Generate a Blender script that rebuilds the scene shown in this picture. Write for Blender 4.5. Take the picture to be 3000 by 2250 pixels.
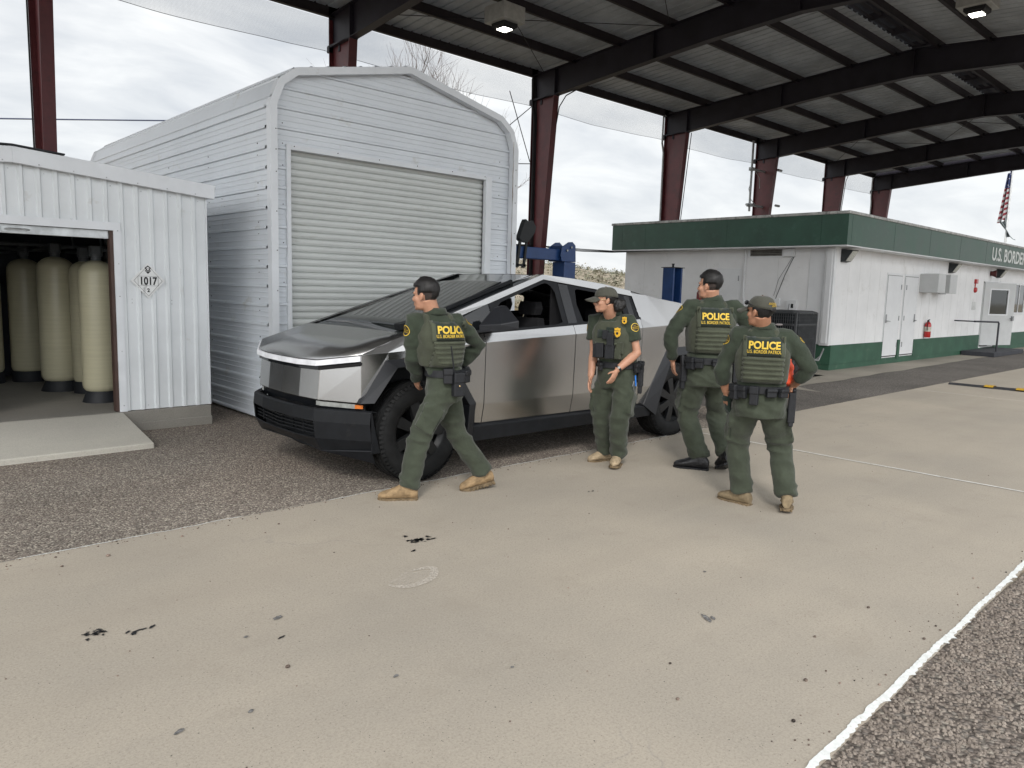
import bpy, bmesh, math, random
from mathutils import Vector, Matrix, noise
from mathutils.bvhtree import BVHTree
V = Vector
R = math.radians
scene = bpy.context.scene
col = scene.collection
for o in list(bpy.data.objects): bpy.data.objects.remove(o)
random.seed(7)

# ---------------------------------------------------------------- camera
cam_data = bpy.data.cameras.new("Camera"); cam = bpy.data.objects.new("Camera", cam_data); col.objects.link(cam)
YAW, PITCH, ROLL, H = 0.81882076, 0.12642373, 0.0274503, 1.70
fwd = V((math.cos(YAW)*math.cos(PITCH), math.sin(YAW)*math.cos(PITCH), -math.sin(PITCH)))
rt = fwd.cross(V((0, 0, 1))).normalized(); up = rt.cross(fwd)
c_, s_ = math.cos(ROLL), math.sin(ROLL)
rt, up = rt*c_+up*s_, up*c_-rt*s_
cam.matrix_world = Matrix(((rt.x, up.x, -fwd.x, 0), (rt.y, up.y, -fwd.y, 0), (rt.z, up.z, -fwd.z, H), (0, 0, 0, 1)))
cam_data.sensor_width = 36; cam_data.lens = 26.4; cam_data.clip_start = .05; cam_data.clip_end = 3000
scene.camera = cam
# ---------------------------------------------------------------- sky, sun, exposure
scene.view_settings.view_transform = 'Standard'; scene.view_settings.look = 'None'
scene.view_settings.gamma = 1; scene.view_settings.exposure = 0.62
SUN_AZ, SUN_EL = R(224), R(36)          # direction the light comes from, measured from +X
world = bpy.data.worlds.new("World"); scene.world = world; world.use_nodes = True
nt = world.node_tree; nt.nodes.clear()
def N(t, k, **kw):
    n = t.nodes.new(k)
    for a, b in kw.items(): setattr(n, a, b)
    return n
wo = N(nt, 'ShaderNodeOutputWorld'); bg = N(nt, 'ShaderNodeBackground')
sky = N(nt, 'ShaderNodeTexSky', sky_type='NISHITA', sun_disc=False, sun_elevation=SUN_EL, sun_rotation=R(90)-SUN_AZ)
sky.air_density = 1; sky.dust_density = 2
tc = N(nt, 'ShaderNodeTexCoord')
sep = N(nt, 'ShaderNodeSeparateXYZ'); nt.links.new(tc.outputs['Generated'], sep.inputs[0])
# flatten the direction on to a cloud layer so clouds stretch towards the horizon
mx = N(nt, 'ShaderNodeMath', operation='MAXIMUM'); nt.links.new(sep.outputs[2], mx.inputs[0]); mx.inputs[1].default_value = 0.0
ad = N(nt, 'ShaderNodeMath', operation='ADD'); nt.links.new(mx.outputs[0], ad.inputs[0]); ad.inputs[1].default_value = .22
dv = N(nt, 'ShaderNodeVectorMath', operation='DIVIDE'); nt.links.new(tc.outputs['Generated'], dv.inputs[0])
cb = N(nt, 'ShaderNodeCombineXYZ')
for i in range(3): nt.links.new(ad.outputs[0], cb.inputs[i])
nt.links.new(cb.outputs[0], dv.inputs[1])
mp = N(nt, 'ShaderNodeMapping'); mp.inputs['Scale'].default_value = (1.5, 2.3, 1.0); mp.inputs['Rotation'].default_value = (0, 0, R(20)); mp.inputs['Location'].default_value = (3.1, .4, 0)
nt.links.new(dv.outputs[0], mp.inputs[0])
n1 = N(nt, 'ShaderNodeTexNoise'); n1.inputs['Scale'].default_value = 1.5; n1.inputs['Detail'].default_value = 9; n1.inputs['Roughness'].default_value = .56; n1.inputs['Distortion'].default_value = .35
nt.links.new(mp.outputs[0], n1.inputs['Vector'])
cr = N(nt, 'ShaderNodeValToRGB'); e = cr.color_ramp.elements
e[0].position = .30; e[0].color = (.41, .435, .47, 1); e[1].position = .62; e[1].color = (.72, .725, .72, 1)
m_ = e.new(.47); m_.color = (.57, .585, .60, 1)
nt.links.new(n1.outputs['Fac'], cr.inputs[0])
# haze towards the horizon evens the clouds out
hz = N(nt, 'ShaderNodeMapRange'); hz.inputs[1].default_value = 0; hz.inputs[2].default_value = .42; hz.inputs[3].default_value = .72; hz.inputs[4].default_value = 0; nt.links.new(sep.outputs[2], hz.inputs[0])
mh = N(nt, 'ShaderNodeMixRGB'); nt.links.new(hz.outputs[0], mh.inputs[0]); nt.links.new(cr.outputs[0], mh.inputs[1]); mh.inputs[2].default_value = (.60, .62, .635, 1)
sc_ = N(nt, 'ShaderNodeVectorMath', operation='SCALE'); sc_.inputs['Scale'].default_value = .08; nt.links.new(sky.outputs[0], sc_.inputs[0])
mw = N(nt, 'ShaderNodeMixRGB'); mw.inputs[0].default_value = .93; nt.links.new(sc_.outputs[0], mw.inputs[1]); nt.links.new(mh.outputs[0], mw.inputs[2])
# thin bright cloud around the hidden sun, behind the photographer
dt = N(nt, 'ShaderNodeVectorMath', operation='DOT_PRODUCT'); nt.links.new(tc.outputs['Generated'], dt.inputs[0])
sd = V((math.cos(SUN_AZ)*math.cos(SUN_EL), math.sin(SUN_AZ)*math.cos(SUN_EL), math.sin(SUN_EL))); dt.inputs[1].default_value = sd
gl = N(nt, 'ShaderNodeMapRange'); gl.inputs[1].default_value = -.1; gl.inputs[2].default_value = 1; gl.inputs[3].default_value = 1; gl.inputs[4].default_value = 2.5; nt.links.new(dt.outputs['Value'], gl.inputs[0])
ms = N(nt, 'ShaderNodeVectorMath', operation='SCALE'); nt.links.new(mw.outputs[0], ms.inputs[0]); nt.links.new(gl.outputs[0], ms.inputs['Scale'])
nt.links.new(ms.outputs[0], bg.inputs[0]); bg.inputs[1].default_value = 1.0
nt.links.new(bg.outputs[0], wo.inputs[0])
sl = bpy.data.lights.new("sun", 'SUN'); sl.energy = 1.2; sl.angle = R(12); sl.color = (1, .965, .92)
so = bpy.data.objects.new("sun", sl); col.objects.link(so); so.rotation_euler = (-sd).to_track_quat('-Z', 'Y').to_euler(); so.location = (0, -5, 20)

# ---------------------------------------------------------------- materials
MATS = {}
def mat(name, base=(.5, .5, .5), rough=.6, metal=0, var=.10, scale=6, detail=5, bump=0, bscale=60, bdist=.01, spec=.5, base2=None, lo=.35, hi=.65, stretch=(1, 1, 1), emit=None, alpha=None, coat=0, rvar=0, trans=0, ior=1.45, dirt=None):
    if name in MATS: return MATS[name]
    m = bpy.data.materials.new(name); m.use_nodes = True; t = m.node_tree
    b = t.nodes['Principled BSDF']
    tcn = N(t, 'ShaderNodeTexCoord'); mpn = N(t, 'ShaderNodeMapping'); mpn.inputs['Scale'].default_value = stretch
    t.links.new(tcn.outputs['Object'], mpn.inputs[0])
    if base2 is None: base2 = tuple(max(0, c*(1-var*2)) for c in base[:3]); base = tuple(min(1, c*(1+var)) for c in base[:3])
    nn = N(t, 'ShaderNodeTexNoise'); nn.inputs['Scale'].default_value = scale; nn.inputs['Detail'].default_value = detail; nn.inputs['Roughness'].default_value = .6
    t.links.new(mpn.outputs[0], nn.inputs['Vector'])
    r_ = N(t, 'ShaderNodeValToRGB'); ee = r_.color_ramp.elements; ee[0].position = lo; ee[1].position = hi
    ee[0].color = (*base2[:3], 1); ee[1].color = (*base[:3], 1)
    t.links.new(nn.outputs['Fac'], r_.inputs[0])
    cout = r_.outputs[0]
    if dirt:   # (colour, scale, lo, hi)
        dn = N(t, 'ShaderNodeTexNoise'); dn.inputs['Scale'].default_value = dirt[1]; dn.inputs['Detail'].default_value = 8; dn.inputs['Roughness'].default_value = .7
        t.links.new(mpn.outputs[0], dn.inputs['Vector'])
        dr = N(t, 'ShaderNodeMapRange'); dr.inputs[1].default_value = dirt[2]; dr.inputs[2].default_value = dirt[3]; t.links.new(dn.outputs['Fac'], dr.inputs[0])
        dm = N(t, 'ShaderNodeMixRGB'); t.links.new(dr.outputs[0], dm.inputs[0]); t.links.new(cout, dm.inputs[1]); dm.inputs[2].default_value = (*dirt[0], 1); cout = dm.outputs[0]
    t.links.new(cout, b.inputs['Base Color'])
    b.inputs['Roughness'].default_value = rough; b.inputs['Metallic'].default_value = metal
    b.inputs['Specular IOR Level'].default_value = spec; b.inputs['Coat Weight'].default_value = coat; b.inputs['IOR'].default_value = ior
    b.inputs['Transmission Weight'].default_value = trans
    if rvar:
        rr = N(t, 'ShaderNodeMapRange'); rr.inputs[3].default_value = max(0, rough-rvar); rr.inputs[4].default_value = rough+rvar; t.links.new(nn.outputs['Fac'], rr.inputs[0]); t.links.new(rr.outputs[0], b.inputs['Roughness'])
    if bump:
        bn = N(t, 'ShaderNodeTexNoise'); bn.inputs['Scale'].default_value = bscale; bn.inputs['Detail'].default_value = 4
        t.links.new(mpn.outputs[0], bn.inputs['Vector'])
        bb = N(t, 'ShaderNodeBump'); bb.inputs['Strength'].default_value = bump; bb.inputs['Distance'].default_value = bdist
        t.links.new(bn.outputs['Fac'], bb.inputs['Height']); t.links.new(bb.outputs[0], b.inputs['Normal'])
    if emit: b.inputs['Emission Color'].default_value = (*emit[:3], 1); b.inputs['Emission Strength'].default_value = emit[3]
    if alpha is not None: b.inputs['Alpha'].default_value = alpha
    MATS[name] = m; return m

# ---------------------------------------------------------------- mesh building
def tag(o, label=None, cat=None, group=None, kind=None):
    if label: o['label'] = label
    if cat: o['category'] = cat
    if group: o['group'] = group
    if kind: o['kind'] = kind
    return o
def empty(name, loc, label, cat, group=None, rz=0):
    o = bpy.data.objects.new(name, None); col.objects.link(o); o.location = loc; o.rotation_euler[2] = rz
    o.empty_display_size = .2
    return tag(o, label, cat, group)
class MB:
    def __init__(s): s.v = []; s.f = []; s.m = []; s.mi = 0
    def add(s, vs, fs):
        k = len(s.v); s.v += [V(p) for p in vs]; s.f += [tuple(i+k for i in f) for f in fs]; s.m += [s.mi]*len(fs); return s
    def box(s, a, b):
        x0, y0, z0 = a; x1, y1, z1 = b
        return s.add([(x0, y0, z0), (x1, y0, z0), (x1, y1, z0), (x0, y1, z0), (x0, y0, z1), (x1, y0, z1), (x1, y1, z1), (x0, y1, z1)],
                     [(3, 2, 1, 0), (4, 5, 6, 7), (0, 1, 5, 4), (1, 2, 6, 5), (2, 3, 7, 6), (3, 0, 4, 7)])
    def cbox(s, c, d, M=None):
        c = V(c); hx, hy, hz = d[0]/2, d[1]/2, d[2]/2
        pts = [V((x, y, z)) for z in (-hz, hz) for x, y in ((-hx, -hy), (hx, -hy), (hx, hy), (-hx, hy))]
        if M is not None: pts = [M @ p for p in pts]
        return s.add([c+p for p in pts], [(3, 2, 1, 0), (4, 5, 6, 7), (0, 1, 5, 4), (1, 2, 6, 5), (2, 3, 7, 6), (3, 0, 4, 7)])
    def beam(s, p, q, w, h, upv=(0, 0, 1)):
        p, q = V(p), V(q); d = (q-p); L = d.length; d.normalize(); u = V(upv); x = d.cross(u)
        if x.length < 1e-4: x = V((1, 0, 0))
        x.normalize(); u = x.cross(d)
        pts = []
        for e0 in (p, q):
            for a, b in ((-1, -1), (1, -1), (1, 1), (-1, 1)): pts.append(e0+x*(a*w/2)+u*(b*h/2))
        return s.add(pts, [(3, 2, 1, 0), (4, 5, 6, 7), (0, 1, 5, 4), (1, 2, 6, 5), (2, 3, 7, 6), (3, 0, 4, 7)])
    def ring_loft(s, rings, cap=True, closed=False):
        n = len(rings[0]); k = len(s.v); fs = []
        for r_ in rings: s.v += [V(p) for p in r_]
        m = len(rings)
        for i in range(m-1 if not closed else m):
            a = k+i*n; b = k+((i+1) % m)*n
            for j in range(n): fs.append((a+j, a+(j+1) % n, b+(j+1) % n, b+j))
        if cap and not closed:
            fs.append(tuple(k+j for j in range(n-1, -1, -1))); fs.append(tuple(k+(m-1)*n+j for j in range(n)))
        s.f += fs; s.m += [s.mi]*len(fs); return s
    def tube(s, pts, r, n=8, cap=True):
        pts = [V(p) for p in pts]; rr = r if isinstance(r, (list, tuple)) else [r]*len(pts)
        rings = []; d0 = (pts[1]-pts[0]).normalized(); u = d0.orthogonal().normalized()
        for i, p in enumerate(pts):
            if i == 0: d = pts[1]-p
            elif i == len(pts)-1: d = p-pts[i-1]
            else: d = (pts[i+1]-p).normalized()+(p-pts[i-1]).normalized()
            if d.length < 1e-6: d = pts[i]-pts[i-1]
            d.normalize(); u = (u-d*u.dot(d)); u = u.normalized() if u.length > 1e-5 else d.orthogonal().normalized()
            w = d.cross(u); rings.append([p+(u*math.cos(2*math.pi*j/n)+w*math.sin(2*math.pi*j/n))*rr[i] for j in range(n)])
        return s.ring_loft(rings, cap)
    def lathe(s, prof, c=(0, 0, 0), axis=(0, 0, 1), n=24, cap=True):
        c = V(c); ax = V(axis).normalized(); u = ax.orthogonal().normalized(); w = ax.cross(u)
        return s.ring_loft([[c+ax*z+(u*math.cos(2*math.pi*j/n)+w*math.sin(2*math.pi*j/n))*max(r, 1e-4) for j in range(n)] for r, z in prof], cap)
    def prism(s, poly, d):     # poly: list of 3D points, d: extrusion vector
        d = V(d); P = [V(p) for p in poly]; n = len(P)
        return s.add(P+[p+d for p in P], [tuple(range(n-1, -1, -1)), tuple(range(n, 2*n))]+[(i, (i+1) % n, n+(i+1) % n, n+i) for i in range(n)])
    def ell(s, c, r, M=None, nu=16, nv=10):
        c = V(c); rings = []
        for i in range(1, nv):
            a = math.pi*i/nv
            rings.append([V((math.sin(a)*math.cos(2*math.pi*j/nu)*r[0], math.sin(a)*math.sin(2*math.pi*j/nu)*r[1], -math.cos(a)*r[2])) for j in range(nu)])
        P = [[(M @ p if M is not None else p)+c for p in rg] for rg in rings]
        k = len(s.v); s.ring_loft(P, cap=False)
        t0 = V((0, 0, -r[2])); t1 = V((0, 0, r[2]))
        if M is not None: t0 = M @ t0; t1 = M @ t1
        a = len(s.v); s.v += [c+t0, c+t1]; e0 = k+(nv-2)*nu
        fs = [(a, k+(j+1) % nu, k+j) for j in range(nu)]+[(a+1, e0+j, e0+(j+1) % nu) for j in range(nu)]
        s.f += fs; s.m += [s.mi]*len(fs); return s
    def mesh(s, name, off=V((0, 0, 0)), fix=True):
        me = bpy.data.meshes.new(name); me.from_pydata([p-off for p in s.v], [], s.f)
        for p, mi in zip(me.polygons, s.m): p.material_index = mi
        if fix:
            b = bmesh.new(); b.from_mesh(me); bmesh.ops.recalc_face_normals(b, faces=b.faces); b.to_mesh(me); b.free()
        return me
    def build(s, name, mats, parent=None, smooth=False, bevel=0, world=True, label=None, fix=True, segs=1, loc=None):
        off = V((0, 0, 0))
        if parent is not None and world:
            p = parent
            while p is not None: off = off+V(p.location); p = p.parent
        if parent is None and loc is not None: off = V(loc)
        me = s.mesh(name, off, fix)
        o = bpy.data.objects.new(name, me); col.objects.link(o)
        if parent is None and loc is not None: o.location = loc
        for m in (mats if isinstance(mats, (list, tuple)) else [mats]): me.materials.append(m)
        if parent is not None: o.parent = parent
        if smooth:
            me.shade_smooth()
            if smooth != 2: me.set_sharp_from_angle(angle=R(38))
        if bevel:
            b = o.modifiers.new('bevel', 'BEVEL'); b.width = bevel; b.segments = segs; b.limit_method = 'ANGLE'; b.angle_limit = R(35); b.harden_normals = False
        if label: o['label'] = label
        return o
def absorb(o, mb, m):       # adds small fixings to a part's own mesh, in their own material
    off = V((0, 0, 0)); p = o.parent
    while p is not None: off = off+V(p.location); p = p.parent
    me = mb.mesh('tmp', off); b = bmesh.new(); b.from_mesh(o.data); k = len(o.data.materials); n0 = len(b.faces); b.from_mesh(me); b.faces.ensure_lookup_table()
    for f in b.faces[n0:]: f.material_index = k
    b.to_mesh(o.data); b.free(); o.data.materials.append(m)
def copy_tree(o, parent=None):
    c = o.copy(); col.objects.link(c); c.parent = parent
    for ch in list(o.children): copy_tree(ch, c)
    return c
def text_mesh(s, size, bold=0, depth=.002, sx=1.0, align='LEFT', res=4):
    cu = bpy.data.curves.new('txt', 'FONT'); cu.body = s; cu.size = size; cu.extrude = depth/2; cu.offset = bold; cu.resolution_u = res; cu.align_x = align
    ob = bpy.data.objects.new('txt', cu); col.objects.link(ob)
    dg = bpy.context.evaluated_depsgraph_get(); me = bpy.data.meshes.new_from_object(ob.evaluated_get(dg))
    bpy.data.objects.remove(ob)
    for v in me.vertices: v.co.x *= sx
    return me
def add_text(mb, s, size, M, bold=0, depth=.002, sx=1.0, align='CENTER', f=None, cut=0):
    me = text_mesh(s, size, bold, depth, sx, align)
    b = bmesh.new(); b.from_mesh(me)
    if cut:
        bmesh.ops.triangulate(b, faces=b.faces)
        bmesh.ops.subdivide_edges(b, edges=[e for e in b.edges if e.calc_length() > cut], cuts=3, use_grid_fill=True)
        bmesh.ops.triangulate(b, faces=b.faces)
    b.verts.index_update()
    mb.add([(f(M @ v.co) if f else M @ v.co) for v in b.verts], [tuple(v.index for v in fc.verts) for fc in b.faces]); b.free()
    return mb
def frame(o, x, y):            # matrix whose local x, y run along x and y and whose z leaves the surface
    x = V(x).normalized(); y = V(y).normalized(); z = x.cross(y)
    return Matrix(((x.x, y.x, z.x, o[0]), (x.y, y.y, z.y, o[1]), (x.z, y.z, z.z, o[2]), (0, 0, 0, 1)))
def remesh(mb, voxel, smooth=6, disp=None, name='m', sfac=.5):
    me = mb.mesh(name); ob = bpy.data.objects.new(name, me); col.objects.link(ob)
    rm = ob.modifiers.new('r', 'REMESH'); rm.mode = 'VOXEL'; rm.voxel_size = voxel; rm.use_smooth_shade = True
    if smooth: sm = ob.modifiers.new('s', 'SMOOTH'); sm.iterations = smooth; sm.factor = sfac
    dg = bpy.context.evaluated_depsgraph_get(); out = bpy.data.meshes.new_from_object(ob.evaluated_get(dg))
    bpy.data.objects.remove(ob)
    if disp:
        ns = [v.normal.copy() for v in out.vertices]
        for v, n_ in zip(out.vertices, ns): v.co = disp(v.co.copy(), n_)
    out.shade_smooth(); return out
def link_mesh(me, name, m, parent, label=None):
    off = V((0, 0, 0)); p = parent
    while p is not None: off = off+V(p.location); p = p.parent
    for v in me.vertices: v.co -= off
    me.name = name; o = bpy.data.objects.new(name, me); col.objects.link(o); o.parent = parent
    me.materials.clear(); me.materials.append(m)
    if label: o['label'] = label
    return o
# ================================================================ ground
def ground_mat(name, cols, cell, bump, dark=.5, patch=(.9, 1.1), tint=None):
    """crushed stone bound in asphalt: each Voronoi cell is a pebble of its own colour"""
    m = bpy.data.materials.new(name); m.use_nodes = True; t = m.node_tree; b = t.nodes['Principled BSDF']
    tcn = N(t, 'ShaderNodeTexCoord')
    wn = N(t, 'ShaderNodeTexNoise'); wn.inputs['Scale'].default_value = cell*.8; t.links.new(tcn.outputs['Object'], wn.inputs['Vector'])
    av = N(t, 'ShaderNodeVectorMath', operation='MULTIPLY_ADD'); t.links.new(wn.outputs['Color'], av.inputs[0]); av.inputs[1].default_value = (.8/cell,)*3; t.links.new(tcn.outputs['Object'], av.inputs[2])
    vo = N(t, 'ShaderNodeTexVoronoi'); vo.inputs['Scale'].default_value = cell; t.links.new(av.outputs[0], vo.inputs['Vector'])
    sp = N(t, 'ShaderNodeSeparateColor'); t.links.new(vo.outputs['Color'], sp.inputs[0])
    r_ = N(t, 'ShaderNodeValToRGB'); r_.color_ramp.interpolation = 'LINEAR'; el = r_.color_ramp.elements
    el[0].position = 0; el[0].color = (*cols[0], 1); el[1].position = 1; el[1].color = (*cols[-1], 1)
    for i, c in enumerate(cols[1:-1]): el.new((i+1)/(len(cols)-1)).color = (*c, 1)
    t.links.new(sp.outputs[0], r_.inputs[0])
    gap = N(t, 'ShaderNodeMapRange'); gap.inputs[1].default_value = .25; gap.inputs[2].default_value = .75; gap.inputs[3].default_value = 1; gap.inputs[4].default_value = dark; t.links.new(vo.outputs['Distance'], gap.inputs[0])
    pn = N(t, 'ShaderNodeTexNoise'); pn.inputs['Scale'].default_value = .6; pn.inputs['Detail'].default_value = 7; t.links.new(tcn.outputs['Object'], pn.inputs['Vector'])
    pr = N(t, 'ShaderNodeMapRange'); pr.inputs[1].default_value = .3; pr.inputs[2].default_value = .7; pr.inputs[3].default_value = patch[0]; pr.inputs[4].default_value = patch[1]; t.links.new(pn.outputs['Fac'], pr.inputs[0])
    mu = N(t, 'ShaderNodeMath', operation='MULTIPLY'); t.links.new(gap.outputs[0], mu.inputs[0]); t.links.new(pr.outputs[0], mu.inputs[1])
    ms2 = N(t, 'ShaderNodeVectorMath', operation='SCALE'); t.links.new(r_.outputs[0], ms2.inputs[0]); t.links.new(mu.outputs[0], ms2.inputs['Scale'])
    out = ms2.outputs[0]
    if tint:
        tn = N(t, 'ShaderNodeTexNoise'); tn.inputs['Scale'].default_value = .35; tn.inputs['Detail'].default_value = 4; t.links.new(tcn.outputs['Object'], tn.inputs['Vector'])
        tr = N(t, 'ShaderNodeMapRange'); tr.inputs[1].default_value = .42; tr.inputs[2].default_value = .62; tr.inputs[4].default_value = .5; t.links.new(tn.outputs['Fac'], tr.inputs[0])
        tm = N(t, 'ShaderNodeMixRGB', blend_type='MULTIPLY'); t.links.new(tr.outputs[0], tm.inputs[0]); t.links.new(out, tm.inputs[1]); tm.inputs[2].default_value = (*tint, 1); out = tm.outputs[0]
    t.links.new(out, b.inputs['Base Color']); b.inputs['Roughness'].default_value = .85; b.inputs['Specular IOR Level'].default_value = .3
    iv = N(t, 'ShaderNodeMath', operation='MULTIPLY'); t.links.new(vo.outputs['Distance'], iv.inputs[0]); iv.inputs[1].default_value = -1
    bb = N(t, 'ShaderNodeBump'); bb.inputs['Strength'].default_value = bump; bb.inputs['Distance'].default_value = .6/cell; t.links.new(iv.outputs[0], bb.inputs['Height']); t.links.new(bb.outputs[0], b.inputs['Normal'])
    return m
M_chip = ground_mat('chip_seal', [(.13, .107, .092), (.235, .197, .168), (.33, .28, .238), (.225, .20, .175), (.38, .335, .28), (.60, .55, .46)], 78, .75, .5, (.85, 1.12), (1.0, .92, .88))
M_chunk = ground_mat('coarse_gravel', [(.16, .13, .11), (.25, .21, .18), (.32, .27, .23), (.21, .185, .165), (.42, .375, .315)], 46, .9, .35, (.85, 1.1))
M_asph = ground_mat('worn_asphalt', [(.07, .064, .06), (.13, .115, .105), (.17, .155, .14), (.28, .26, .23)], 90, .5, .6, (.8, 1.2))
M_dirt = ground_mat('dry_dirt', [(.24, .20, .15), (.34, .29, .22), (.30, .25, .18), (.42, .37, .29)], 9, .6, .7, (.7, 1.2))

def concrete(name, base, base2, dotcol=(.03, .03, .028), joint=True, dots=True, warm=None):
    m = bpy.data.materials.new(name); m.use_nodes = True; t = m.node_tree; b = t.nodes['Principled BSDF']; L = t.links.new
    tcn = N(t, 'ShaderNodeTexCoord'); O = tcn.outputs['Object']
    a = N(t, 'ShaderNodeTexNoise'); a.inputs['Scale'].default_value = .55; a.inputs['Detail'].default_value = 8; a.inputs['Roughness'].default_value = .55; L(O, a.inputs['Vector'])
    r_ = N(t, 'ShaderNodeValToRGB'); el = r_.color_ramp.elements; el[0].position = .33; el[0].color = (*base2, 1); el[1].position = .66; el[1].color = (*base, 1); L(a.outputs['Fac'], r_.inputs[0])
    out = r_.outputs[0]
    def mixin(fac, c, bl='MIX'):
        nonlocal out
        x = N(t, 'ShaderNodeMixRGB', blend_type=bl); L(fac, x.inputs[0]); L(out, x.inputs[1]); x.inputs[2].default_value = (*c, 1); out = x.outputs[0]
    def rng(src, lo, hi, a0=0, a1=1):
        x = N(t, 'ShaderNodeMapRange'); x.inputs[1].default_value = lo; x.inputs[2].default_value = hi; x.inputs[3].default_value = a0; x.inputs[4].default_value = a1; L(src, x.inputs[0]); return x.outputs[0]
    g = N(t, 'ShaderNodeTexNoise'); g.inputs['Scale'].default_value = 95; g.inputs['Detail'].default_value = 4; g.inputs['Roughness'].default_value = .75; L(O, g.inputs['Vector'])
    mixin(rng(g.outputs['Fac'], .50, .68, 0, .62), (base[0]*.55, base[1]*.55, base[2]*.55)); mixin(rng(g.outputs['Fac'], .45, .25, 0, .4), (base[0]*1.35, base[1]*1.32, base[2]*1.25))
    st = N(t, 'ShaderNodeTexNoise'); st.inputs['Scale'].default_value = 2.3; st.inputs['Detail'].default_value = 9; st.inputs['Roughness'].default_value = .72; L(O, st.inputs['Vector'])
    mixin(rng(st.outputs['Fac'], .55, .75, 0, .35), (base[0]*.62, base[1]*.6, base[2]*.58))
    if dots:
        for sc, th, am in ((13, .05, .7), (30, .10, .8), (4.3, .020, .6), (62, .15, .7), (48, .12, .6)):
            vo = N(t, 'ShaderNodeTexVoronoi'); vo.inputs['Scale'].default_value = sc; vo.inputs['Randomness'].default_value = 1
            dn = N(t, 'ShaderNodeTexNoise'); dn.inputs['Scale'].default_value = sc*3; L(O, dn.inputs['Vector'])
            av = N(t, 'ShaderNodeVectorMath', operation='MULTIPLY_ADD'); L(dn.outputs['Color'], av.inputs[0]); av.inputs[1].default_value = (.16/sc,)*3; L(O, av.inputs[2]); L(av.outputs[0], vo.inputs['Vector'])
            sp = N(t, 'ShaderNodeSeparateColor'); L(vo.outputs['Color'], sp.inputs[0])
            sz = N(t, 'ShaderNodeMath', operation='MULTIPLY'); L(rng(sp.outputs[0], .55, 1, 0, 1), sz.inputs[0]); sz.inputs[1].default_value = th
            lt = N(t, 'ShaderNodeMath', operation='LESS_THAN'); L(vo.outputs['Distance'], lt.inputs[0]); L(sz.outputs[0], lt.inputs[1])
            f = N(t, 'ShaderNodeMath', operation='MULTIPLY'); L(lt.outputs[0], f.inputs[0]); f.inputs[1].default_value = am
            mixin(f.outputs[0], dotcol)
    mt_ = N(t, 'ShaderNodeMapping'); mt_.inputs['Scale'].default_value = (.16, 1.5, 1); L(O, mt_.inputs[0]); tn_ = N(t, 'ShaderNodeTexNoise'); tn_.inputs['Scale'].default_value = 1.3; tn_.inputs['Detail'].default_value = 6; L(mt_.outputs[0], tn_.inputs['Vector'])
    mixin(rng(tn_.outputs['Fac'], .5, .72, 0, .30), (base[0]*.74, base[1]*.73, base[2]*.73)); mixin(rng(tn_.outputs['Fac'], .44, .28, 0, .25), (base[0]*1.12, base[1]*1.11, base[2]*1.1))
    if joint:   # hairline cracks
        cv = N(t, 'ShaderNodeTexVoronoi', feature='DISTANCE_TO_EDGE'); cv.inputs['Scale'].default_value = .33
        cn = N(t, 'ShaderNodeTexNoise'); cn.inputs['Scale'].default_value = 2.2; cn.inputs['Detail'].default_value = 6; L(O, cn.inputs['Vector'])
        av = N(t, 'ShaderNodeVectorMath', operation='MULTIPLY_ADD'); L(cn.outputs['Color'], av.inputs[0]); av.inputs[1].default_value = (.9,)*3; L(O, av.inputs[2]); L(av.outputs[0], cv.inputs['Vector'])
        lt = rng(cv.outputs['Distance'], 0, .004, 1, 0)
        mk = N(t, 'ShaderNodeMath', operation='MULTIPLY'); L(lt, mk.inputs[0]); L(rng(a.outputs['Fac'], .5, .6, 0, .4), mk.inputs[1]); mixin(mk.outputs[0], (base[0]*.45,)*3)
    L(out, b.inputs['Base Color']); b.inputs['Roughness'].default_value = .8; b.inputs['Specular IOR Level'].default_value = .35
    bb = N(t, 'ShaderNodeBump'); bb.inputs['Strength'].default_value = .25; bb.inputs['Distance'].default_value = .004; L(g.outputs['Fac'], bb.inputs['Height']); L(bb.outputs[0], b.inputs['Normal'])
    return m
M_conc = concrete('lane_concrete', (.435, .385, .315), (.35, .315, .265))
M_conc2 = concrete('ramp_concrete', (.50, .48, .42), (.42, .40, .36), dots=False)
M_conc3 = concrete('old_concrete', (.30, .285, .25), (.19, .18, .165), dots=False)
M_conc4 = concrete('apron_concrete', (.34, .31, .26), (.24, .22, .19), dots=False)
def hgt(x, y):          # gentle hillside behind the site
    d = max(0, y-27)
    u = max(0, min(1, d/56)); u = u*u*(3-2*u)
    return -0.02 + u*max(1.5, min(8.5, 5.5-(x-74)*.043)) + (noise.noise(V((x*.05, y*.05, 0)))*1.1+noise.noise(V((x*.2, y*.2, 3)))*.3)*min(1, d/30)
g = MB(); xs = [-400, -200, -100, -50, -20, -8, 0, 6, 12, 20, 28, 36, 44, 52, 60, 70, 80, 95, 110, 130, 150, 180, 220, 280, 360, 500, 800]
ys = [-400, -150, -60, -20, -6, 0, 5, 10, 16, 22, 27, 31, 35, 39, 44, 50, 56, 63, 70, 78, 87, 97, 108, 120, 135, 150, 180, 230, 300, 450, 800]
def fine(a, st): 
    o = []
    for i in range(len(a)-1):
        k = max(1, min(4, int((a[i+1]-a[i])/st))); o += [a[i]+(a[i+1]-a[i])*j/k for j in range(k)]
    return o+[a[-1]]
xs, ys = fine(xs, 3), fine(ys, 3)
g.add([(x, y, hgt(x, y)) for y in ys for x in xs], [(j*len(xs)+i, j*len(xs)+i+1, (j+1)*len(xs)+i+1, (j+1)*len(xs)+i) for j in range(len(ys)-1) for i in range(len(xs)-1)])
tag(g.build('terrain', M_dirt, smooth=2), kind='structure')
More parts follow.
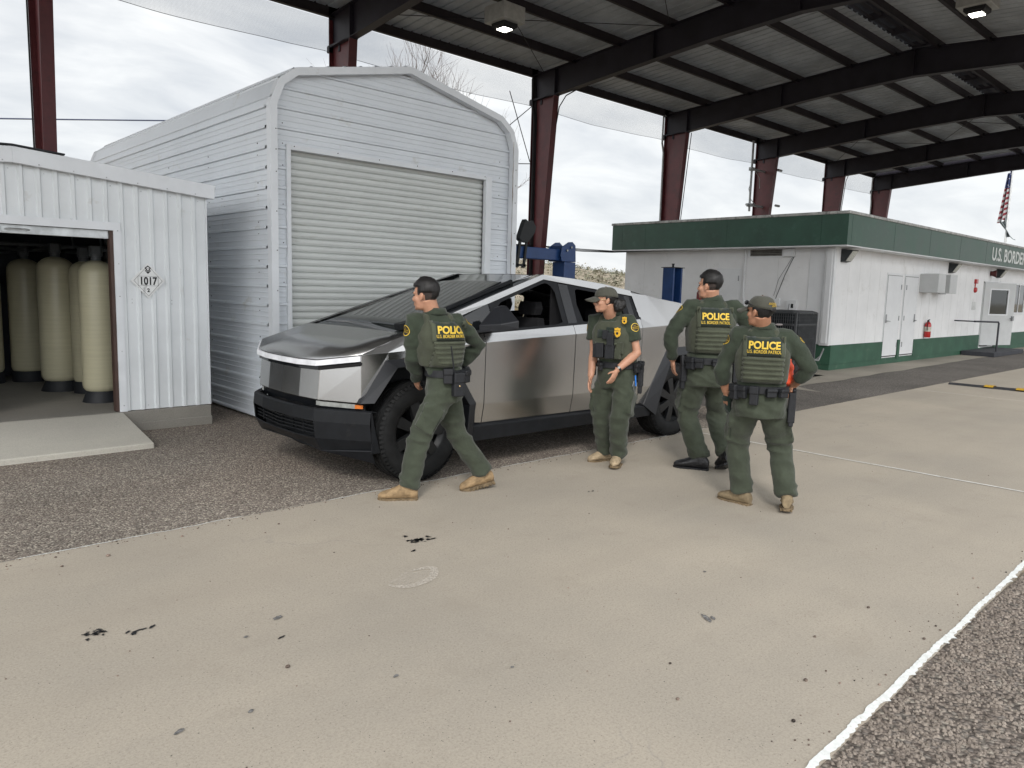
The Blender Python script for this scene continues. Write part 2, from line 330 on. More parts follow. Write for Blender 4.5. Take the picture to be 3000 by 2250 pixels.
tag(MB().add([(-60, 5.15, .0), (9.9, 5.15, .0), (9.9, 17.5, 0), (-60, 17.5, 0)], [(0, 1, 2, 3)]).build('chip_seal_ground', M_chip), kind='structure')
tag(MB().add([(9.9, 5.15, .0), (160, 5.15, .0), (160, 17.5, 0), (9.9, 17.5, 0)], [(0, 1, 2, 3)]).build('asphalt_ground', M_asph), kind='structure')
tag(MB().add([(-60, -30, -.004), (160, -30, -.004), (160, 1.11, -.004), (-60, 1.11, -.004)], [(0, 1, 2, 3)]).build('gravel_ground', M_chunk), kind='structure')
# the concrete lane: a slab with a slightly ragged edge
sl_ = MB(); rnd = random.Random(3)
def edge(y, n=420, amp=.008, x0=-20, x1=130, sl=0):
    o = []; x = x0
    while x < x1: o.append((x, y+sl*(x-2.55)*(1 if x < 9 else 0)+(sl*6.45 if x >= 9 else 0)+amp*(noise.noise(V((x*2.2, y, 0)))+.6*noise.noise(V((x*11, y, 5)))))); x += .06 if x < 18 else 2.0
    return o+[(x1, y)]
ea, eb = edge(5.15, amp=.02), edge(1.068, amp=.012, sl=.0205)
sl_.v = [V((x, y, .012)) for x, y in ea]+[V((x, y, .012)) for x, y in eb]+[V((x, y, -.1)) for x, y in ea]+[V((x, y, -.1)) for x, y in eb]
n_ = len(ea)
for i in range(n_-1): sl_.f += [(n_+i, n_+i+1, i+1, i), (i, i+1, 2*n_+i+1, 2*n_+i), (3*n_+i, 3*n_+i+1, n_+i+1, n_+i)]
sl_.m = [0]*len(sl_.f)
tag(sl_.build('concrete_lane', M_conc), kind='structure')
# marks on the lane
M_white = mat('white_paint', (.80, .82, .80), .7, var=.06, scale=40, dirt=((.45, .41, .35), 30, .58, .72))
M_seal = mat('joint_sealant', (.74, .73, .69), .8, var=.1, scale=30, dirt=((.42, .38, .31), 14, .56, .7))
M_tar = mat('black_tar', (.012, .013, .016), .45, var=.3, scale=60, bump=.4, bscale=90)
M_scuff = mat('pale_scuff', (.50, .46, .39), .8, var=.05, scale=30)
def ribbon(name, pts, wf, m, z=.0165, kind='structure', seed=1):
    b = MB(); r2 = random.Random(seed); P = [V((p[0], p[1], z)) for p in pts]; k = 0
    for i, p in enumerate(P):
        d = (P[min(i+1, len(P)-1)]-P[max(i-1, 0)]).normalized(); s2 = V((-d.y, d.x, 0)); w1, w2 = wf(i, r2)
        b.v += [p-s2*w1, p+s2*w2]
        if i: b.f.append((k-2, k, k+1, k-1)); b.m.append(0)
        k += 2
    return tag(b.build(name, m, fix=False), kind=kind)
pl_ = []; x = 1.0
while x < 8.0: pl_.append((x, 1.083+.0205*(x-2.55)+.012*(noise.noise(V((x*2.2, 1.068, 0)))+.6*noise.noise(V((x*11, 1.068, 5)))))); x += .018
ribbon('edge_line', pl_, lambda i, r2: (.014+r2.random()*.010+(.022*r2.random() if r2.random() < .10 else 0), .009+r2.random()*.005), M_white, seed=4)
pl_ = [(x, 5.146+.02*(noise.noise(V((x*2.2, 5.15, 0)))+.6*noise.noise(V((x*11, 5.15, 5))))) for x in [i*.03-2 for i in range(420)]]
ribbon('edge_line', pl_, lambda i, r2: ((.003, .003+r2.random()*.004) if noise.noise(V((i*.03, 0, 0))) > -.15 else (.0006, .0006)), M_white, seed=5)
ribbon('joint_line', [(7.87+.01*noise.noise(V((0, y*2, 0))), y) for y in [1.14+i*.04 for i in range(100)]], lambda i, r2: (.013+r2.random()*.005, .013+r2.random()*.005), M_seal)
ribbon('joint_line', [(15.2+.01*noise.noise(V((0, y*2, 4))), y) for y in [1.14+i*.04 for i in range(100)]], lambda i, r2: (.008, .008), M_seal)
def blob(cx_, cy_, sx, sy, ang, n=15, seed=0, jag=.45):
    r2 = random.Random(seed); b = []; ph = r2.random()*9
    for i in range(n):
        a = 2*math.pi*i/n; q = 1+jag*noise.noise(V((math.cos(a)*1.8+ph, math.sin(a)*1.8, seed)))*1.5
        x, y = math.cos(a)*sx*q, math.sin(a)*sy*q; b.append((cx_+x*math.cos(ang)-y*math.sin(ang), cy_+x*math.sin(ang)+y*math.cos(ang)))
    return b
sp_ = MB()
def addblob(mb, z, *a, **k):
    b = blob(*a, **k); mb.add([(x, y, z) for x, y in b], [tuple(range(len(b)))])
r3 = random.Random(11)
for cx_, cy_, s0, n0 in ((2.87, 3.94, .048, 9), (.90, 3.83, .034, 7)):
    for i in range(n0*3): addblob(sp_, .0165, cx_+r3.gauss(0, s0*.75), cy_+r3.gauss(0, s0*.75), s0*(.10+.32*r3.random()), s0*(.08+.22*r3.random()), r3.random()*3, n=19, seed=i+30, jag=.8)
for cx_, cy_ in ((2.97, 3.91), (2.93, 3.915), (2.73, 3.80), (1.05, 3.72), (1.01, 3.73), (1.08, 3.72), (1.12, 3.72), (1.03, 3.70), (4.76, 4.05), (4.72, 4.06), (1.55, 3.22)):
    addblob(sp_, .0165, cx_, cy_, .012+.014*r3.random(), .006+.006*r3.random(), r3.random(), seed=int(cx_*100))
tag(sp_.build('tar_spots', M_tar, fix=False), kind='structure')
sp_ = MB()
M_grey_mark = mat('grey_stain', (.19, .185, .18), .8, var=.3, scale=90)
for cx_, cy_, a, b in ((1.63, 3.43, .028, .016), (.91, 2.75, .022, .011), (1.17, 2.71, .014, .009), (1.76, 2.57, .016, .01), (3.33, 2.02, .05, .014), (1.42, 3.33, .012, .008), (3.36, 2.0, .022, .012), (3.9, 2.4, .01, .01), (2.2, 2.3, .011, .008)):
    addblob(sp_, .0165, cx_, cy_, a, b, R(60) if cx_ > 3 else .4, seed=int(cx_*50), jag=.3)
tag(sp_.build('dark_stains', M_grey_mark, fix=False), kind='structure')
M_sc = bpy.data.materials.new('scuff'); M_sc.use_nodes = True; t = M_sc.node_tree; b_ = t.nodes['Principled BSDF']; b_.inputs['Base Color'].default_value = (.62, .57, .50, 1); b_.inputs['Roughness'].default_value = .8
tn = N(t, 'ShaderNodeTexNoise'); tn.inputs['Scale'].default_value = 60; tcn = N(t, 'ShaderNodeTexCoord'); t.links.new(tcn.outputs['Object'], tn.inputs[0]); mr = N(t, 'ShaderNodeMapRange'); mr.inputs[1].default_value = .25; mr.inputs[2].default_value = .7; mr.inputs[3].default_value = .1; mr.inputs[4].default_value = .8; t.links.new(tn.outputs['Fac'], mr.inputs[0]); t.links.new(mr.outputs[0], b_.inputs['Alpha'])
pl_ = [(2.47+.165*math.cos(a)*(1+.1*math.sin(3*a)), 3.43+.085*math.sin(a)+.03*math.cos(a)) for a in [R(-200+i*7) for i in range(40)]]
ribbon('pale_scuff', pl_, lambda i, r2: (.028*math.sin(math.pi*i/39)**.5+.002, .02*math.sin(math.pi*i/39)**.5+.002), M_sc, z=.0175)
sp_ = MB(); addblob(sp_, .0170, 2.47, 3.44, .15, .075, .1, n=30, seed=77, jag=.25)
M_sc2 = M_sc.copy(); M_sc2.name = 'scuff_faint'
for n_ in M_sc2.node_tree.nodes:
    if n_.type == 'MAP_RANGE': n_.inputs[3].default_value = .05; n_.inputs[4].default_value = .35
tag(sp_.build('pale_scuff', M_sc2, fix=False), kind='structure')
M_peb = mat('pebble', (.20, .15, .12), .8, var=.5, scale=9)
def pebble(x, y, r, z=.012, seed=0):
    b = MB(); b.ell((0, 0, 0), (r, r*.8, r*.62), nu=8, nv=6)
    b.v = [p*(1+.25*noise.noise(p*60+V((seed, 0, 0)))) for p in b.v]; b.v = [p+V((x, y, z+r*.5)) for p in b.v]; return b
pb = MB()
for i, (x, y, r) in enumerate(((1.23, 4.88, .013), (.98, 4.86, .009), (1.7, 4.97, .010), (2.31, 4.83, .008), (3.12, 1.38, .011), (2.77, 1.26, .010), (4.15, 1.52, .010), (3.98, 1.18, .009), (2.78, 1.86, .008), (2.55, 1.66, .009), (1.44, 2.94, .012), (3.57, 1.55, .008))):
    q = pebble(x, y, r, seed=i); pb.add(q.v, q.f)
for i in range(150):
    x = r3.uniform(.3, 9); y = r3.uniform(1.2, 5.1); q = pebble(x, y, .002+.004*r3.random()**2, seed=i); pb.add(q.v, q.f)
for i in range(420):
    x = r3.uniform(.2, 8); y = (5.14-abs(r3.gauss(0, .06))) if i % 3 else (1.13+abs(r3.gauss(0, .09))); q = pebble(x, y, .0025+.005*r3.random()**2, seed=i); pb.add(q.v, q.f)
tag(pb.build('loose_pebbles', M_peb, smooth=True), 'small loose pebbles scattered over the pale concrete lane', 'pebbles', kind='stuff')
# loose aggregate standing proud of the coarse gravel in the right foreground
M_st1 = mat('stone_grey', (.31, .265, .225), .85, var=.45, scale=14, base2=(.15, .125, .105))
pb = MB()
for i in range(7000):
    x = r3.uniform(2.0, 6.2); y = 1.05+.0205*(x-2.55)-abs(r3.gauss(0, .42))
    if y < -.4: continue
    r = .0045+.0065*r3.random()**1.8; k = len(pb.v); a = r3.random()*3
    pts = [V((math.cos(a+j*1.2566)*r*(.7+.5*r3.random()), math.sin(a+j*1.2566)*r*(.7+.5*r3.random()), 0)) for j in range(5)]
    base = V((x, y, -.004)); top = V((r3.uniform(-.3, .3)*r, r3.uniform(-.3, .3)*r, r*.8))
    pb.v += [base+p for p in pts]+[base+p*.62+top for p in pts]
    pb.f += [(k+j, k+(j+1) % 5, k+5+(j+1) % 5, k+5+j) for j in range(5)]+[tuple(k+5+j for j in range(5))]; pb.m += [0]*6
tag(pb.build('gravel_stones', M_st1, fix=False), 'loose brown gravel stones beyond the white painted lane edge', 'gravel', kind='stuff')

# ================================================================ white metal garage
M_wpanel = mat('white_steel', (.68, .715, .755), .34, var=.025, scale=1.2, spec=.5, bump=.05, bscale=9, dirt=((.50, .49, .45), 2.6, .60, .78), rvar=.06)
M_wtrim = mat('white_trim', (.72, .745, .775), .36, var=.03, scale=3, dirt=((.45, .42, .36), 5, .66, .8))
M_slat = mat('roller_slat', (.62, .64, .625), .42, var=.04, scale=2, stretch=(.4, 1, 3), dirt=((.42, .42, .39), 4, .58, .75))
M_screw = mat('dark_screw', (.07, .065, .06), .5, metal=.6)
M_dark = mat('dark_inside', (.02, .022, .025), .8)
GX0, GX1, GY, GYB, GAP = 4.0, 7.863, 8.542, 15.95, 4.50
outl = [(4.0, 3.73), (4.11, 4.00), (4.32, 4.16), (5.93, 4.51), (7.54, 4.16), (7.753, 4.00), (7.863, 3.73)]
gar = empty('metal_garage', ((GX0+GX1)/2, GY, 0), 'tall white ribbed steel garage with closed roller door and rounded eaves behind the truck', 'garage')
def xlim(z):
    if z <= outl[0][1]: return GX0, GX1
    def f(L):
        for (xa, za), (xb, zb) in zip(L, L[1:]):
            if za <= z <= zb: return xa+(xb-xa)*(z-za)/(zb-za)
        return L[-1][0]
    return f(outl[:4]), f(outl[::-1][:4])
P9 = .2286
prof = [(0, 0), (.007, .026), (.030, .024), (.046, 0), (.103, 0), (.106, .006), (.118, .006), (.123, 0), (.163, 0), (.166, .006), (.178, .006), (.183, 0)]
def rib_levels(z0, z1, pitch=P9, pr=prof, ph=0):
    o = []; k = math.floor((z0-ph)/pitch)-1
    while True:
        for d, h in pr:
            z = ph+k*pitch+d
            if z > z1: return o
            if z >= z0: o.append((z, h))
        k += 1
# front wall, in three fields round the door
DX0, DX1, DZ = 4.255, 7.40, 3.285
fw = MB()
def field(za, zb, fx):
    L = [(za, 0)]+rib_levels(za+.001, zb-.001, ph=.045)+[(zb, 0)]
    for (z0, h0), (z1, h1) in zip(L, L[1:]):
        a0, b0 = fx(z0); a1, b1 = fx(z1)
        if b0-a0 < .01 and b1-a1 < .01: continue
        fw.add([(a0, GY-h0, z0), (b0, GY-h0, z0), (b1, GY-h1, z1), (a1, GY-h1, z1)], [(0, 1, 2, 3)])
field(0.02, DZ, lambda z: (GX0, DX0)); field(0.02, DZ, lambda z: (DX1, GX1)); field(DZ, GAP-.005, xlim)
front_o = fw.build('front_wall', M_wpanel, gar, fix=False)
# side walls and back
for sx, nm in ((GX0, -1), (GX1, 1)):
    b = MB(); L = [(0.02, 0)]+rib_levels(.021, 3.73, ph=.03)+[(3.73, 0)]
    for (z0, h0), (z1, h1) in zip(L, L[1:]): b.add([(sx+nm*h0, GY, z0), (sx+nm*h0, GYB, z0), (sx+nm*h1, GYB, z1), (sx+nm*h1, GY, z1)], [(0, 1, 2, 3)])
    b.build('side_wall', M_wpanel, gar)
b = MB(); b.add([(x, GYB, z) for x, z in [(GX0, .02)]+outl+[(GX1, .02)]], [tuple(range(9))]); b.build('back_wall', M_wpanel, gar)
# roof: the ribs run along the garage, over the rounded eaves
b = MB(); rp = []
def walk(L, pitch=.2286):
    o = []; s = 0
    for (xa, za), (xb, zb) in zip(L, L[1:]):
        d = V((xb-xa, zb-za)); ln = d.length; d.normalize(); nrm = V((-d.y, d.x)); t_ = 0; h0 = .016
        k = math.floor(s/pitch)
        if not o: o.append((xa-.016, za-.03))
        while k*pitch <= s+ln:
            for a, h in prof[:4]:
                q = k*pitch+a+.06-s
                if .002 < q < ln-.002: p = V((xa, za))+d*q+nrm*(h*.6+h0); o.append((p.x, p.y))
            k += 1
        o.append((xb+nrm.x*h0, zb+nrm.y*h0)); s += ln
    return o
ro = walk(outl)
for y0, y1 in ((GY-.10, GYB+.1),):
    b.v = [V((x, y, z)) for y in (y0, y1) for x, z in ro]; n_ = len(ro)
    b.f = [(i, i+1, n_+i+1, n_+i) for i in range(n_-1)]; b.m = [0]*len(b.f)
b.build('roof', M_wpanel, gar, fix=False)
# corner and gable trim
b = MB()
def trimline(L, w, y0, y1):
    n = len(L); off = []
    for i, p in enumerate(L):
        d = V((0, 0))
        if i > 0: e1 = (V(p)-V(L[i-1])).normalized(); d += V((e1.y, -e1.x))
        if i < n-1: e1 = (V(L[i+1])-V(p)).normalized(); d += V((e1.y, -e1.x))
        d.normalize(); off.append(V(p)+d*w)
    for i in range(n-1):
        a, c, d2, e2 = L[i], L[i+1], off[i+1], off[i]
        b.add([(a[0], y0, a[1]), (c[0], y0, c[1]), (d2.x, y0, d2.y), (e2.x, y0, e2.y), (a[0], y1, a[1]), (c[0], y1, c[1]), (d2.x, y1, d2.y), (e2.x, y1, e2.y)], [(0, 1, 2, 3), (4, 7, 6, 5), (3, 2, 6, 7), (0, 4, 5, 1), (0, 3, 7, 4), (1, 5, 6, 2)])
big = [(x+(-.014 if x < 5.93 else .014 if x > 5.94 else 0), z+.016) for x, z in outl]
trimline([(GX0-.022, .0)]+big+[(GX1+.022, .0)], .088, GY-.125, GY-.02)
b.build('corner_trim', M_wtrim, gar)
b = MB(); trimline([(GX0-.02, .0)]+big+[(GX1+.02, .0)], .07, GYB-.05, GYB+.12); b.build('corner_trim', M_wtrim, gar)
fr = MB(); fr.box((DX0-.035, GY-.045, 0.0), (DX0+.02, GY+.02, DZ+.03)); fr.box((DX1-.075, GY-.05, 0.0), (DX1+.035, GY+.02, DZ+.02)); fr.box((DX0+.02, GY-.042, DZ-.03), (DX1-.075, GY+.05, DZ+.03))
fr.build('door_frame', M_wtrim, gar, bevel=.004)
rs_ = MB(); zz_ = [.3+.05*i for i in range(72)]
for i, z in enumerate(zz_): w_ = .002+.007*max(0, noise.noise(V((z*4, 3, 0)))+.25); x = GX1-.088+.006*noise.noise(V((z*7, 0, 0))); rs_.v += [V((x-w_, GY-.1265, z)), V((x+w_, GY-.1265, z))]
rs_.f = [(2*i, 2*i+1, 2*i+3, 2*i+2) for i in range(71)]; rs_.m = [0]*71; rs_.build('rust_streak', mat('rust', (.22, .13, .07), .9, var=.3, scale=30), gar, fix=False)
# roller door
b = MB(); z = 0.02; L = []
while z < DZ: L += [(z, .010), (z+.007, -.016), (z+.013, -.012), (z+.024, .006), (z+.050, .016), (z+.070, .014)]; z += .0815
b.v = [V((x, GY+.07+h, zz)) for zz, h in [(a, -c) for a, c in L] for x in (DX0+.02, DX1-.05)]
b.f = [(2*i, 2*i+1, 2*i+3, 2*i+2) for i in range(len(L)-1)]; b.m = [0]*len(b.f); b.build('roller_door', M_slat, gar, fix=False)
s_ = MB()
def screw(p, nrm, r=.009): s_.lathe([(r*1.2, 0), (r*1.2, .002), (r*.75, .003), (r*.7, .008)], p, nrm, n=6)
for z in (3.55, 3.32, 3.07, 2.62, 2.17, 1.70, 1.0): screw((GX0+.02+.03, GY-.125, z-.1), (0, -1, 0), .006); screw((GX0+.19, GY-.002, z), (0, -1, 0), .006); screw((GX1-.03, GY-.125, z-.1), (0, -1, 0), .006); screw((GX1-.25, GY-.002, z), (0, -1, 0), .006)
for j in range(5):
    yy = GY+.25+j*1.5
    for k in range(15): screw((GX0, yy, .15+k*P9+(.06 if k % 2 else -.03)), (-1, 0, 0), .0075)
for x in (4.32, 4.9, 5.5, 6.1, 6.7, 7.3): screw((x, GY-.042, DZ+.012), (0, -1, 0), .006)
absorb(front_o, s_, M_screw)

# ================================================================ small white shed with tanks
M_shed = mat('shed_steel', (.71, .74, .76), .38, var=.03, scale=2, dirt=((.50, .49, .45), 3.5, .62, .8), rvar=.05)
M_alu = mat('galvanised', (.50, .52, .53), .38, metal=.7, var=.12, scale=8)
M_brown = mat('brown_jamb', (.07, .04, .032), .6)
SY, SX0, SX1 = 8.94, -.40, 3.42
shed = empty('tank_shed', (1.54, SY, 0), 'low white vertically ribbed steel shed with its roller door raised over pale tanks', 'shed')
def roofz(x): return 2.90-abs(x-1.54)*.083
b = MB()
def vfield(x0, x1, z0, z1f):
    xx = []; k = math.floor(x0/.1524)-1
    while True:
        brk = False
        for d, h in ((.0, 0), (.014, .019), (.044, .019), (.058, 0)):
            x = k*.1524+d+.055
            if x > x1: brk = True; break
            if x > x0: xx.append((x, h))
        if brk: break
        k += 1
    xx = [(x0, 0)]+xx+[(x1, 0)]
    for (xa, ha), (xb, hb) in zip(xx, xx[1:]): b.add([(xa, SY-ha, z0), (xb, SY-hb, z0), (xb, SY-hb, z1f(xb)), (xa, SY-ha, z1f(xa))], [(0, 1, 2, 3)])
vfield(2.43, SX1, .235, lambda x: roofz(x)-.06); vfield(SX0, .65, .235, lambda x: roofz(x)-.06); vfield(.65, 2.43, 2.215, lambda x: roofz(x)-.06)
b.box((SX1-.002, SY-.022, .235), (SX1+.012, SY+.06, 2.70))
shed_o = b.build('front_wall', M_shed, shed, fix=False)
b = MB(); b.box((SX1-.02, SY+.06, .235), (SX1+.005, 13.1, 2.68)); b.box((SX0-.01, SY+.03, .235), (SX0+.01, 13.1, 2.68)); b.box((SX0, 13.08, .235), (SX1, 13.1, 2.7)); b.build('side_wall', M_shed, shed)
b = MB()
for sx in (-1, 1):
    xa, xb = 1.54, (SX1+.10 if sx > 0 else SX0-.1); za, zb = roofz(xa)+.005, roofz(xb)+.005
    b.prism([(xa, SY-.07, za), (xb, SY-.07, zb), (xb, SY-.07, zb+.03), (xa, SY-.07, za+.03)], (0, 4.25, 0))
b.build('roof', M_alu, shed)
b = MB()
for sx in (-1, 1):
    xa, xb = 1.54, (SX1+.09 if sx > 0 else SX0-.09); za, zb = roofz(xa)+.045, roofz(xb)+.045
    b.prism([(xa, SY-.085, za), (xb, SY-.085, zb), (xb-.01*sx, SY-.085, zb-.155), (xa, SY-.085, za-.155)], (0, .055, 0))
b.build('fascia', M_wtrim, shed, bevel=.003)
b = MB(); b.prism([(.6, SY-.1, 2.925), (1.54, SY-.1, 2.965), (1.99, SY-.1, 2.93), (1.99, SY-.1, 2.915), (1.54, SY-.1, 2.95), (.6, SY-.1, 2.91)], (0, .5, 0)); b.build('ridge_cap', M_dark, shed)
b = MB(); b.box((.57, SY-.032, 2.20), (2.50, SY-.02, 2.285)); b.box((2.43, SY-.03, .23), (2.505, SY-.012, 2.20)); b.box((.57, SY-.03, .23), (.65, SY-.012, 2.20)); b.build('door_frame', M_wtrim, shed)
b = MB(); b.box((2.395, SY-.012, .235), (2.43, SY+.08, 2.2)); b.build('door_jamb', M_brown, shed); b = MB(); b.box((.65, SY-.012, .235), (.69, SY+.08, 2.2)); b.build('door_jamb', M_brown, shed)
rd = MB(); rd.box((.69, SY+.02, 2.11), (2.395, SY+.05, 2.20)); rd.box((.69, SY+.05, 2.14), (2.395, SY+.4, 2.45)); rd_o = rd.build('roller_door', M_alu, shed, bevel=.004)
h = MB(); h.tube([(1.46, SY+.02, 2.15), (1.46, SY-.02, 2.15), (1.50, SY-.04, 2.155), (1.56, SY-.045, 2.155), (1.62, SY-.04, 2.155), (1.66, SY-.02, 2.15), (1.66, SY+.02, 2.15)], .008, 6); h.cbox((1.45, SY+.012, 2.15), (.05, .01, .05)); h.cbox((1.67, SY+.012, 2.15), (.05, .01, .05)); h.build('handle', M_alu, rd_o)
s_ = MB()
for i in range(9): screw((1.15+i*.3048, SY-.1+.015, roofz(1.15+i*.3048)-.09), (0, -1, 0), .006); screw((1.2+i*.3048, SY-.02, roofz(1.2+i*.3048)-.16), (0, -1, 0), .005)
for z in (.3, .9, 1.5, 1.85, 2.2): screw((2.47, SY-.032, z), (0, -1, 0), .006); screw((3.27, SY-.002, z), (0, -1, 0), .005)
for x, z in ((2.60, 1.47), (2.60, 1.43), (3.02, 1.46), (3.02, 1.42), (2.73, .28), (2.98, .28)): screw((x, SY-.002, z), (0, -1, 0), .005)
absorb(shed_o, s_, M_alu)
b = MB(); b.box((SX0-.05, SY-.03, -.05), (SX1+.01, 13.15, .228)); b.box((2.5, SY-.045, -.02), (SX1+.015, SY-.03, .10)); b.build('foundation', M_conc3, shed, bevel=.008)
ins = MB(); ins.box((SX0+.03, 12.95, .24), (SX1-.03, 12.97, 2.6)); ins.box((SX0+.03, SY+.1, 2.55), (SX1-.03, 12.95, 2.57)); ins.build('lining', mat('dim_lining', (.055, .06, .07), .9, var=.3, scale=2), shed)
# tilted entrance slab
b = MB(); b.prism([(.2, SY-.03, -.02), (.2, 7.90, -.02), (.2, 7.90, .055), (.2, SY-.03, .225)], (2.26, 0, 0)); r_o = b.build('concrete_ramp', M_conc2, bevel=.01); tag(r_o, 'sloping pale concrete ramp leading up into the shed doorway', 'ramp')
# danger placard
sg = empty('hazard_placard', (2.767, SY-.03, 1.675), 'white diamond placard reading 1017 with skull mark on the shed wall', 'sign')
M_ink = mat('black_ink', (.012, .012, .014), .6, var=.1); M_pla = mat('placard_white', (.78, .79, .79), .5, var=.04, dirt=((.45, .46, .46), 9, .58, .66))
y0 = SY-.024; b = MB(); b.prism([(2.767+dx, y0, 1.675+dz) for dx, dz in ((0, -.195), (.17, -.01), (.178, .0), (.17, .012), (.0, .195), (-.17, .012), (-.178, 0), (-.17, -.01))], (0, .003, 0)); b.build('plate', M_pla, sg)
b = MB(); yy = y0-.0015; q = .16
for (xa, za), (xb, zb) in zip([(0, -q), (q, 0), (0, q), (-q, 0)], [(q, 0), (0, q), (-q, 0), (0, -q)]): b.beam((2.767+xa*.93, yy, 1.675+za*1.05), (2.767+xb*.93, yy, 1.675+zb*1.05), .002, .0035, (0, 1, 0))
for xa, za, xb, zb in ((-.105, .05, .105, .05), (-.105, -.055, .105, -.055), (-.105, .05, -.105, -.055), (.105, .05, .105, -.055)): b.beam((2.767+xa, yy, 1.675+za), (2.767+xb, yy, 1.675+zb), .002, .003, (0, 1, 0))
add_text(b, '1017', .118, frame((2.767, yy, 1.633), (1, 0, 0), (0, 0, 1)), bold=.0035, sx=.78)
add_text(b, '2', .055, frame((2.767, yy, 1.552), (1, 0, 0), (0, 0, 1)), bold=.002)
b.prism([(2.767+dx, yy, 1.675+dz) for dx, dz in ((0, .075), (.032, .108), (.02, .125), (.035, .14), (0, .168), (-.035, .14), (-.02, .125), (-.032, .108))], (0, .001, 0)); b.build('lettering', M_ink, sg, fix=False)
b = MB(); b.ell((2.767, yy-.001, 1.812), (.014, .002, .015)); b.cbox((2.767, yy-.001, 1.796), (.014, .003, .010))
for sx in (-1, 1): b.beam((2.767-.024*sx, yy-.001, 1.774), (2.767+.024*sx, yy-.001, 1.789), .002, .005, (0, 1, 0))
b.build('skull', M_pla, sg)
b = MB(); [b.ell((2.767+sx*.0055, yy-.003, 1.813), (.0038, .001, .0042)) for sx in (-1, 1)]; b.cbox((2.767, yy-.003, 1.794), (.009, .001, .002)); b.build('skull_eyes', M_ink, sg)
# tanks
M_tank = mat('fibreglass', (.52, .49, .345), .34, var=.03, scale=2, stretch=(1, 1, 30), bump=.06, bscale=7, bdist=.01, spec=.5)
M_boot = mat('black_rubber', (.02, .022, .026), .6)
M_pipe = mat('grey_pipe', (.10, .11, .12), .5)
def tank(x, y, r, h_, flare, label, sh=.0):
    t_ = empty('water_tank', (x, y, .229), label, 'tank', 'pale fibreglass tanks inside the shed')
    b = MB(); bz = .13; prof_ = [(r*math.sin(a), bz+.12*(1-math.cos(a))-.05) for a in [R(i*15) for i in range(7)]]+[(r, h_-.16)]+[(r*math.cos(a), h_-.16+.16*math.sin(a)) for a in [R(i*15) for i in range(1, 7)]]
    b.lathe(prof_, (0, 0, 0), n=40); b.build('shell', M_tank, t_, smooth=2, world=False)
    b = MB(); b.lathe([(r*(1.05 if flare else 1.0), 0), (r*(.82 if flare else 1.01), .02 if not flare else .12), (r*(.82 if flare else 1.01), .15)], n=32); b.build('base', M_boot, t_, smooth=True, world=False)
    b = MB(); b.lathe([(.055, h_-.01), (.055, h_+.04), (.07, h_+.045), (.07, h_+.16), (.03, h_+.17)], n=12); b.tube([(0, 0, h_+.1), (.15, 0, h_+.12), (.22, 0, h_+.12), (.22, .1, h_+.3)], .014, 6); b.cbox((-.02, -.06, h_+.11), (.09, .06, .09)); b.build('valve', M_pipe, t_, smooth=True, world=False)
for a in ((2.49, 9.86, .195, 1.67, True, 'front yellowish tank on a flared black foot beside the door jamb'), (2.56, 10.70, .17, 1.67, False, 'narrow tank half hidden behind the front yellowish tank'), (2.33, 11.1, .215, 1.72, True, 'wider tank with rounded bottom on flared foot, second from the jamb'), (2.20, 12.3, .21, 1.70, False, 'dim tank with straight black base band left of the rounded one'), (1.66, 12.3, .25, 1.66, False, 'leftmost dim tank cut off by the left edge of the photo')):
    tank(*a)
b = MB()
for i in range(6): b.tube([(1.1+.3*i, 12.4+.1*i, 2.0+.05*(i % 3)), (1.4+.3*i, 12.2, 2.05), (1.5+.3*i, 11.6, 2.02+.06*(i % 2))], .018, 6)
b.tube([(.8, 11.9, 2.1), (3.2, 11.9, 2.12)], .025, 6); b.tube([(.8, 10.4, 2.2), (3.2, 10.4, 2.2)], .02, 6); o = b.build('pipework', M_pipe, shed)
# ================================================================ canopy
M_red = mat('red_oxide_steel', (.105, .022, .025), .42, var=.12, scale=3, dirt=((.05, .018, .02), 4, .55, .75), rvar=.08)
M_rafter = mat('dark_primer_steel', (.020, .017, .026), .55, var=.15, scale=2)
M_purl = mat('purlin_steel', (.026, .020, .024), .6, var=.15, scale=2)
M_deck = mat('roof_deck', (.50, .53, .56), .6, metal=0, var=.10, scale=1.1, dirt=((.36, .38, .40), 2.5, .52, .75))
M_cable = mat('black_cable', (.015, .015, .017), .6)
M_cond = mat('grey_conduit', (.33, .34, .34), .5, metal=.3)
FX = [3.29, 9.45, 16.20, 22.86, 29.25, 35.6, 41.15]; YC = 16.8; YR = 8.5
def ztop(y): return 8.60-abs(y-YR)*.072
def zbot(y):
    yy = abs(y-YR)
    P = [(0, 7.86), (2.5, 7.74), (7.3, 7.32), (8.3, 7.27)]
    for (a, za), (b_, zb) in zip(P, P[1:]):
        if yy <= b_: return za+(zb-za)*(yy-a)/(b_-a)
    return P[-1][1]
can = empty('drive_through_canopy', (22, YC, 0), 'huge open steel canopy with maroon tapered columns, dark rafters and ribbed metal roof', 'canopy')
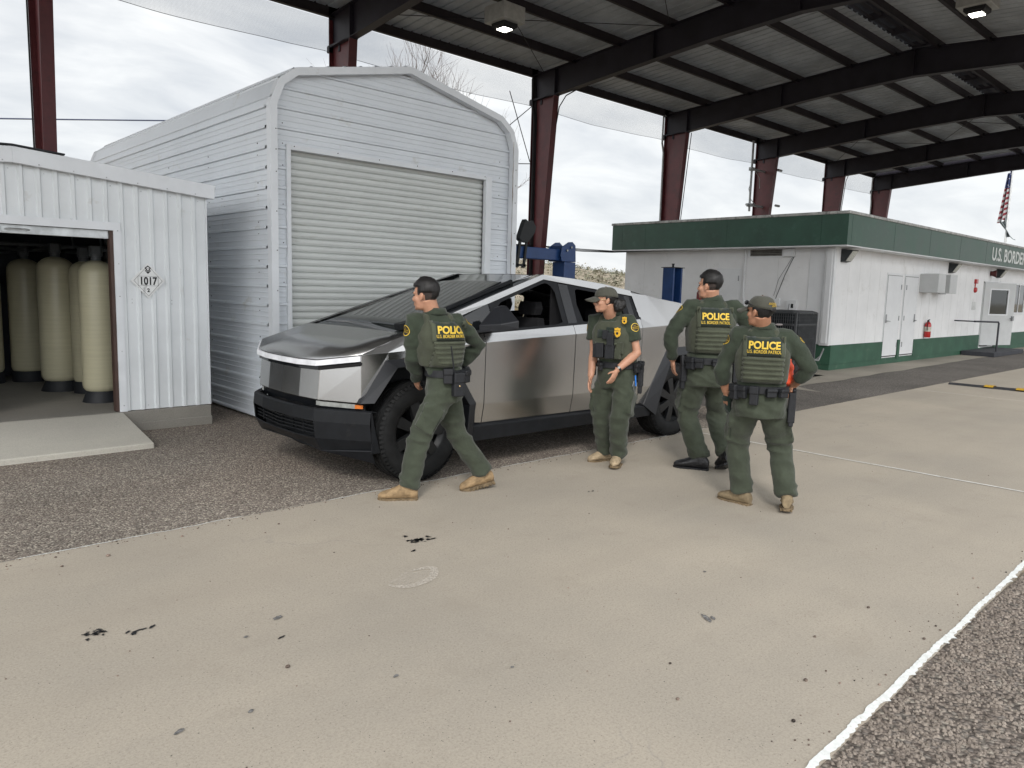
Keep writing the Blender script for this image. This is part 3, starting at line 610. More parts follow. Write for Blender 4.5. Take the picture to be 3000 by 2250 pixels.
for i, x in enumerate(FX):
    b = MB(); w = .11; xc = x+w; yi0, yi1 = YC-.36, YC-.92     # tapered column: narrow foot, wide head
    zt = 7.30
    b.box((xc-w, YC-.012, 0), (xc+w, YC, zt+.6))
    b.add([(xc-w, yi0, 0), (xc+w, yi0, 0), (xc+w, yi1, zt), (xc-w, yi1, zt), (xc-w, yi0+.014, 0), (xc+w, yi0+.014, 0), (xc+w, yi1+.014, zt), (xc-w, yi1+.014, zt)], [(0, 1, 2, 3), (5, 4, 7, 6), (0, 4, 5, 1), (3, 2, 6, 7), (0, 3, 7, 4), (1, 5, 6, 2)])
    b.add([(xc-.005, yi0+.014, 0), (xc-.005, YC-.012, 0), (xc-.005, YC-.012, zt), (xc-.005, yi1+.014, zt), (xc+.005, yi0+.014, 0), (xc+.005, YC-.012, 0), (xc+.005, YC-.012, zt), (xc+.005, yi1+.014, zt)], [(0, 1, 2, 3), (4, 7, 6, 5), (0, 3, 7, 4), (1, 5, 6, 2)])
    b.box((xc-w-.05, YC-.45, 0), (xc+w+.05, YC+.08, .02)); b.build('column', M_red, can)
    b = MB(); b.box((xc-w, yi1-.02, zt), (xc+w, YC+.08, zt+.02)); b.box((xc-w, YC-.012, zt-.14), (xc+w, YC+.1, zt)); b.box((xc-w, YC+.0, zt+.02), (xc+w, YC+.014, ztop(YC)+.28)); b.box((xc-.03, YC-.35, zt-.16), (xc+.03, YC-.28, zt)); b.build('cap_plate', M_rafter, can)
    b = MB(); ys_ = [YC, 15.9, 14, 12, 10.8, 9.6, YR, 7.4, 6.2, 5, 3, 1.1, .2]
    for ya, yb in zip(ys_, ys_[1:]):
        for z_f, dz in ((ztop, -.014), (zbot, .014)):
            b.add([(xc-w, ya, z_f(ya)), (xc+w, ya, z_f(ya)), (xc+w, yb, z_f(yb)), (xc-w, yb, z_f(yb)), (xc-w, ya, z_f(ya)+dz), (xc+w, ya, z_f(ya)+dz), (xc+w, yb, z_f(yb)+dz), (xc-w, yb, z_f(yb)+dz)], [(0, 1, 2, 3), (7, 6, 5, 4), (0, 3, 7, 4), (1, 5, 6, 2)])
        b.add([(xc-.005, ya, zbot(ya)+.014), (xc-.005, yb, zbot(yb)+.014), (xc-.005, yb, ztop(yb)-.014), (xc-.005, ya, ztop(ya)-.014), (xc+.005, ya, zbot(ya)+.014), (xc+.005, yb, zbot(yb)+.014), (xc+.005, yb, ztop(yb)-.014), (xc+.005, ya, ztop(ya)-.014)], [(0, 1, 2, 3), (7, 6, 5, 4)])
    for ys2 in (15.88, 12.4, YR, 4.6): b.box((xc-w+.004, ys2-.006, zbot(ys2)+.02), (xc+w-.004, ys2+.006, ztop(ys2)-.02))
    b.build('rafter', M_rafter, can)
PUR = [15.2, 13.6, 11.95, 10.3, 9.05, 7.95, 6.7, 5.05, 3.4, 1.8]
X0, X1 = -6.5, 41.6
for y in PUR:
    b = MB(); z = ztop(y); b.box((X0, y-.003, z-.06), (X1, y+.003, z+.2)); b.box((X0, y-.08, z-.06), (X1, y+.003, z-.054)); b.box((X0, y-.003, z+.19), (X1, y+.07, z+.196))
    for x in FX: b.beam((x+.11, y-.02, z+.02), (x+.11+.0, y-.02, z+.02-.0) if False else (x+.75, y-.02, z+.03), .04, .1)
    b.build('purlin', M_purl, can)
b = MB(); z = ztop(YC); b.box((X0, YC+.0, z-.06), (X1, YC+.012, z+.24)); b.box((X0, YC-.09, z-.06), (X1, YC, z-.05)); b.build('eave_strut', M_purl, can)
b = MB(); z = ztop(.2); b.box((X0, .1, z-.06), (X1, .112, z+.24)); b.build('eave_strut', M_purl, can)
b = MB(); prf = []
x = X0
while x < X1: prf += [(x, 0), (x+.02, .045), (x+.05, .045), (x+.07, 0)]; x += .305
for ya, yb in ((YC+.12, 8.80), (8.20, .05)):
    k = len(b.v); b.v += [V((x, y, ztop(y)+.2+h)) for y in (ya, yb) for x, h in prf]; n_ = len(prf); f = [(k+i, k+i+1, k+n_+i+1, k+n_+i) for i in range(n_-1)]; b.f += f; b.m += [0]*len(f)
dk = b.build('roof_deck', M_deck, can, fix=False)
so_ = dk.modifiers.new('thick', 'SOLIDIFY'); so_.thickness = .004; so_.offset = 1
# ridge ventilator: raised cap over a slot, held by cross plates
b = MB()
for x in [X0+i*1.5 for i in range(33)]: b.box((x, 8.0, 8.80), (x+.02, 9.0, 8.98))
b.add([(X0, 7.75, 8.98), (X1, 7.75, 8.98), (X1, 8.5, 9.06), (X0, 8.5, 9.06), (X1, 9.25, 8.98), (X0, 9.25, 8.98)], [(0, 1, 2, 3), (3, 2, 4, 5)])
for y in (8.2, 8.45, 8.7, 8.85): b.box((X0, y, 8.86), (X1, y+.11, 8.865))
b.build('ridge_vent', M_purl, can)
b = MB()
for ya, yb in ((YC+.12, YR), (YR, .05)): b.add([(x_, y_, ztop(y_)+d_) for x_ in (X1-.02, X1+.03) for y_, d_ in ((ya, -.04), (yb, -.04), (yb, .30), (ya, .30))], [(0, 1, 2, 3), (7, 6, 5, 4), (0, 4, 5, 1), (3, 2, 6, 7)])
b.build('rake_trim', M_rafter, can)
b = MB()
for i in range(5):
    if i in (1, 4):
        xa, xb = FX[i]+.2, FX[i+1]; 
        for (ya, yb) in ((16.3, 11.9), (11.9, 16.3), (11.9, 7.9), (7.9, 11.9)): MB().tube([(xa, ya, ztop(ya)-.05), (xb, yb, ztop(yb)-.05)], .010, 5).build('brace_rod', M_cable, can)
for p, q in (((9.6, YC, 7.15), (16.25, YC, .5)), ((9.6, YC, 2.0), (16.25, YC, 7.15)), ((14.2, YC, 5.2), (16.2, YC, 5.45)), ((15.3, YC, 7.4), (16.2, YC, 5.5))): MB().tube([p, q], .013, 5).build('brace_rod', M_cable, can)
# strap stays from purlins to rafter bottoms
b = MB()
for x in FX:
    for y in (15.2, 11.95, 5.05): MB().beam((x+.55, y, ztop(y)+.02), (x+.15, y, zbot(y)+.08), .006, .045).build('fly_brace', M_purl, can)
# mesh netting hanging under the eave
M_net = bpy.data.materials.new('netting'); M_net.use_nodes = True; t = M_net.node_tree; b_ = t.nodes['Principled BSDF']; b_.inputs['Base Color'].default_value = (.16, .16, .16, 1); b_.inputs['Roughness'].default_value = .8
tcn = N(t, 'ShaderNodeTexCoord'); wv = []
for d in ('X', 'Z'):
    w_ = N(t, 'ShaderNodeTexWave', bands_direction=d); w_.inputs['Scale'].default_value = 13; w_.inputs['Distortion'].default_value = .9; w_.inputs['Detail'].default_value = 1; w_.inputs['Detail Scale'].default_value = .6; t.links.new(tcn.outputs['Object'], w_.inputs['Vector']); wv.append(w_)
mx_ = N(t, 'ShaderNodeMath', operation='MAXIMUM'); t.links.new(wv[0].outputs['Fac'], mx_.inputs[0]); t.links.new(wv[1].outputs['Fac'], mx_.inputs[1])
mr = N(t, 'ShaderNodeMapRange'); mr.inputs[1].default_value = .45; mr.inputs[2].default_value = 1; mr.inputs[3].default_value = .06; mr.inputs[4].default_value = .36; t.links.new(mx_.outputs[0], mr.inputs[0]); t.links.new(mr.outputs[0], b_.inputs['Alpha'])
b = MB(); nx = 260
for i in range(nx+1):
    x = X0+(X1-X0)*i/nx; seg = 0
    for a, c in zip([X0-2]+FX, FX+[X1+2]):
        if a <= x <= c: seg = (x-a)/(c-a)
    sag = .09*math.sin(math.pi*seg)+.03*noise.noise(V((x*.6, 0, 0)))
    zb = 7.20-sag+(.0 if x > 12 else .05)
    for k in range(4): b.v.append(V((x, YC+.16+.05*k/3+.025*noise.noise(V((x*1.3, k, 0))), 7.98+(zb-7.98)*k/3)))
    if i: b.f += [(4*i-4+k, 4*i+k, 4*i+k+1, 4*i-3+k) for k in range(3)]; b.m += [0]*3
nb = b.build('netting', M_net, can, smooth=2, fix=False)
b = MB(); b.tube([nb.data.vertices[4*i+3].co+V(can.location) for i in range(nx+1)], .006, 4); b.build('net_hem', M_cable, can)
# cables and pipes on the columns
b = MB(); x = FX[2]
for k, r_ in enumerate((.022, .016, .03)):
    MB().tube([(x-.03+.055*k, YC-.03, 7.9), (x-.03+.055*k, YC-.05-.02*k, 7.3), (x+.0+.05*k, YC-.12, 6.7), (x+.0+.05*k, YC-.12, .3)], r_, 6).build('cable', M_cable, can)
MB().tube([(x+.23, YC-1.9, 7.45), (x+.22, YC-1.2, 7.28), (x+.21, YC-.95, 7.0), (x+.21, YC-.80, 6.3), (x+.21, YC-.40, .5)], .018, 6).build('cable', M_cable, can)
x = FX[3]; y = FX[5]
for pts in ([(x+.22, YC-1.0, 7.3), (x+.22, YC-.40, .5)], [(y+.22, YC-1.1, 7.5), (y+.22, YC-.95, 7.1), (y+.22, YC-.5, 2)], [(FX[0]-.02, YC-.02, 7.9), (FX[0]-.02, YC-.02, .2)]): MB().tube(pts, .015, 6).build('cable', M_cable, can)
b = MB()
for x in (FX[3], FX[6]): MB().tube([(x-.10, YC-.1, 7.95), (x-.16, YC-.05, 7.9), (x-.17, YC-.05, 7.1), (x-.17, YC-.05, 7.0), (x-.03, YC-.02, 6.7), (x-.03, YC-.02, 3.0)], .035, 8).build('downpipe', M_cond, can)
ant = MB(); x = FX[4]; ant.tube([(x+.4, YC-.4, 6.78), (x-1.0, YC-.35, 6.78)], .045, 8); ant.tube([(x+.4, YC-.4, 5.35), (x-1.1, YC-.35, 5.35)], .05, 8); ant.tube([(x-.85, YC-.35, 7.9), (x-.85, YC-.35, 5.1)], .045, 8)
for z in (6.78, 5.35): ant.cbox((x-.85, YC-.35, z), (.2, .16, .13)); ant.tube([(x+.25, YC-.9, z+.05), (x+.55, YC-.9, z+.05)], .05, 8)
ant.tube([(x-.6, YC-.35, 6.75), (x-.2, YC-.35, 6.5), (x-.05, YC-.3, 6.1)], .015, 5); ant.tube([(x-.8, YC-.33, 6.3), (x-.9, YC-.3, 6.0), (x-.7, YC-.3, 5.6), (x-.1, YC-.3, 5.3)], .015, 5)
o = ant.build('antenna_bracket', M_cond); tag(o, 'grey pipe antenna bracket clamped beside the middle far canopy column', 'bracket')
# canopy lamps
M_case = mat('lamp_casing', (.42, .42, .40), .5, var=.08)
M_led = mat('led_panel', (.9, .9, .85), .3, emit=(1, .97, .85, 9))
for (x, y, z, lab) in ((11.95, 13.35, 7.52, 'lit square canopy lamp in pale casing above the garage'), (18.6, 5.72, 7.75, 'lit square canopy lamp in pale casing near top right')):
    l_ = empty('canopy_lamp', (x, y, z), lab, 'lamp', 'square lamps under the canopy')
    b = MB(); b.prism([(-.33, -.33, .12), (.33, -.33, .12), (.33, .33, .12), (-.33, .33, .12)], (0, 0, .36)); b.tube([(0, 0, .5), (0, 0, ztop(y)+.15-z)], .03, 6); b.build('casing', M_case, l_, world=False, bevel=.01)
    b = MB(); b.ring_loft([[V((a*s, c*s, zz)) for a, c in ((-1, -1), (1, -1), (1, 1), (-1, 1))] for s, zz in ((.21, .13), (.21, .05), (.15, .0), (.13, .012))]); b.build('shade', M_cable, l_, world=False)
    b = MB(); b.box((-.125, -.125, -.008), (.125, .125, .008)); b.build('led', M_led, l_, world=False)
# power line at left, cable bundle to the office
M_line = mat('blue_cable', (.06, .07, .12), .6)
o = MB().tube([(-12+i*2.2, 24, 3.4+i*.32+.004*(i-6)**2) for i in range(12)], .020, 5).build('power_line', M_line); tag(o, 'thin power line crossing the sky at left behind the maroon column', 'cable')
b = MB()
for k in range(3): b.tube([(16.35-.02*k, 16.7, 3.03+.03*k), (16.5, 16.0, 2.98-.03*k), (16.7, 15, 2.90-.03*k), (16.85, 14, 2.84-.02*k), (17.22, 13, 2.83), (17.2, 11.2, 2.86+.02*k), (17.2, 9.2, 2.84)], .012, 5)
b.tube([(9.5, 16.7, 2.86), (13, 16.72, 2.90), (16.2, 16.7, 3.0)], .05, 6)
o = b.build('cable_bundle', M_cable); tag(o, 'sagging black cable bundle from canopy column to the office eave', 'cable')
# ================================================================ office building
M_wall = mat('white_stucco', (.76, .76, .76), .75, var=.03, scale=1.5, bump=.12, bscale=70, dirt=((.50, .49, .46), 1.4, .58, .8))
M_wend = M_wall
M_green = mat('green_paint', (.026, .078, .052), .42, var=.10, scale=1.6, dirt=((.05, .12, .085), 5, .55, .8), spec=.6, rvar=.08)
M_gbase = mat('green_base_paint', (.030, .092, .056), .6, var=.10, scale=2, dirt=((.10, .14, .10), 4, .58, .8))
M_roofcap = mat('weathered_gutter', (.48, .48, .46), .55, var=.15, scale=4, dirt=((.13, .13, .13), 7, .50, .66))
M_wdoor = mat('white_door', (.70, .71, .72), .45, var=.02, scale=3)
M_gdoor = mat('grey_door', (.50, .51, .51), .4, var=.03, scale=3)
M_gap = mat('shadow_gap', (.06, .06, .06), .9)
M_steel = mat('brushed_metal', (.32, .33, .34), .35, metal=.8)
M_glass = mat('window_glass', (.02, .025, .025), .05, spec=.9, var=.01)
M_redp = mat('red_paint', (.42, .015, .015), .3, var=.06, coat=.4)
BX, BY, BYB, BXE = 17.3, 7.715, 13.84, 46.0
off = empty('office_building', (BX, BY, 0), 'long white single storey office with green fascia and green painted base', 'building')
b = MB(); b.box((BX, BY, .16), (BXE, BYB, 2.95)); b.build('wall', M_wall, off)
b = MB()
for k in range(9):
    if k not in (2, ): b.box((BX-.0025, BY+.75+k*1.22*.55, .62), (BX, BY+.755+k*1.22*.55, 2.84)) if k in (1, 4, 7) else None
for k in range(22): 
    x = BX+.7+k*.61*1.0
    if 20.2 < x < 22.5 or 28.4 < x < 30: continue
    b.box((x, BY-.0018, .60), (x+.006, BY+.002, 2.84))
b.build('panel_seam', mat('seam', (.62, .62, .61), .8), off)
b = MB(); b.box((BX-.012, BY-.012, .0), (20.30, BY+.3, .145)); b.box((BX-.03, BY-.03, .14), (20.30, BY+.3, .59)); b.box((21.30, BY-.04, .12), (21.46, BY+.3, .62)); b.box((22.50, BY-.03, .12), (28.35, BY+.3, .60)); b.box((20.30, BY-.015, 0), (BXE, BY+.3, .155)); b.box((30.05, BY-.03, .16), (BXE, BY+.3, .60)); b.box((BX-.03, BY+.301, .0), (BX+.3, BYB+.01, .60))
b.build('base', M_gbase, off)
FA, FY = 16.80, 7.30
b = MB(); b.box((FA, FY, 2.86), (FA+.03, BYB+.12, 3.535)); b.box((FA+.031, FY, 2.86), (BXE, FY+.03, 3.535)); b.build('fascia', M_green, off)
b = MB()
for x in (17.0, 19.44, 21.88, 24.32, 26.76, 29.2): b.box((x, FY-.002, 2.865), (x+.008, FY, 3.53))
for y in (7.9, 10.3, 12.8, 13.6): b.box((FA-.002, y, 2.865), (FA, y+.008, 3.53))
b.build('fascia_seam', mat('green_seam', (.015, .05, .035), .6), off)
b = MB(); b.box((FA-.002, FY+.001, 2.835), (BXE, BYB+.1, 2.858)); b.build('soffit', M_wdoor, off)
b = MB(); b.box((FA-.03, FY-.03, 3.535), (BXE, BYB+.15, 3.60)); b.build('roof_edge', M_roofcap, off, bevel=.015, segs=2)
b = MB(); add_text(b, 'U.S. BORDER PATROL', .56, frame((27.35, FY-.006, 3.01), (1, 0, 0), (0, 0, 1)), bold=.014, sx=1.22, align='LEFT'); b.build('lettering', mat('sign_white', (.74, .76, .74), .6), off, fix=False)
# end wall: door, louvre, downpipe, boxes
b = MB(); b.box((BX-.01, 10.10, .15), (BX-.004, 11.20, 2.36)); b.box((BX-.014, 10.18, .2), (BX-.008, 11.12, 2.30)); e1 = b.build('door', M_wdoor, off, bevel=.002)
b = MB(); [b.box((BX-.02, 10.17, z), (BX-.01, 10.20, z+.13)) for z in (.5, 1.2, 2.05)]; b.build('hinge', M_steel, e1)
lv = MB(); lv.box((BX-.03, 9.0, 2.62), (BX, 9.95, 2.66)); lv.box((BX-.03, 9.0, 2.82), (BX, 9.95, 2.85)); lv.box((BX-.03, 9.0, 2.66), (BX, 9.05, 2.82)); lv.box((BX-.03, 9.9, 2.66), (BX, 9.95, 2.82)); l_o = lv.build('louvre', M_wdoor, off)
lv = MB(); [lv.prism([(BX-.02, 9.05, 2.665+k*.04), (BX-.004, 9.05, 2.69+k*.04), (BX-.004, 9.05, 2.695+k*.04), (BX-.02, 9.05, 2.67+k*.04)], (0, .85, 0)) for k in range(4)]; lv.build('blade', mat('louvre_blade', (.20, .19, .17), .6), l_o)
b = MB(); b.box((BX-.003, 9.05, 2.66), (BX-.002, 9.9, 2.82)); b.build('opening', M_dark, l_o)
b = MB(); b.box((BX-.11, 8.72, 2.64), (BX, 8.98, 2.82)); b.build('junction_box', M_wdoor, off, bevel=.005)
b = MB(); b.tube([(BX-.01, 8.75, 2.64), (BX-.01, 8.95, 2.2), (BX-.01, 9.15, 1.62)], .007, 5); b.tube([(BX-.01, 8.78, 2.64), (BX-.015, 9.10, 2.1), (BX-.01, 9.2, 1.7)], .004, 5); b.build('cord', M_cable, off)
b = MB(); b.tube([(BX-.03, 10.02, 2.83), (BX-.03, 10.02, 1.7), (BX-.03, 9.96, 1.4), (BX-.03, 9.9, .4)], .022, 6); b.build('conduit', M_wdoor, off)
b = MB(); b.box((BX-.10, 7.715, .58), (BX+.0, 7.95, 2.84)); b.box((BX-.13, 7.76, .62), (BX-.10, 7.90, 2.84)); b.box((BX-.02, 7.95, .6), (BX, 8.35, 2.84)); b.build('downpipe', M_wdoor, off, bevel=.01)
b = MB(); b.box((BX-.09, 8.58, 1.32), (BX, 8.82, 1.60)); br = b.build('breaker_box', M_wdoor, off, bevel=.006); b = MB(); b.box((BX-.095, 8.64, 1.42), (BX-.088, 8.70, 1.52)); b.tube([(BX-.1, 8.74, 1.52), (BX-.11, 8.75, 1.4), (BX-.09, 8.76, 1.3)], .006, 5); b.build('switch', M_dark, br)
b = MB(); b.box((BX-.07, 9.02, 1.45), (BX, 9.16, 1.63)); b.build('socket_box', M_wdoor, off, bevel=.004)
# front: two utility doors
for x0, x1, zt_, hside in ((20.34, 21.28, 2.30, -1), (21.52, 22.44, 2.30, 1)):
    b = MB(); b.box((x0-.05, BY-.012, .2), (x1+.05, BY-.003, zt_+.07)); f_ = b.build('door_frame', M_wdoor, off)
    b = MB(); b.box((x0, BY-.018, .215), (x1, BY-.013, zt_)); d_ = b.build('door', M_wdoor, off)
    b = MB(); b.box((x0-.012, BY-.0145, .2), (x0, BY-.0125, zt_+.01)); b.box((x1, BY-.0145, .2), (x1+.012, BY-.0125, zt_+.01)); b.box((x0-.012, BY-.0145, zt_), (x1+.012, BY-.0125, zt_+.012)); b.box((x0, BY-.02, .19), (x1, BY-.013, .215)); b.build('gap', M_gap, f_)
    hx = x0+.06 if hside < 0 else x1-.06; b = MB(); b.box((hx-.03, BY-.03, 1.08), (hx+.03, BY-.018, 1.30)); b.tube([(hx, BY-.03, 1.13), (hx, BY-.08, 1.13), (hx-.12*hside, BY-.085, 1.12)], .012, 6); b.build('door_handle', M_steel, d_)
    kx = x1-.02 if hside < 0 else x0+.1; b = MB(); [b.box((kx-.02, BY-.026, z), (kx+.03, BY-.018, z+.13)) for z in (.42, 1.13, 1.95)]; b.build('hinge', M_steel, d_)
# exhaust hoods
for x, w_ in ((22.6, .58), (23.55, .58)):
    e_ = empty('vent_hood', (x, BY, 2.15), 'left boxy louvred vent hood on the office wall beside the doors' if x < 23 else 'right boxy louvred vent hood, further from the office doors', 'vent', 'vent hoods on the office wall')
    b = MB(); b.box((0, -.48, -.25), (w_, 0, .27)); b.build('hood', M_gdoor, e_, world=False, bevel=.01)
    b = MB(); b.box((w_, -.44, -.2), (w_+.02, -.06, .2)); b.build('frame', M_wdoor, e_, world=False)
    b = MB(); [b.prism([(w_+.022, -.42, -.17+k*.09), (w_+.05, -.42, -.15+k*.09), (w_+.03, -.42, -.09+k*.09)], (0, .34, 0)) for k in range(4)]; b.build('louvre', M_steel, e_, world=False)
b = MB(); b.box((24.15, BY-.03, 1.88), (24.75, BY, 2.42)); b.box((24.25, BY-.05, 1.98), (24.68, BY-.031, 2.34)); o = b.build('louvre_panel', M_steel, bevel=.01); tag(o, 'flat louvred grille panel mounted on office wall right of the vent hoods', 'vent')
# open entrance door, hinged near x=28.4 and swung out towards the lane
er = empty('entrance_door', (28.42, BY-.02, .25), 'open grey office door with glazed upper panel swung out over the step', 'door', rz=0)
dirv = V((1.58, -.50, 0)).normalized(); LN = 1.66
def DP(u, z, o_=0): return V((dirv.x*u-dirv.y*-o_*1.0, dirv.y*u-dirv.x*-o_*-1.0, z))
def dbox(mb, u0, u1, z0, z1, t0=-.022, t1=.022):
    n = V((dirv.y, -dirv.x, 0)); P = lambda u, z, t_: dirv*u+n*t_+V((0, 0, z)); mb.add([P(u0, z0, t0), P(u1, z0, t0), P(u1, z0, t1), P(u0, z0, t1), P(u0, z1, t0), P(u1, z1, t0), P(u1, z1, t1), P(u0, z1, t1)], [(3, 2, 1, 0), (4, 5, 6, 7), (0, 1, 5, 4), (1, 2, 6, 5), (2, 3, 7, 6), (3, 0, 4, 7)])
b = MB(); dbox(b, 0, .32, .0, 2.07); dbox(b, 1.28, LN, .0, 2.07); dbox(b, .32, 1.28, 0, 1.02); dbox(b, .32, 1.28, 1.86, 2.07); b.build('leaf', M_gdoor, er, world=False)
b = MB(); dbox(b, .32, 1.28, 1.02, 1.86, -.004, .004); b.build('pane', M_glass, er, world=False)
b = MB(); [dbox(b, *q, -.03, .03) for q in ((.29, .34, 1.0, 1.88), (1.26, 1.31, 1.0, 1.88), (.34, 1.26, 1.0, 1.04), (.34, 1.26, 1.84, 1.88))]; b.build('window_frame', M_wdoor, er, world=False)
b = MB(); dbox(b, 1.54, 1.64, .82, .98, .022, .06); b.tube([dirv*1.6+V((0.02, -.06, .9)), dirv*1.45+V((-.02, -.12, .9)), dirv*1.35+V((-.02, -.1, .9))], .015, 6); b.build('door_handle', M_steel, er, world=False)
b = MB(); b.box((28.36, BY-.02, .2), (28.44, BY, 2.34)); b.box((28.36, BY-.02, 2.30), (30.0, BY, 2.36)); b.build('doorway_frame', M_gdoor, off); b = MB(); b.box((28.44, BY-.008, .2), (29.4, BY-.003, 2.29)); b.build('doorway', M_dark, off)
# window beyond the door
b = MB(); [b.box(q[0], q[1]) for q in (((30.1, BY-.03, 1.27), (33.4, BY, 1.33)), ((30.1, BY-.03, 2.33), (33.4, BY, 2.40)), ((32.6, BY-.03, 1.33), (32.66, BY, 2.33)), ((31.3, BY-.03, 1.33), (31.36, BY, 2.33)), ((30.1, BY-.03, 1.33), (30.16, BY, 2.33)), ((33.34, BY-.03, 1.33), (33.4, BY, 2.33)))]; w_o = b.build('window', M_wdoor, off)
b = MB(); b.box((30.16, BY-.012, 1.33), (33.34, BY-.006, 2.33)); b.build('pane', M_glass, w_o)
# step and rail
b = MB(); b.box((26.6, 6.75, .0), (29.9, 7.68, .14)); o = b.build('entrance_step', mat('dark_step', (.035, .037, .045), .7), bevel=.01); tag(o, 'low dark grey step below the open office door', 'step')
b = MB(); b.tube([(25.6, 7.1, 1.10), (27.25, 6.9, 1.07), (27.32, 6.9, 1.03), (27.35, 6.9, .0)], .028, 8); b.tube([(25.6, 7.1, 1.10), (25.6, 7.65, 1.10)], .02, 6); o = b.build('handrail', mat('dark_rail', (.05, .05, .06), .5, metal=.4), smooth=True); tag(o, 'dark metal handrail standing before the open office door', 'handrail')
# wall lamps
for x, lab in ((17.62, 'black wall flood lamp at the near corner of the office'), (24.95, 'black wall flood lamp between vent hoods and red alarms'), (29.75, 'black wall flood lamp above the open office door')):
    w_ = empty('wall_lamp', (x, BY, 2.66), lab, 'lamp', 'flood lamps along the office wall')
    b = MB(); b.prism([(-.14, 0, .15), (-.14, -.26, .13), (-.14, -.10, -.13), (-.14, 0, -.15)], (.34, 0, 0)); b.build('housing', M_dark if False else mat('black_casting', (.022, .026, .028), .5), w_, world=False, bevel=.006)
    b = MB(); b.prism([(-.11, -.262, .11), (-.11, -.112, -.12), (-.11, -.122, -.125), (-.11, -.272, .105)], (.28, 0, 0)); b.build('lens', mat('lamp_lens', (.55, .55, .50), .25, var=.15, scale=30), w_, world=False)
# extinguisher
fe = empty('fire_extinguisher', (23.30, BY-.09, .64), 'red fire extinguisher hung on the white office wall right of the doors', 'fire extinguisher')
b = MB(); b.lathe([(.08, 0), (.088, .02), (.088, .36), (.06, .42), (.03, .44)], n=20); b.build('cylinder', M_redp, fe, smooth=True, world=False)
b = MB(); b.lathe([(.0895, .17), (.0895, .30)], n=20, cap=False); b.build('paper_tag', mat('tag_paper', (.6, .58, .5), .7, var=.2, scale=40), fe, smooth=True, world=False)
b = MB(); b.cbox((0, 0, .46), (.05, .05, .05)); b.beam((-.02, 0, .49), (.1, 0, .51), .02, .015); b.tube([(0, 0, .46), (-.09, -.02, .47), (-.12, -.02, .36), (-.1, -.02, .2)], .011, 6); b.build('valve', M_cable, fe, world=False)
# alarms
for x, z, lab, nm in ((27.45, 2.32, 'upper small red alarm box on the office wall', 'alarm_box'), (27.46, 2.06, 'lower round red alarm bell on the office wall', 'alarm_bell')):
    b = MB()
    if nm == 'alarm_box': b.box((x-.09, BY-.07, z-.06), (x+.09, BY, z+.08)); b.box((x-.02, BY-.03, z-.16), (x+.02, BY, z-.06))
    else: b.lathe([(.09, 0), (.09, .04), (.06, .07), (.02, .08)], (x, BY, z), (0, -1, 0), n=18)
    o = b.build(nm, M_redp, bevel=.006); tag(o, lab, 'alarm')
b = MB(); b.lathe([(.08, 0), (.08, .06), (.12, .16), (.12, .18), (.05, .17)], (28.95, BY, 2.63), (.2, -1, 0), n=16); o = b.build('wall_siren', mat('maroon_siren', (.09, .02, .02), .5), smooth=True); tag(o, 'dark maroon siren cone above the open office door', 'siren')
b = MB(); b.box((27.35, BY-.006, 1.42), (27.75, BY, 1.68)); sg2 = b.build('notice', mat('notice_plate', (.60, .61, .60), .5), bevel=.002); tag(sg2, 'small grey notice plate on white wall below the red alarms', 'sign')
# air conditioner
ac = empty('air_conditioner', (15.45, 7.9, 0), 'large dark grey cube air conditioner with vertical grille behind the capped man', 'air conditioner')
M_ac = mat('dark_grey_case', (.055, .058, .062), .5, var=.1, scale=5); M_acf = mat('grille_wire', (.075, .08, .085), .45, metal=.3)
W_ = .50
b = MB(); b.box((-W_+.04, -W_+.04, .08), (W_-.04, W_-.04, 1.33)); b.build('core', M_dark, ac, world=False)
b = MB(); oct_ = lambda s, c: [(s, c), (c, s), (-c, s), (-s, c), (-s, -c), (-c, -s), (c, -s), (s, -c)]
b.ring_loft([[V((x, y, z)) for x, y in oct_(s, s-.09)] for s, z in ((W_, 0), (W_, .09))]); b.ring_loft([[V((x, y, z)) for x, y in oct_(s, s-.09)] for s, z in ((W_, 1.08), (W_+.01, 1.12), (W_-.005, 1.13))])
b.ring_loft([[V((x, y, z)) for x, y in oct_(s, s-.09)] for s, z in ((W_+.005, 1.34), (W_+.005, 1.37), (W_-.08, 1.40))])
for sx in (-1, 1):
    for sy in (-1, 1): b.beam((sx*(W_-.04), sy*(W_-.04), .05), (sx*(W_-.04), sy*(W_-.04), 1.36), .05, .05)
b.build('case', M_ac, ac, world=False, bevel=.006)
b = MB()
for i in range(17):
    u = -W_+.1+i*.05
    for sx in (-1, 1): b.beam((sx*W_, u, .09), (sx*W_, u, 1.08), .012, .012); b.beam((u, sx*W_, .09), (u, sx*W_, 1.08), .012, .012); b.beam((sx*(W_-.0), u, 1.13), (sx*(W_+.0), u, 1.34), .010, .010); b.beam((u, sx*W_, 1.13), (u, sx*W_, 1.34), .010, .010)
for z in (.3, .55, .8): b.ring_loft([[V((x, y, zz)) for x, y in oct_(W_-.006, W_-.096)] for zz in (z, z+.01)], cap=False)
for z in (1.2, 1.27): b.ring_loft([[V((x, y, zz)) for x, y in oct_(W_-.006, W_-.096)] for zz in (z, z+.008)], cap=False)
b.build('grille', M_acf, ac, world=False)
b = MB(); b.ell((-W_-.015, -.12, 1.10), (.012, .085, .022)); b.build('badge_plate', mat('badge_silver', (.55, .5, .5), .4), ac, world=False)
b = MB(); b.box((-.6, -.6, -.02), (.6, .6, .06)); 
o = MB().box((14.8, 7.25, -.02), (16.15, 8.6, .0045)).build('equipment_pad', M_conc3, bevel=.01); tag(o, kind='structure')
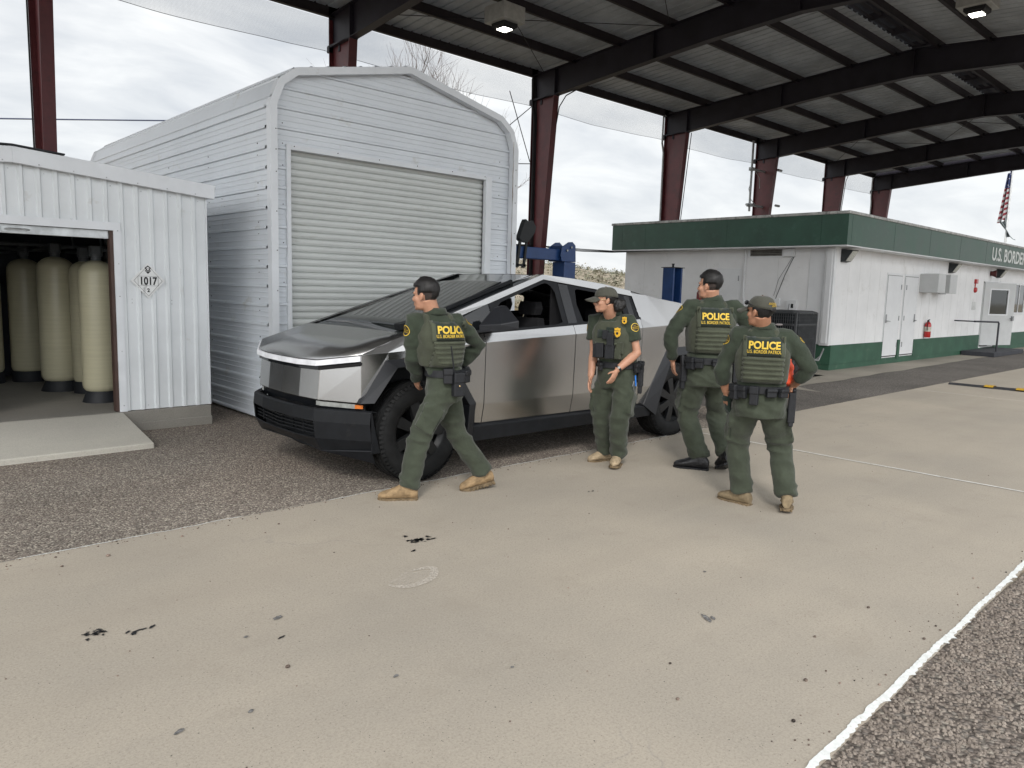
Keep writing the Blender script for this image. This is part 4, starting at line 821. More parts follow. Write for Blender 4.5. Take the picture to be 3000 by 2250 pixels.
b = MB(); b.tube([(16.0, 7.9, .3), (16.2, 7.8, .42), (16.5, 7.75, .3), (16.9, 7.78, .25), (17.28, 7.85, .5)], .02, 6); b.tube([(16.0, 8.0, .2), (16.4, 7.9, .1), (16.9, 7.9, .2), (17.28, 7.9, .35)], .012, 6); o = b.build('coolant_hose', M_cond, smooth=True); tag(o, 'looped grey hoses between the air conditioner and office base', 'hose')
# apron paving beside the office
ap = MB(); pts = [(13.2, 5.95)]
for i in range(60): pts.append((13.6+i*.5, 6.62+.10*noise.noise(V((i*.4, 0, 0)))+i*.012))
ap.v = [V((x, y, .0045)) for x, y in pts]+[V((x, 8.0 if x > 17 else 14, .0045)) for x, y in pts]; n_ = len(pts); ap.f = [(i, i+1, n_+i+1, n_+i) for i in range(n_-1)]; ap.m = [0]*len(ap.f)
tag(ap.build('office_apron', M_conc4), kind='structure')
# speed bump
sb = empty('speed_bump', (16.9, 4.3, .012), 'black rubber speed bump with yellow blocks lying across the far lane', 'speed bump')
M_rub = mat('bump_rubber', (.035, .036, .04), .7, var=.2, scale=20); M_yel = mat('bump_yellow', (.55, .33, .03), .6, var=.12, scale=20)
def bump(mb, y0, y1):
    P = [(-.15, 0), (-.13, .028), (-.06, .052), (.06, .052), (.13, .028), (.15, 0)]
    mb.ring_loft([[V((x, y, z)) for x, z in P] for y in ([y0, y1] if abs(y1-y0) < 2.5 else [y0, y1])])
b = MB(); bump(b, -3.0, .72); b.v[-6:] = [V((p.x*.6, p.y, p.z*.7)) for p in b.v[-6:]]; b.build('rubber_body', M_rub, sb, world=False)
for y in (-.08, -.62, -1.2, -1.8): b = MB(); P = [(-.131, .030), (-.061, .0545), (.061, .0545), (.131, .030)]; b.ring_loft([[V((x, yy_, z)) for x, z in P] for yy_ in (y, y+.16)], cap=False); b.build('yellow_block', M_yel, sb, world=False)

# ================================================================ blue hoist and post
M_blue = mat('blue_enamel', (.018, .055, .17), .35, var=.08, scale=4, dirt=((.08, .06, .05), 8, .62, .8), spec=.5)
M_blk = mat('black_steel', (.018, .02, .022), .5, metal=.2)
hx, hy = 10.1, 9.5
ho = empty('engine_hoist', (hx, hy, 0), 'blue steel lifting crane with black pulley head behind the truck roof', 'hoist')
b = MB(); b.box((hx-.15, hy-.15, 0), (hx+.15, hy+.15, 2.20)); b.box((hx-.3, hy-.3, 0), (hx+.3, hy+.3, .02)); b.build('post', M_blue, ho, bevel=.008)
b = MB(); b.prism([(hx-.17, hy-.17, 2.205), (hx+.13, hy-.17, 2.205), (hx+.11, hy-.17, 2.50), (hx+.03, hy-.17, 2.56), (hx-.08, hy-.17, 2.55), (hx-.24, hy-.17, 2.46), (hx-.27, hy-.17, 2.30), (hx-.24, hy-.17, 2.205)], (0, .02, 0)); b.prism([(hx-.17, hy+.15, 2.205), (hx+.13, hy+.15, 2.205), (hx+.11, hy+.15, 2.50), (hx+.03, hy+.15, 2.56), (hx-.08, hy+.15, 2.55), (hx-.24, hy+.15, 2.46), (hx-.27, hy+.15, 2.30), (hx-.24, hy+.15, 2.205)], (0, .02, 0)); b.box((hx-.2, hy-.148, 2.205), (hx+.12, hy+.148, 2.48)); b.build('head_plate', M_blue, ho, bevel=.005)
b = MB(); b.box((hx-2.1, hy-.1, 2.22), (hx-.2, hy+.1, 2.42)); b.build('arm', M_blue, ho, bevel=.01)
b = MB(); b.lathe([(.02, 0), (.02, .03)], (hx-.02, hy-.17, 2.46), (0, -1, 0), n=10); b.lathe([(.02, 0), (.02, .03)], (hx-.13, hy-.17, 2.40), (0, -1, 0), n=10); b.build('bolt', M_steel, ho)
b = MB(); px = hx-1.06
b.prism([(px-.17, hy-.16, 2.50), (px-.03, hy-.16, 2.48), (px+.14, hy-.16, 2.66), (px+.16, hy-.16, 2.76), (px+.08, hy-.16, 2.86), (px+.0, hy-.16, 2.82), (px-.08, hy-.16, 2.87), (px-.12, hy-.16, 2.80), (px-.20, hy-.16, 2.60), (px-.22, hy-.16, 2.54)], (0, .10, 0))
b.lathe([(.11, 0), (.11, .08)], (px+.06, hy-.0, 2.74), (0, -1, 0), n=18); b.beam((px-.18, hy-.13, 2.52), (px-.24, hy-.13, 2.10), .03, .05); b.beam((px-.03, hy-.13, 2.50), (px-.08, hy-.13, 2.10), .03, .04); b.beam((px-.25, hy-.13, 2.10), (px-.05, hy-.13, 2.10), .04, .035)
for q in (-.24, -.08): b.lathe([(.035, 0), (.035, .05)], (px+q, hy-.10, 2.09), (0, -1, 0), n=10)
b.build('pulley', M_blk, ho)
po = empty('lift_post', (13.9, 9.8, 0), 'narrow blue steel lift post with open channel in front of the office end wall', 'post')
b = MB(); W2 = .17
for q in ((-W2, -.14, -W2+.05, .14), (W2-.05, -.14, W2, .14), (-W2+.05, .08, W2-.05, .14)): b.box((13.9+q[0], 9.8+q[1], 0), (13.9+q[2], 9.8+q[3], 2.24))
b.build('channel', M_blue, po, bevel=.004); b = MB(); b.box((13.9-.2, 9.8-.17, 2.242), (13.9+.2, 9.8+.17, 2.256)); b.lathe([(.025, 0), (.025, .06), (.035, .065), (.035, .08)], (13.9, 9.8, 2.256), n=8); b.build('cap', M_blk, po)
rb = MB(); rb.lathe([(.13, 0), (.13, 1.40), (.15, 1.42), (.15, 1.72), (.12, 1.76)], (14.45, 9.35, 0), n=8); o = rb.build('red_standpipe', mat('faded_red', (.23, .035, .035), .55, var=.15, scale=8), bevel=.008); tag(o, 'faded red steel standpipe top seen beside the tall officer\'s face', 'standpipe')

# ================================================================ flag
fl = empty('flagpole', (60.0, 15.3, 0), 'white flagpole with limp striped flags rising above the office roof', 'flagpole')
b = MB(); b.tube([(60, 15.3, 0), (60, 15.3, 10.9)], [.09, .05], 10); b.ell((60, 15.3, 10.95), (.1, .1, .1)); b.build('pole', mat('pole_white', (.55, .56, .56), .4), fl, smooth=True)
def flag(name, z0, z1, w0, w1, m, seed, drift):
    b = MB(); nu, nv = 14, 18
    for j in range(nv+1):
        v_ = j/nv; z = z0+(z1-z0)*v_
        w_ = w0+(w1-w0)*v_
        for i in range(nu+1):
            u = i/nu; b.v.append(V((60+.22*math.sin(u*11+seed)*u**.5, 15.3+.05+u*w_*1.0+drift*v_*u, z-.35*u*(1 if v_ < .9 else .8)+.06*math.sin(u*9+v_*3))))
    b.f = [(j*(nu+1)+i, j*(nu+1)+i+1, (j+1)*(nu+1)+i+1, (j+1)*(nu+1)+i) for j in range(nv) for i in range(nu)]; b.m = [0]*len(b.f)
    return b.build(name, m, fl, smooth=2, fix=False)
M_flag = bpy.data.materials.new('striped_flag'); M_flag.use_nodes = True; t = M_flag.node_tree; b_ = t.nodes['Principled BSDF']; b_.inputs['Roughness'].default_value = .9
tcn = N(t, 'ShaderNodeTexCoord'); sp = N(t, 'ShaderNodeSeparateXYZ'); t.links.new(tcn.outputs['Object'], sp.inputs[0])
a1 = N(t, 'ShaderNodeMath', operation='MULTIPLY_ADD'); t.links.new(sp.outputs[1], a1.inputs[0]); a1.inputs[1].default_value = .9; t.links.new(sp.outputs[2], a1.inputs[2])
a2 = N(t, 'ShaderNodeMath', operation='PINGPONG'); t.links.new(a1.outputs[0], a2.inputs[0]); a2.inputs[1].default_value = .17
a3 = N(t, 'ShaderNodeMath', operation='GREATER_THAN'); t.links.new(a2.outputs[0], a3.inputs[0]); a3.inputs[1].default_value = .085
m1 = N(t, 'ShaderNodeMixRGB'); t.links.new(a3.outputs[0], m1.inputs[0]); m1.inputs[1].default_value = (.17, .02, .03, 1); m1.inputs[2].default_value = (.38, .38, .38, 1)
a4 = N(t, 'ShaderNodeMath', operation='GREATER_THAN'); t.links.new(sp.outputs[2], a4.inputs[0]); a4.inputs[1].default_value = 9.35
vn = N(t, 'ShaderNodeTexVoronoi'); vn.inputs['Scale'].default_value = 5; t.links.new(tcn.outputs['Object'], vn.inputs[0]); vl = N(t, 'ShaderNodeMath', operation='LESS_THAN'); t.links.new(vn.outputs['Distance'], vl.inputs[0]); vl.inputs[1].default_value = .25
m0 = N(t, 'ShaderNodeMixRGB'); t.links.new(vl.outputs[0], m0.inputs[0]); m0.inputs[1].default_value = (.03, .045, .12, 1); m0.inputs[2].default_value = (.5, .5, .52, 1)
m2 = N(t, 'ShaderNodeMixRGB'); t.links.new(a4.outputs[0], m2.inputs[0]); t.links.new(m1.outputs[0], m2.inputs[1]); t.links.new(m0.outputs[0], m2.inputs[2]); t.links.new(m2.outputs[0], b_.inputs['Base Color'])
flag('striped_flag', 10.6, 7.35, .18, .42, M_flag, 0, .1)
flag('plain_flag', 7.4, 6.2, .45, .3, mat('grey_flag', (.20, .22, .22), .9, base2=(.07, .09, .10), scale=1.5), 3, -.9)

# ================================================================ hillside scrub, bare trees
M_scrub = mat('scrub', (.24, .215, .15), .9, base2=(.10, .11, .075), scale=.8, detail=2)
sc = MB(); r4 = random.Random(5)
def leafclump(mb, x, y, z, s, n):
    for _ in range(n):
        p = V((x+r4.gauss(0, s*.5), y+r4.gauss(0, s*.5), z+abs(r4.gauss(0, s*.4)))); q = s*.16*(.5+r4.random()); a, e_ = r4.random()*6.28, r4.uniform(-.9, 1.2)
        u = V((math.cos(a), math.sin(a), 0)); w = V((-math.sin(a)*math.cos(e_), math.cos(a)*math.cos(e_), math.sin(e_)))
        mb.v += [p-u*q, p+u*q, p+w*q*1.8]; k = len(mb.v); mb.f.append((k-3, k-2, k-1)); mb.m.append(0)
for i in range(3600):
    y = 30+r4.random()**1.3*95; x = y*r4.uniform(.62, 1.55)
    leafclump(sc, x, y, hgt(x, y)-.05, .30+.55*r4.random()**2, 20)
tag(sc.build('hillside_scrub', M_scrub, fix=False), 'sparse dry desert scrub covering the slope behind the site', 'scrub', kind='stuff')
M_grass = mat('dry_grass', (.42, .35, .22), .9, base2=(.22, .18, .11), scale=3, detail=2)
gr_ = MB()
for i in range(16000):
    y = r4.uniform(17.5, 34); x = y*r4.uniform(.72, 1.35) if i % 4 else r4.uniform(9, 17)
    if 17 < x < 46 and y < 14: continue
    z = hgt(x, y); h_ = .25+.75*r4.random(); a = r4.random()*6.28; w_ = .012+.02*r4.random(); dx_, dy_ = r4.gauss(0, .14), r4.gauss(0, .14)
    gr_.v += [V((x-w_*math.cos(a), y-w_*math.sin(a), z)), V((x+w_*math.cos(a), y+w_*math.sin(a), z)), V((x+dx_, y+dy_, z+h_))]; k = len(gr_.v); gr_.f.append((k-3, k-2, k-1)); gr_.m.append(0)
tag(gr_.build('dry_grass', M_grass, fix=False), 'tall dry straw-coloured grass behind the canopy columns', 'grass', kind='stuff')
M_bark = mat('grey_bark', (.13, .105, .095), .9, var=.2, scale=6)
def baretree(x, y, h_, seed, label):
    root = empty('bare_tree', (x, y, hgt(x, y)), label, 'tree', 'leafless trees behind the garage'); rr = random.Random(seed)
    tk, cr_ = MB(), MB()
    def grow(p, d, L, r, lv):
        n = 4; pts = [p]; q = d.copy()
        for i in range(n): q = (q+V((rr.gauss(0, .10), rr.gauss(0, .10), rr.gauss(.05, .05)))).normalized(); pts.append(pts[-1]+q*L/n)
        (tk if lv == 0 else cr_).tube(pts, [r*(1-.14*i) for i in range(n+1)], 5 if lv < 2 else 3, cap=False)
        if lv >= 5: return
        for _ in range(rr.choice((3, 4)) if lv < 4 else rr.choice((2, 3))):
            i = rr.choice((2, 3, 4)) if lv else rr.choice((3, 4)); a = rr.random()*6.28; sp_ = rr.uniform(.25, .6)
            side = q.orthogonal().normalized(); side = Matrix.Rotation(a, 3, q) @ side
            grow(pts[i], (q*math.cos(sp_)+side*math.sin(sp_)+V((0, 0, .12))).normalized(), L*rr.uniform(.62, .84), max(.008, r*.54), lv+1)
    grow(V((0, 0, 0)), V((0, 0, 1)), h_*.36, h_*.010, 0)
    tk.build('trunk', M_bark, root, world=False, smooth=2, fix=False); cr_.build('branches', M_bark, root, world=False, fix=False)
baretree(21.0, 33.0, 13.6, 3, 'tallest bare tree rising above the left slope of the garage roof')
baretree(24.6, 33.2, 13.6, 8, 'bare tree rising above the garage ridge, second from left')
baretree(27.4, 33.0, 12.4, 21, 'low bare tree over the right slope of the garage roof')
# ================================================================ angular stainless pickup
M_ss = bpy.data.materials.new('stainless'); M_ss.use_nodes = True; t = M_ss.node_tree; b_ = t.nodes['Principled BSDF']; L_ = t.links.new
tcn = N(t, 'ShaderNodeTexCoord'); mp_ = N(t, 'ShaderNodeMapping'); mp_.inputs['Scale'].default_value = (1.2, 1.2, 1.2); L_(tcn.outputs['Object'], mp_.inputs[0])
na = N(t, 'ShaderNodeTexNoise'); na.inputs['Scale'].default_value = 1.8; na.inputs['Detail'].default_value = 3; na.inputs['Roughness'].default_value = .5; L_(mp_.outputs[0], na.inputs['Vector'])
ra = N(t, 'ShaderNodeMapRange'); ra.inputs[1].default_value = .35; ra.inputs[2].default_value = .7; ra.inputs[3].default_value = .23; ra.inputs[4].default_value = .27; L_(na.outputs['Fac'], ra.inputs[0]); L_(ra.outputs[0], b_.inputs['Roughness'])
rc = N(t, 'ShaderNodeValToRGB'); e = rc.color_ramp.elements; e[0].position = .3; e[0].color = (.50, .50, .498, 1); e[1].position = .7; e[1].color = (.50, .50, .498, 1); L_(na.outputs['Fac'], rc.inputs[0]); L_(rc.outputs[0], b_.inputs['Base Color'])
b_.inputs['Metallic'].default_value = 1
mp2 = N(t, 'ShaderNodeMapping'); mp2.inputs['Scale'].default_value = (2, 2, 400); L_(tcn.outputs['Object'], mp2.inputs[0]); nb2 = N(t, 'ShaderNodeTexNoise'); nb2.inputs['Scale'].default_value = 1; nb2.inputs['Detail'].default_value = 3; L_(mp2.outputs[0], nb2.inputs['Vector'])
nw = N(t, 'ShaderNodeTexNoise'); nw.inputs['Scale'].default_value = 1.6; L_(tcn.outputs['Object'], nw.inputs['Vector'])
bu = N(t, 'ShaderNodeBump'); bu.inputs['Strength'].default_value = .05; bu.inputs['Distance'].default_value = .002; L_(nb2.outputs['Fac'], bu.inputs['Height'])
bu2 = N(t, 'ShaderNodeBump'); bu2.inputs['Strength'].default_value = .10; bu2.inputs['Distance'].default_value = .02; L_(nw.outputs['Fac'], bu2.inputs['Height']); L_(bu.outputs[0], bu2.inputs['Normal']); L_(bu2.outputs[0], b_.inputs['Normal'])
M_plast = mat('black_plastic', (.008, .009, .011), .5, var=.12, scale=10, spec=.28, dirt=((.03, .029, .027), 4, .6, .85))
M_flare = mat('dark_grey_plastic', (.012, .013, .016), .42, var=.08, scale=6)
M_glassb = mat('windscreen_glass', (.012, .015, .016), .04, var=.02, spec=1.0, ior=1.6)
M_sglass = bpy.data.materials.new('tinted_glass'); M_sglass.use_nodes = True; t = M_sglass.node_tree; b_ = t.nodes['Principled BSDF']; b_.inputs['Base Color'].default_value = (.01, .012, .014, 1); b_.inputs['Roughness'].default_value = .04; b_.inputs['Alpha'].default_value = .82; b_.inputs['Specular IOR Level'].default_value = .8
M_tyre = mat('tyre_rubber', (.011, .0115, .012), .75, var=.2, scale=12, spec=.3, dirt=((.022, .021, .02), 7, .55, .8))
M_rim = mat('dark_rim', (.014, .015, .016), .4, metal=.3)
M_trim = mat('gloss_black_trim', (.008, .009, .011), .18, spec=.6)
M_cabin = mat('cabin_fabric', (.010, .010, .012), .85, var=.15, scale=10)
M_bar = mat('light_bar', (.72, .73, .76), .25, emit=(.92, .95, 1.0, .06), stretch=(1, 1, 1))
M_amber = mat('amber_lens', (.50, .13, .015), .25, coat=.5)
M_lens = mat('clear_lens', (.30, .31, .30), .12, var=.15, scale=14)
TR = empty('pickup_truck', (3.83, 6.2, 0), 'angular stainless steel pickup truck with black arches parked before the garage', 'pickup truck', rz=-.02)
def side(mb, poly, m=1):    # poly of (s, t, z) given for the near side with t>0 meaning outwards; m=1 near, -1 far
    P = [(s, -t_ if m == 1 else t_, z) for s, t_, z in poly]
    mb.add(P, [tuple(range(len(P)))] if m == 1 else [tuple(range(len(P)-1, -1, -1))])
def panel(name, polys, m, mt=M_ss, thick=.006, bev=0, parent=TR):
    mb = MB(); [side(mb, p, m) for p in polys]
    bmx = bmesh.new(); me = mb.mesh(name, fix=False); bmx.from_mesh(me); bmesh.ops.remove_doubles(bmx, verts=bmx.verts, dist=.0005); bmx.to_mesh(me); bmx.free()
    o = bpy.data.objects.new(name, me); col.objects.link(o); me.materials.append(mt); o.parent = parent
    so2 = o.modifiers.new('thick', 'SOLIDIFY'); so2.thickness = thick; so2.offset = -1
    bv = o.modifiers.new('bevel', 'BEVEL'); bv.width = .0022; bv.segments = 2; bv.limit_method = 'ANGLE'; bv.angle_limit = R(20)
    return o
def lerp(a, b_, k): return tuple(p+(q-p)*k for p, q in zip(a, b_))
def zc(s): return 1.155+(s+.57)*.0435+(.0 if s > -.57 else 0)        # crease height
def crease(s): return (s, 1.0-max(0, -.1-s)*.106-max(0, s-3.9)*.06, 1.13+(s+.57)*.060 if s < .6 else 1.200+(s-.6)*.0445)
def belt(s): return (s, .960-max(0, s-3)*.0, 1.272+(s-.5)*.0525)
def top(s):             # silver roof rail, outer upper edge
    return (s, .95-.21*(s+.57)/2.21, 1.13+(s+.57)*.3258+.014*max(0, math.sin(math.pi*(s+.57)/2.21))) if s <= 1.64 else (s, .74+(s-1.64)*.068, 1.85-(s-1.64)*.1235+.034*max(0, math.sin(math.pi*min(1, (s-1.64)/1.7))))
def wtop(s):            # upper edge of the side glass
    return (s, .925-.165*(s-.0)/1.64, 1.283+(s-.0)*.315) if s <= 1.64 else (s, .76+(s-1.64)*.0606, 1.80-(s-1.64)*.1136)
def fold(s): return (s, .985, .63+(s-.7)*.004)
def low(s): return (s, .95, .45-(s-.7)*.004)
G = .004
SD, SB, SR = .705, 1.895, 2.975
arch1 = [(-.60, .74), (-.36, 1.085), (.30, 1.10), (.61, .65), (.56, .29)]; arch1i = [(-.49, .74), (-.27, 1.02), (.215, 1.03), (.50, .64), (.47, .29)]
for m in (1, -1):
    tA = lambda z: .985 if z > .63 else .95+(z-.45)*.19
    A, Ab = (-.57, .95, 1.13), (-.57, .95, .73)
    c1, wf = crease(SD-G), belt(SD-G)
    tip = (.0, .938, 1.262)
    # front fender: side facet in front of, above and behind the arch, and the upper band
    panel('front_fender', [[A, Ab, (-.55, .957, .74), (-.33, .985, 1.07), (.31, .997, 1.09), crease(.31), crease(-.33)],
        [crease(.31), (.31, .997, 1.09), (.60, .986, .66), (.62, .955, .46), low(SD-G), fold(SD-G), c1],
        [A, crease(-.33), crease(.31), c1, wf, tip, wtop(.02), top(.02)]], m)
    dr = panel('front_door', [[crease(SD+G), fold(SD+G), fold(SB-G), crease(SB-G)], [belt(SD+G), crease(SD+G), crease(SB-G), belt(SB-G)], [fold(SD+G), low(SD+G), low(SB-G), fold(SB-G)]], m)
    dr2 = panel('rear_door', [[crease(SB+G), fold(SB+G), fold(SR-G), crease(SR-G)], [belt(SB+G), crease(SB+G), crease(SR-G), belt(SR-G)], [fold(SB+G), low(SB+G), low(SR-G), fold(SR-G)]], m)
    panel('roof_rail', [[top(a), wtop(a), wtop(c), top(c)] for a, c in ((.025, .43), (.43, .84), (.84, 1.24), (1.24, 1.64), (1.64, 2.07), (2.07, 2.5))]+[[top(2.5), wtop(2.5), wtop(2.955), top(2.935)]], m)
    tail = 4.72
    q0 = (SR+G, .952, 1.402)
    panel('rear_quarter', [[crease(SR+G), fold(SR+G), (3.17, .985, .635), (3.46, .992, 1.05), crease(3.46)], [crease(3.46), (3.46, .992, 1.05), (3.98, .992, 1.07), crease(3.98)], [crease(3.98), (3.98, .992, 1.07), (4.28, .975, .72), (tail, .93, .72), (tail, .93, 1.36)],
        [fold(SR+G), low(SR+G), (3.08, .95, .44), (3.17, .985, .635)],
        [(2.945, .829, 1.688), (SR+G, .948, 1.41), crease(SR+G), crease(3.2), top(3.2)], [top(3.2), crease(3.2), crease(3.46), top(3.46)], [top(3.46), crease(3.46), crease(3.98), top(3.98)], [top(3.98), crease(3.98), (tail, .93, 1.36), top(tail-.02)]], m)
    # arches
    def flare(name, O, I, t0=.93, t1=1.035):
        mb = MB(); sg = -1 if m == 1 else 1; n = len(O)
        for i in range(n-1):
            a, c, d, e2 = O[i], O[i+1], I[i+1], I[i]
            oi = lambda p, k: (p[0]+(0)*k, sg*k, p[1])
            # chamfered: outer edge nearer the body, inner edge proud
            mb.add([oi(a, t1-.045), oi(c, t1-.045), oi(d, t1), oi(e2, t1), oi(a, t0), oi(c, t0), oi(d, .70), oi(e2, .70)], [(0, 1, 2, 3), (0, 4, 5, 1), (3, 2, 6, 7)])
        for p, q in ((O[0], I[0]), (O[-1], I[-1])): mb.add([oi(p, t1-.045), oi(q, t1), oi(q, .70), oi(p, t0)], [(0, 1, 2, 3)])
        o = mb.build(name, M_flare, TR, world=False, bevel=.004); return o
    flare('front_arch', arch1, arch1i)
    flare('rear_arch', [(3.06, .43), (3.17, .63), (3.45, 1.07), (3.99, 1.08), (4.33, .70)], [(3.24, .30), (3.36, .63), (3.52, .97), (3.90, .98), (4.18, .68)])
    mb = MB(); sg = -1 if m == 1 else 1; f_ = lambda s, t_, z: (s, sg*t_, z)
    mb.add([f_(.57, .99, .43), f_(3.2, .99, .41), f_(3.2, .985, .29), f_(.50, .985, .29), f_(.62, .93, .455), f_(3.1, .93, .44), f_(3.28, .80, .27), f_(.50, .80, .27)], [(0, 1, 2, 3), (4, 5, 1, 0), (3, 2, 6, 7), (0, 3, 7, 4), (1, 5, 6, 2)]); mb.build('rocker_panel', M_plast, TR, world=False, bevel=.006)
    mb = MB(); mb.add([f_(3.24, .98, .43), f_(3.40, .97, .43), f_(3.40, .97, .20), f_(3.24, .98, .31), f_(3.24, .72, .43), f_(3.40, .72, .43), f_(3.40, .72, .20), f_(3.24, .72, .31)], [(0, 1, 2, 3), (4, 7, 6, 5), (0, 3, 7, 4), (3, 2, 6, 7), (1, 5, 6, 2)]); mb.build('mud_guard', M_plast, TR, world=False, bevel=.004)
    # side glass: quarter light, pillars, window frames (front and rear windows are wound down)
    def gl(s, k, d=0):   # point on side glass plane, k 0 at belt, 1 at the rail
        a, c = belt(s), wtop(s); p = lerp(a, c, k); return (p[0], p[1]-.012-d, p[2])
    def strip(mb, pts0, pts1):
        for i in range(len(pts0)-1): side(mb, [pts0[i], pts0[i+1], pts1[i+1], pts1[i]], m)
    def frm(name, s0, s1, n=24, wb=.035, hole=True, rr=.10):
        # dark frame with a rounded opening
        fn = MB(); O, I = [], []
        S = [s0+(s1-s0)*i/n for i in range(n+1)]
        for s in S: O.append(gl(s, 1.0))
        Ob = [gl(s, 0) for s in S]
        It, Ib = [], []
        for s in S:
            u = min(s-s0, s1-s); c = wb
            h = belt(s)[2]-wtop(s)[2]; hh = abs(h)
            if u < c: kt = None
            dd = 0 if u > rr+c else rr-math.sqrt(max(0, rr*rr-(rr+c-u)**2)) if u > c else 9
            kt = 1-(wb+dd)/hh; kb = (wb*.6+min(dd, .03 if dd < 9 else 9)*.5)/hh
            It.append(gl(s, .5 if dd == 9 else kt)); Ib.append(gl(s, .5 if dd == 9 else kb))
        strip(fn, It, O); strip(fn, Ob, Ib)
        for i in range(n):
            u = min(S[i]-s0, s1-S[i+1])
            if u < wb*.6: side(fn, [Ib[i], Ib[i+1], It[i+1], It[i]], m)
        me = fn.mesh(name, fix=False); o = bpy.data.objects.new(name, me); col.objects.link(o); me.materials.append(M_plast); o.parent = TR
        return o
    frm('window_frame', .90 if m == 1 else 1.08, 1.80); frm('window_frame', 2.0, 2.78, rr=.08) if m == 1 else frm('window_frame', 2.56, 2.93, wb=.05, rr=.06)
    if m == -1:
        mb = MB(); side(mb, [gl(1.08, .02, .004), gl(1.64, .02, .004), gl(1.64, .98, .004), gl(1.08, .98, .004)], m); side(mb, [gl(1.64, .02, .004), gl(1.8, .02, .004), gl(1.8, .98, .004), gl(1.64, .98, .004)], m); mb.build('window_pane', M_glassb, TR, world=False); mb = MB(); side(mb, [gl(2.0, 0), gl(2.56, 0), gl(2.56, 1), gl(2.0, 1)], m); mb.build('window_pane', M_glassb, TR, world=False)
    e1 = .86 if m == 1 else 1.04; mb = MB(); side(mb, [gl(.02, 0), gl(.02, .9), gl(e1, 1), gl(e1, 0)], m); mb.build('quarter_light', M_sglass if m == 1 else M_glassb, TR, world=False)
    mb = MB(); strip(mb, [gl(e1, 0), gl(e1+.04, 0)], [gl(e1, 1, -.006), gl(e1+.04, 1, -.006)]); mb.build('pillar', M_plast, TR, world=False); mb = MB(); strip(mb, [gl(1.80, 0), gl(1.835, 0)], [gl(1.80, 1), gl(1.835, 1)]); strip(mb, [gl(1.965, 0), gl(2.0, 0)], [gl(1.965, 1), gl(2.0, 1)]); mb.build('pillar', M_plast, TR, world=False); mb = MB(); m == 1 and strip(mb, [gl(2.78, 0), gl(2.82, 0)], [gl(2.78, 1), gl(2.82, 1)]); side(mb, [gl(2.90, 0), (2.985, .94, 1.40), gl(2.955, 1), gl(2.90, 1)], m); mb.build('pillar', M_plast, TR, world=False)
    mb = MB(); side(mb, [gl(1.835, .02, -.004), gl(1.965, .02, -.004), gl(1.965, .97, -.004), gl(1.835, .97, -.004)], m); mb.build('pillar_glass', M_trim, TR, world=False); mb = MB(); side(mb, [gl(2.82, .0), gl(2.90, .0), gl(2.90, 1), gl(2.82, 1)] if m == 1 else [gl(2.93, .0), gl(2.96, .0), gl(2.96, 1), gl(2.93, 1)], m); mb.build('pillar_glass', M_trim, TR, world=False)
    mb = MB(); strip(mb, [(s, belt(s)[1]+.004, belt(s)[2]-.012) for s in (0.03, .8, 1.6, 2.4, 2.98)], [(s, belt(s)[1]-.008, belt(s)[2]+.022) for s in (.03, .8, 1.6, 2.4, 2.98)]); o = mb.build('belt_seal', M_plast, TR, world=False)
    # mirror
    mb = MB(); 
    mb.add([f_(.86, 1.00, 1.33), f_(.86, 1.27, 1.34), f_(.70, 1.20, 1.31), f_(.62, .99, 1.30), f_(.86, 1.00, 1.40), f_(.86, 1.27, 1.41), f_(.70, 1.21, 1.38), f_(.62, .99, 1.36), f_(.85, 1.03, 1.545), f_(.85, 1.10, 1.545), f_(.78, 1.07, 1.53), f_(.76, 1.02, 1.52)],
        [(3, 2, 1, 0), (0, 1, 5, 4), (1, 2, 6, 5), (2, 3, 7, 6), (3, 0, 4, 7), (4, 5, 9, 8), (5, 6, 10, 9), (6, 7, 11, 10), (7, 4, 8, 11), (8, 9, 10, 11)])
    mb.add([f_(.60, .93, 1.285), f_(.80, .93, 1.295), f_(.84, 1.12, 1.335), f_(.66, 1.12, 1.31), f_(.60, .93, 1.31), f_(.80, .93, 1.32), f_(.84, 1.12, 1.35), f_(.66, 1.12, 1.33)], [(0, 1, 2, 3), (4, 7, 6, 5), (0, 3, 7, 4), (1, 5, 6, 2), (3, 2, 6, 7)])
    mb.build('wing_mirror', M_flare, TR, world=False, bevel=.006)
# top surfaces: bonnet, windscreen, roof glass, bed cover
Z = lambda s: 1.13+(s+.57)*.3258
nose = [(-.57, -.95, 1.13), (-.765, -.58, 1.070), (-.80, -.3, 1.062), (-.81, 0, 1.062), (-.80, .3, 1.062), (-.765, .58, 1.070), (-.57, .95, 1.13)]
sh_ = -.10; th_ = top(sh_)[1]
mb = MB(); cen = []
NT = 12
def rowat(s, dz=0):
    tt = top(s)[1]-.0; zz = Z(s); return [(s-.012*math.cos(math.pi*k/2), k*tt, zz+.012*(1-k*k)+dz) for k in [-1+2*i/NT for i in range(NT+1)]]
def nosep(k):
    y = k*.95; P = nose
    for a, c in zip(P, P[1:]):
        if a[1] <= y <= c[1]+1e-6: f = (y-a[1])/(c[1]-a[1]); return (a[0]+(c[0]-a[0])*f, y, a[2]+(c[2]-a[2])*f)
    return P[-1]
KK = [-1, -.61, -.32, 0, .32, .61, 1]
def hrow(f):
    a = [nosep(k) for k in KK]; b2 = [(sh_-G, k*(th_-.003), Z(sh_)+.012*(1-k*k)) for k in KK]
    return [(p[0]+(q[0]-p[0])*f, p[1]+(q[1]-p[1])*f, p[2]+(q[2]-p[2])*f) for p, q in zip(a, b2)]
rows = [hrow(f) for f in (0, .5, 1)]
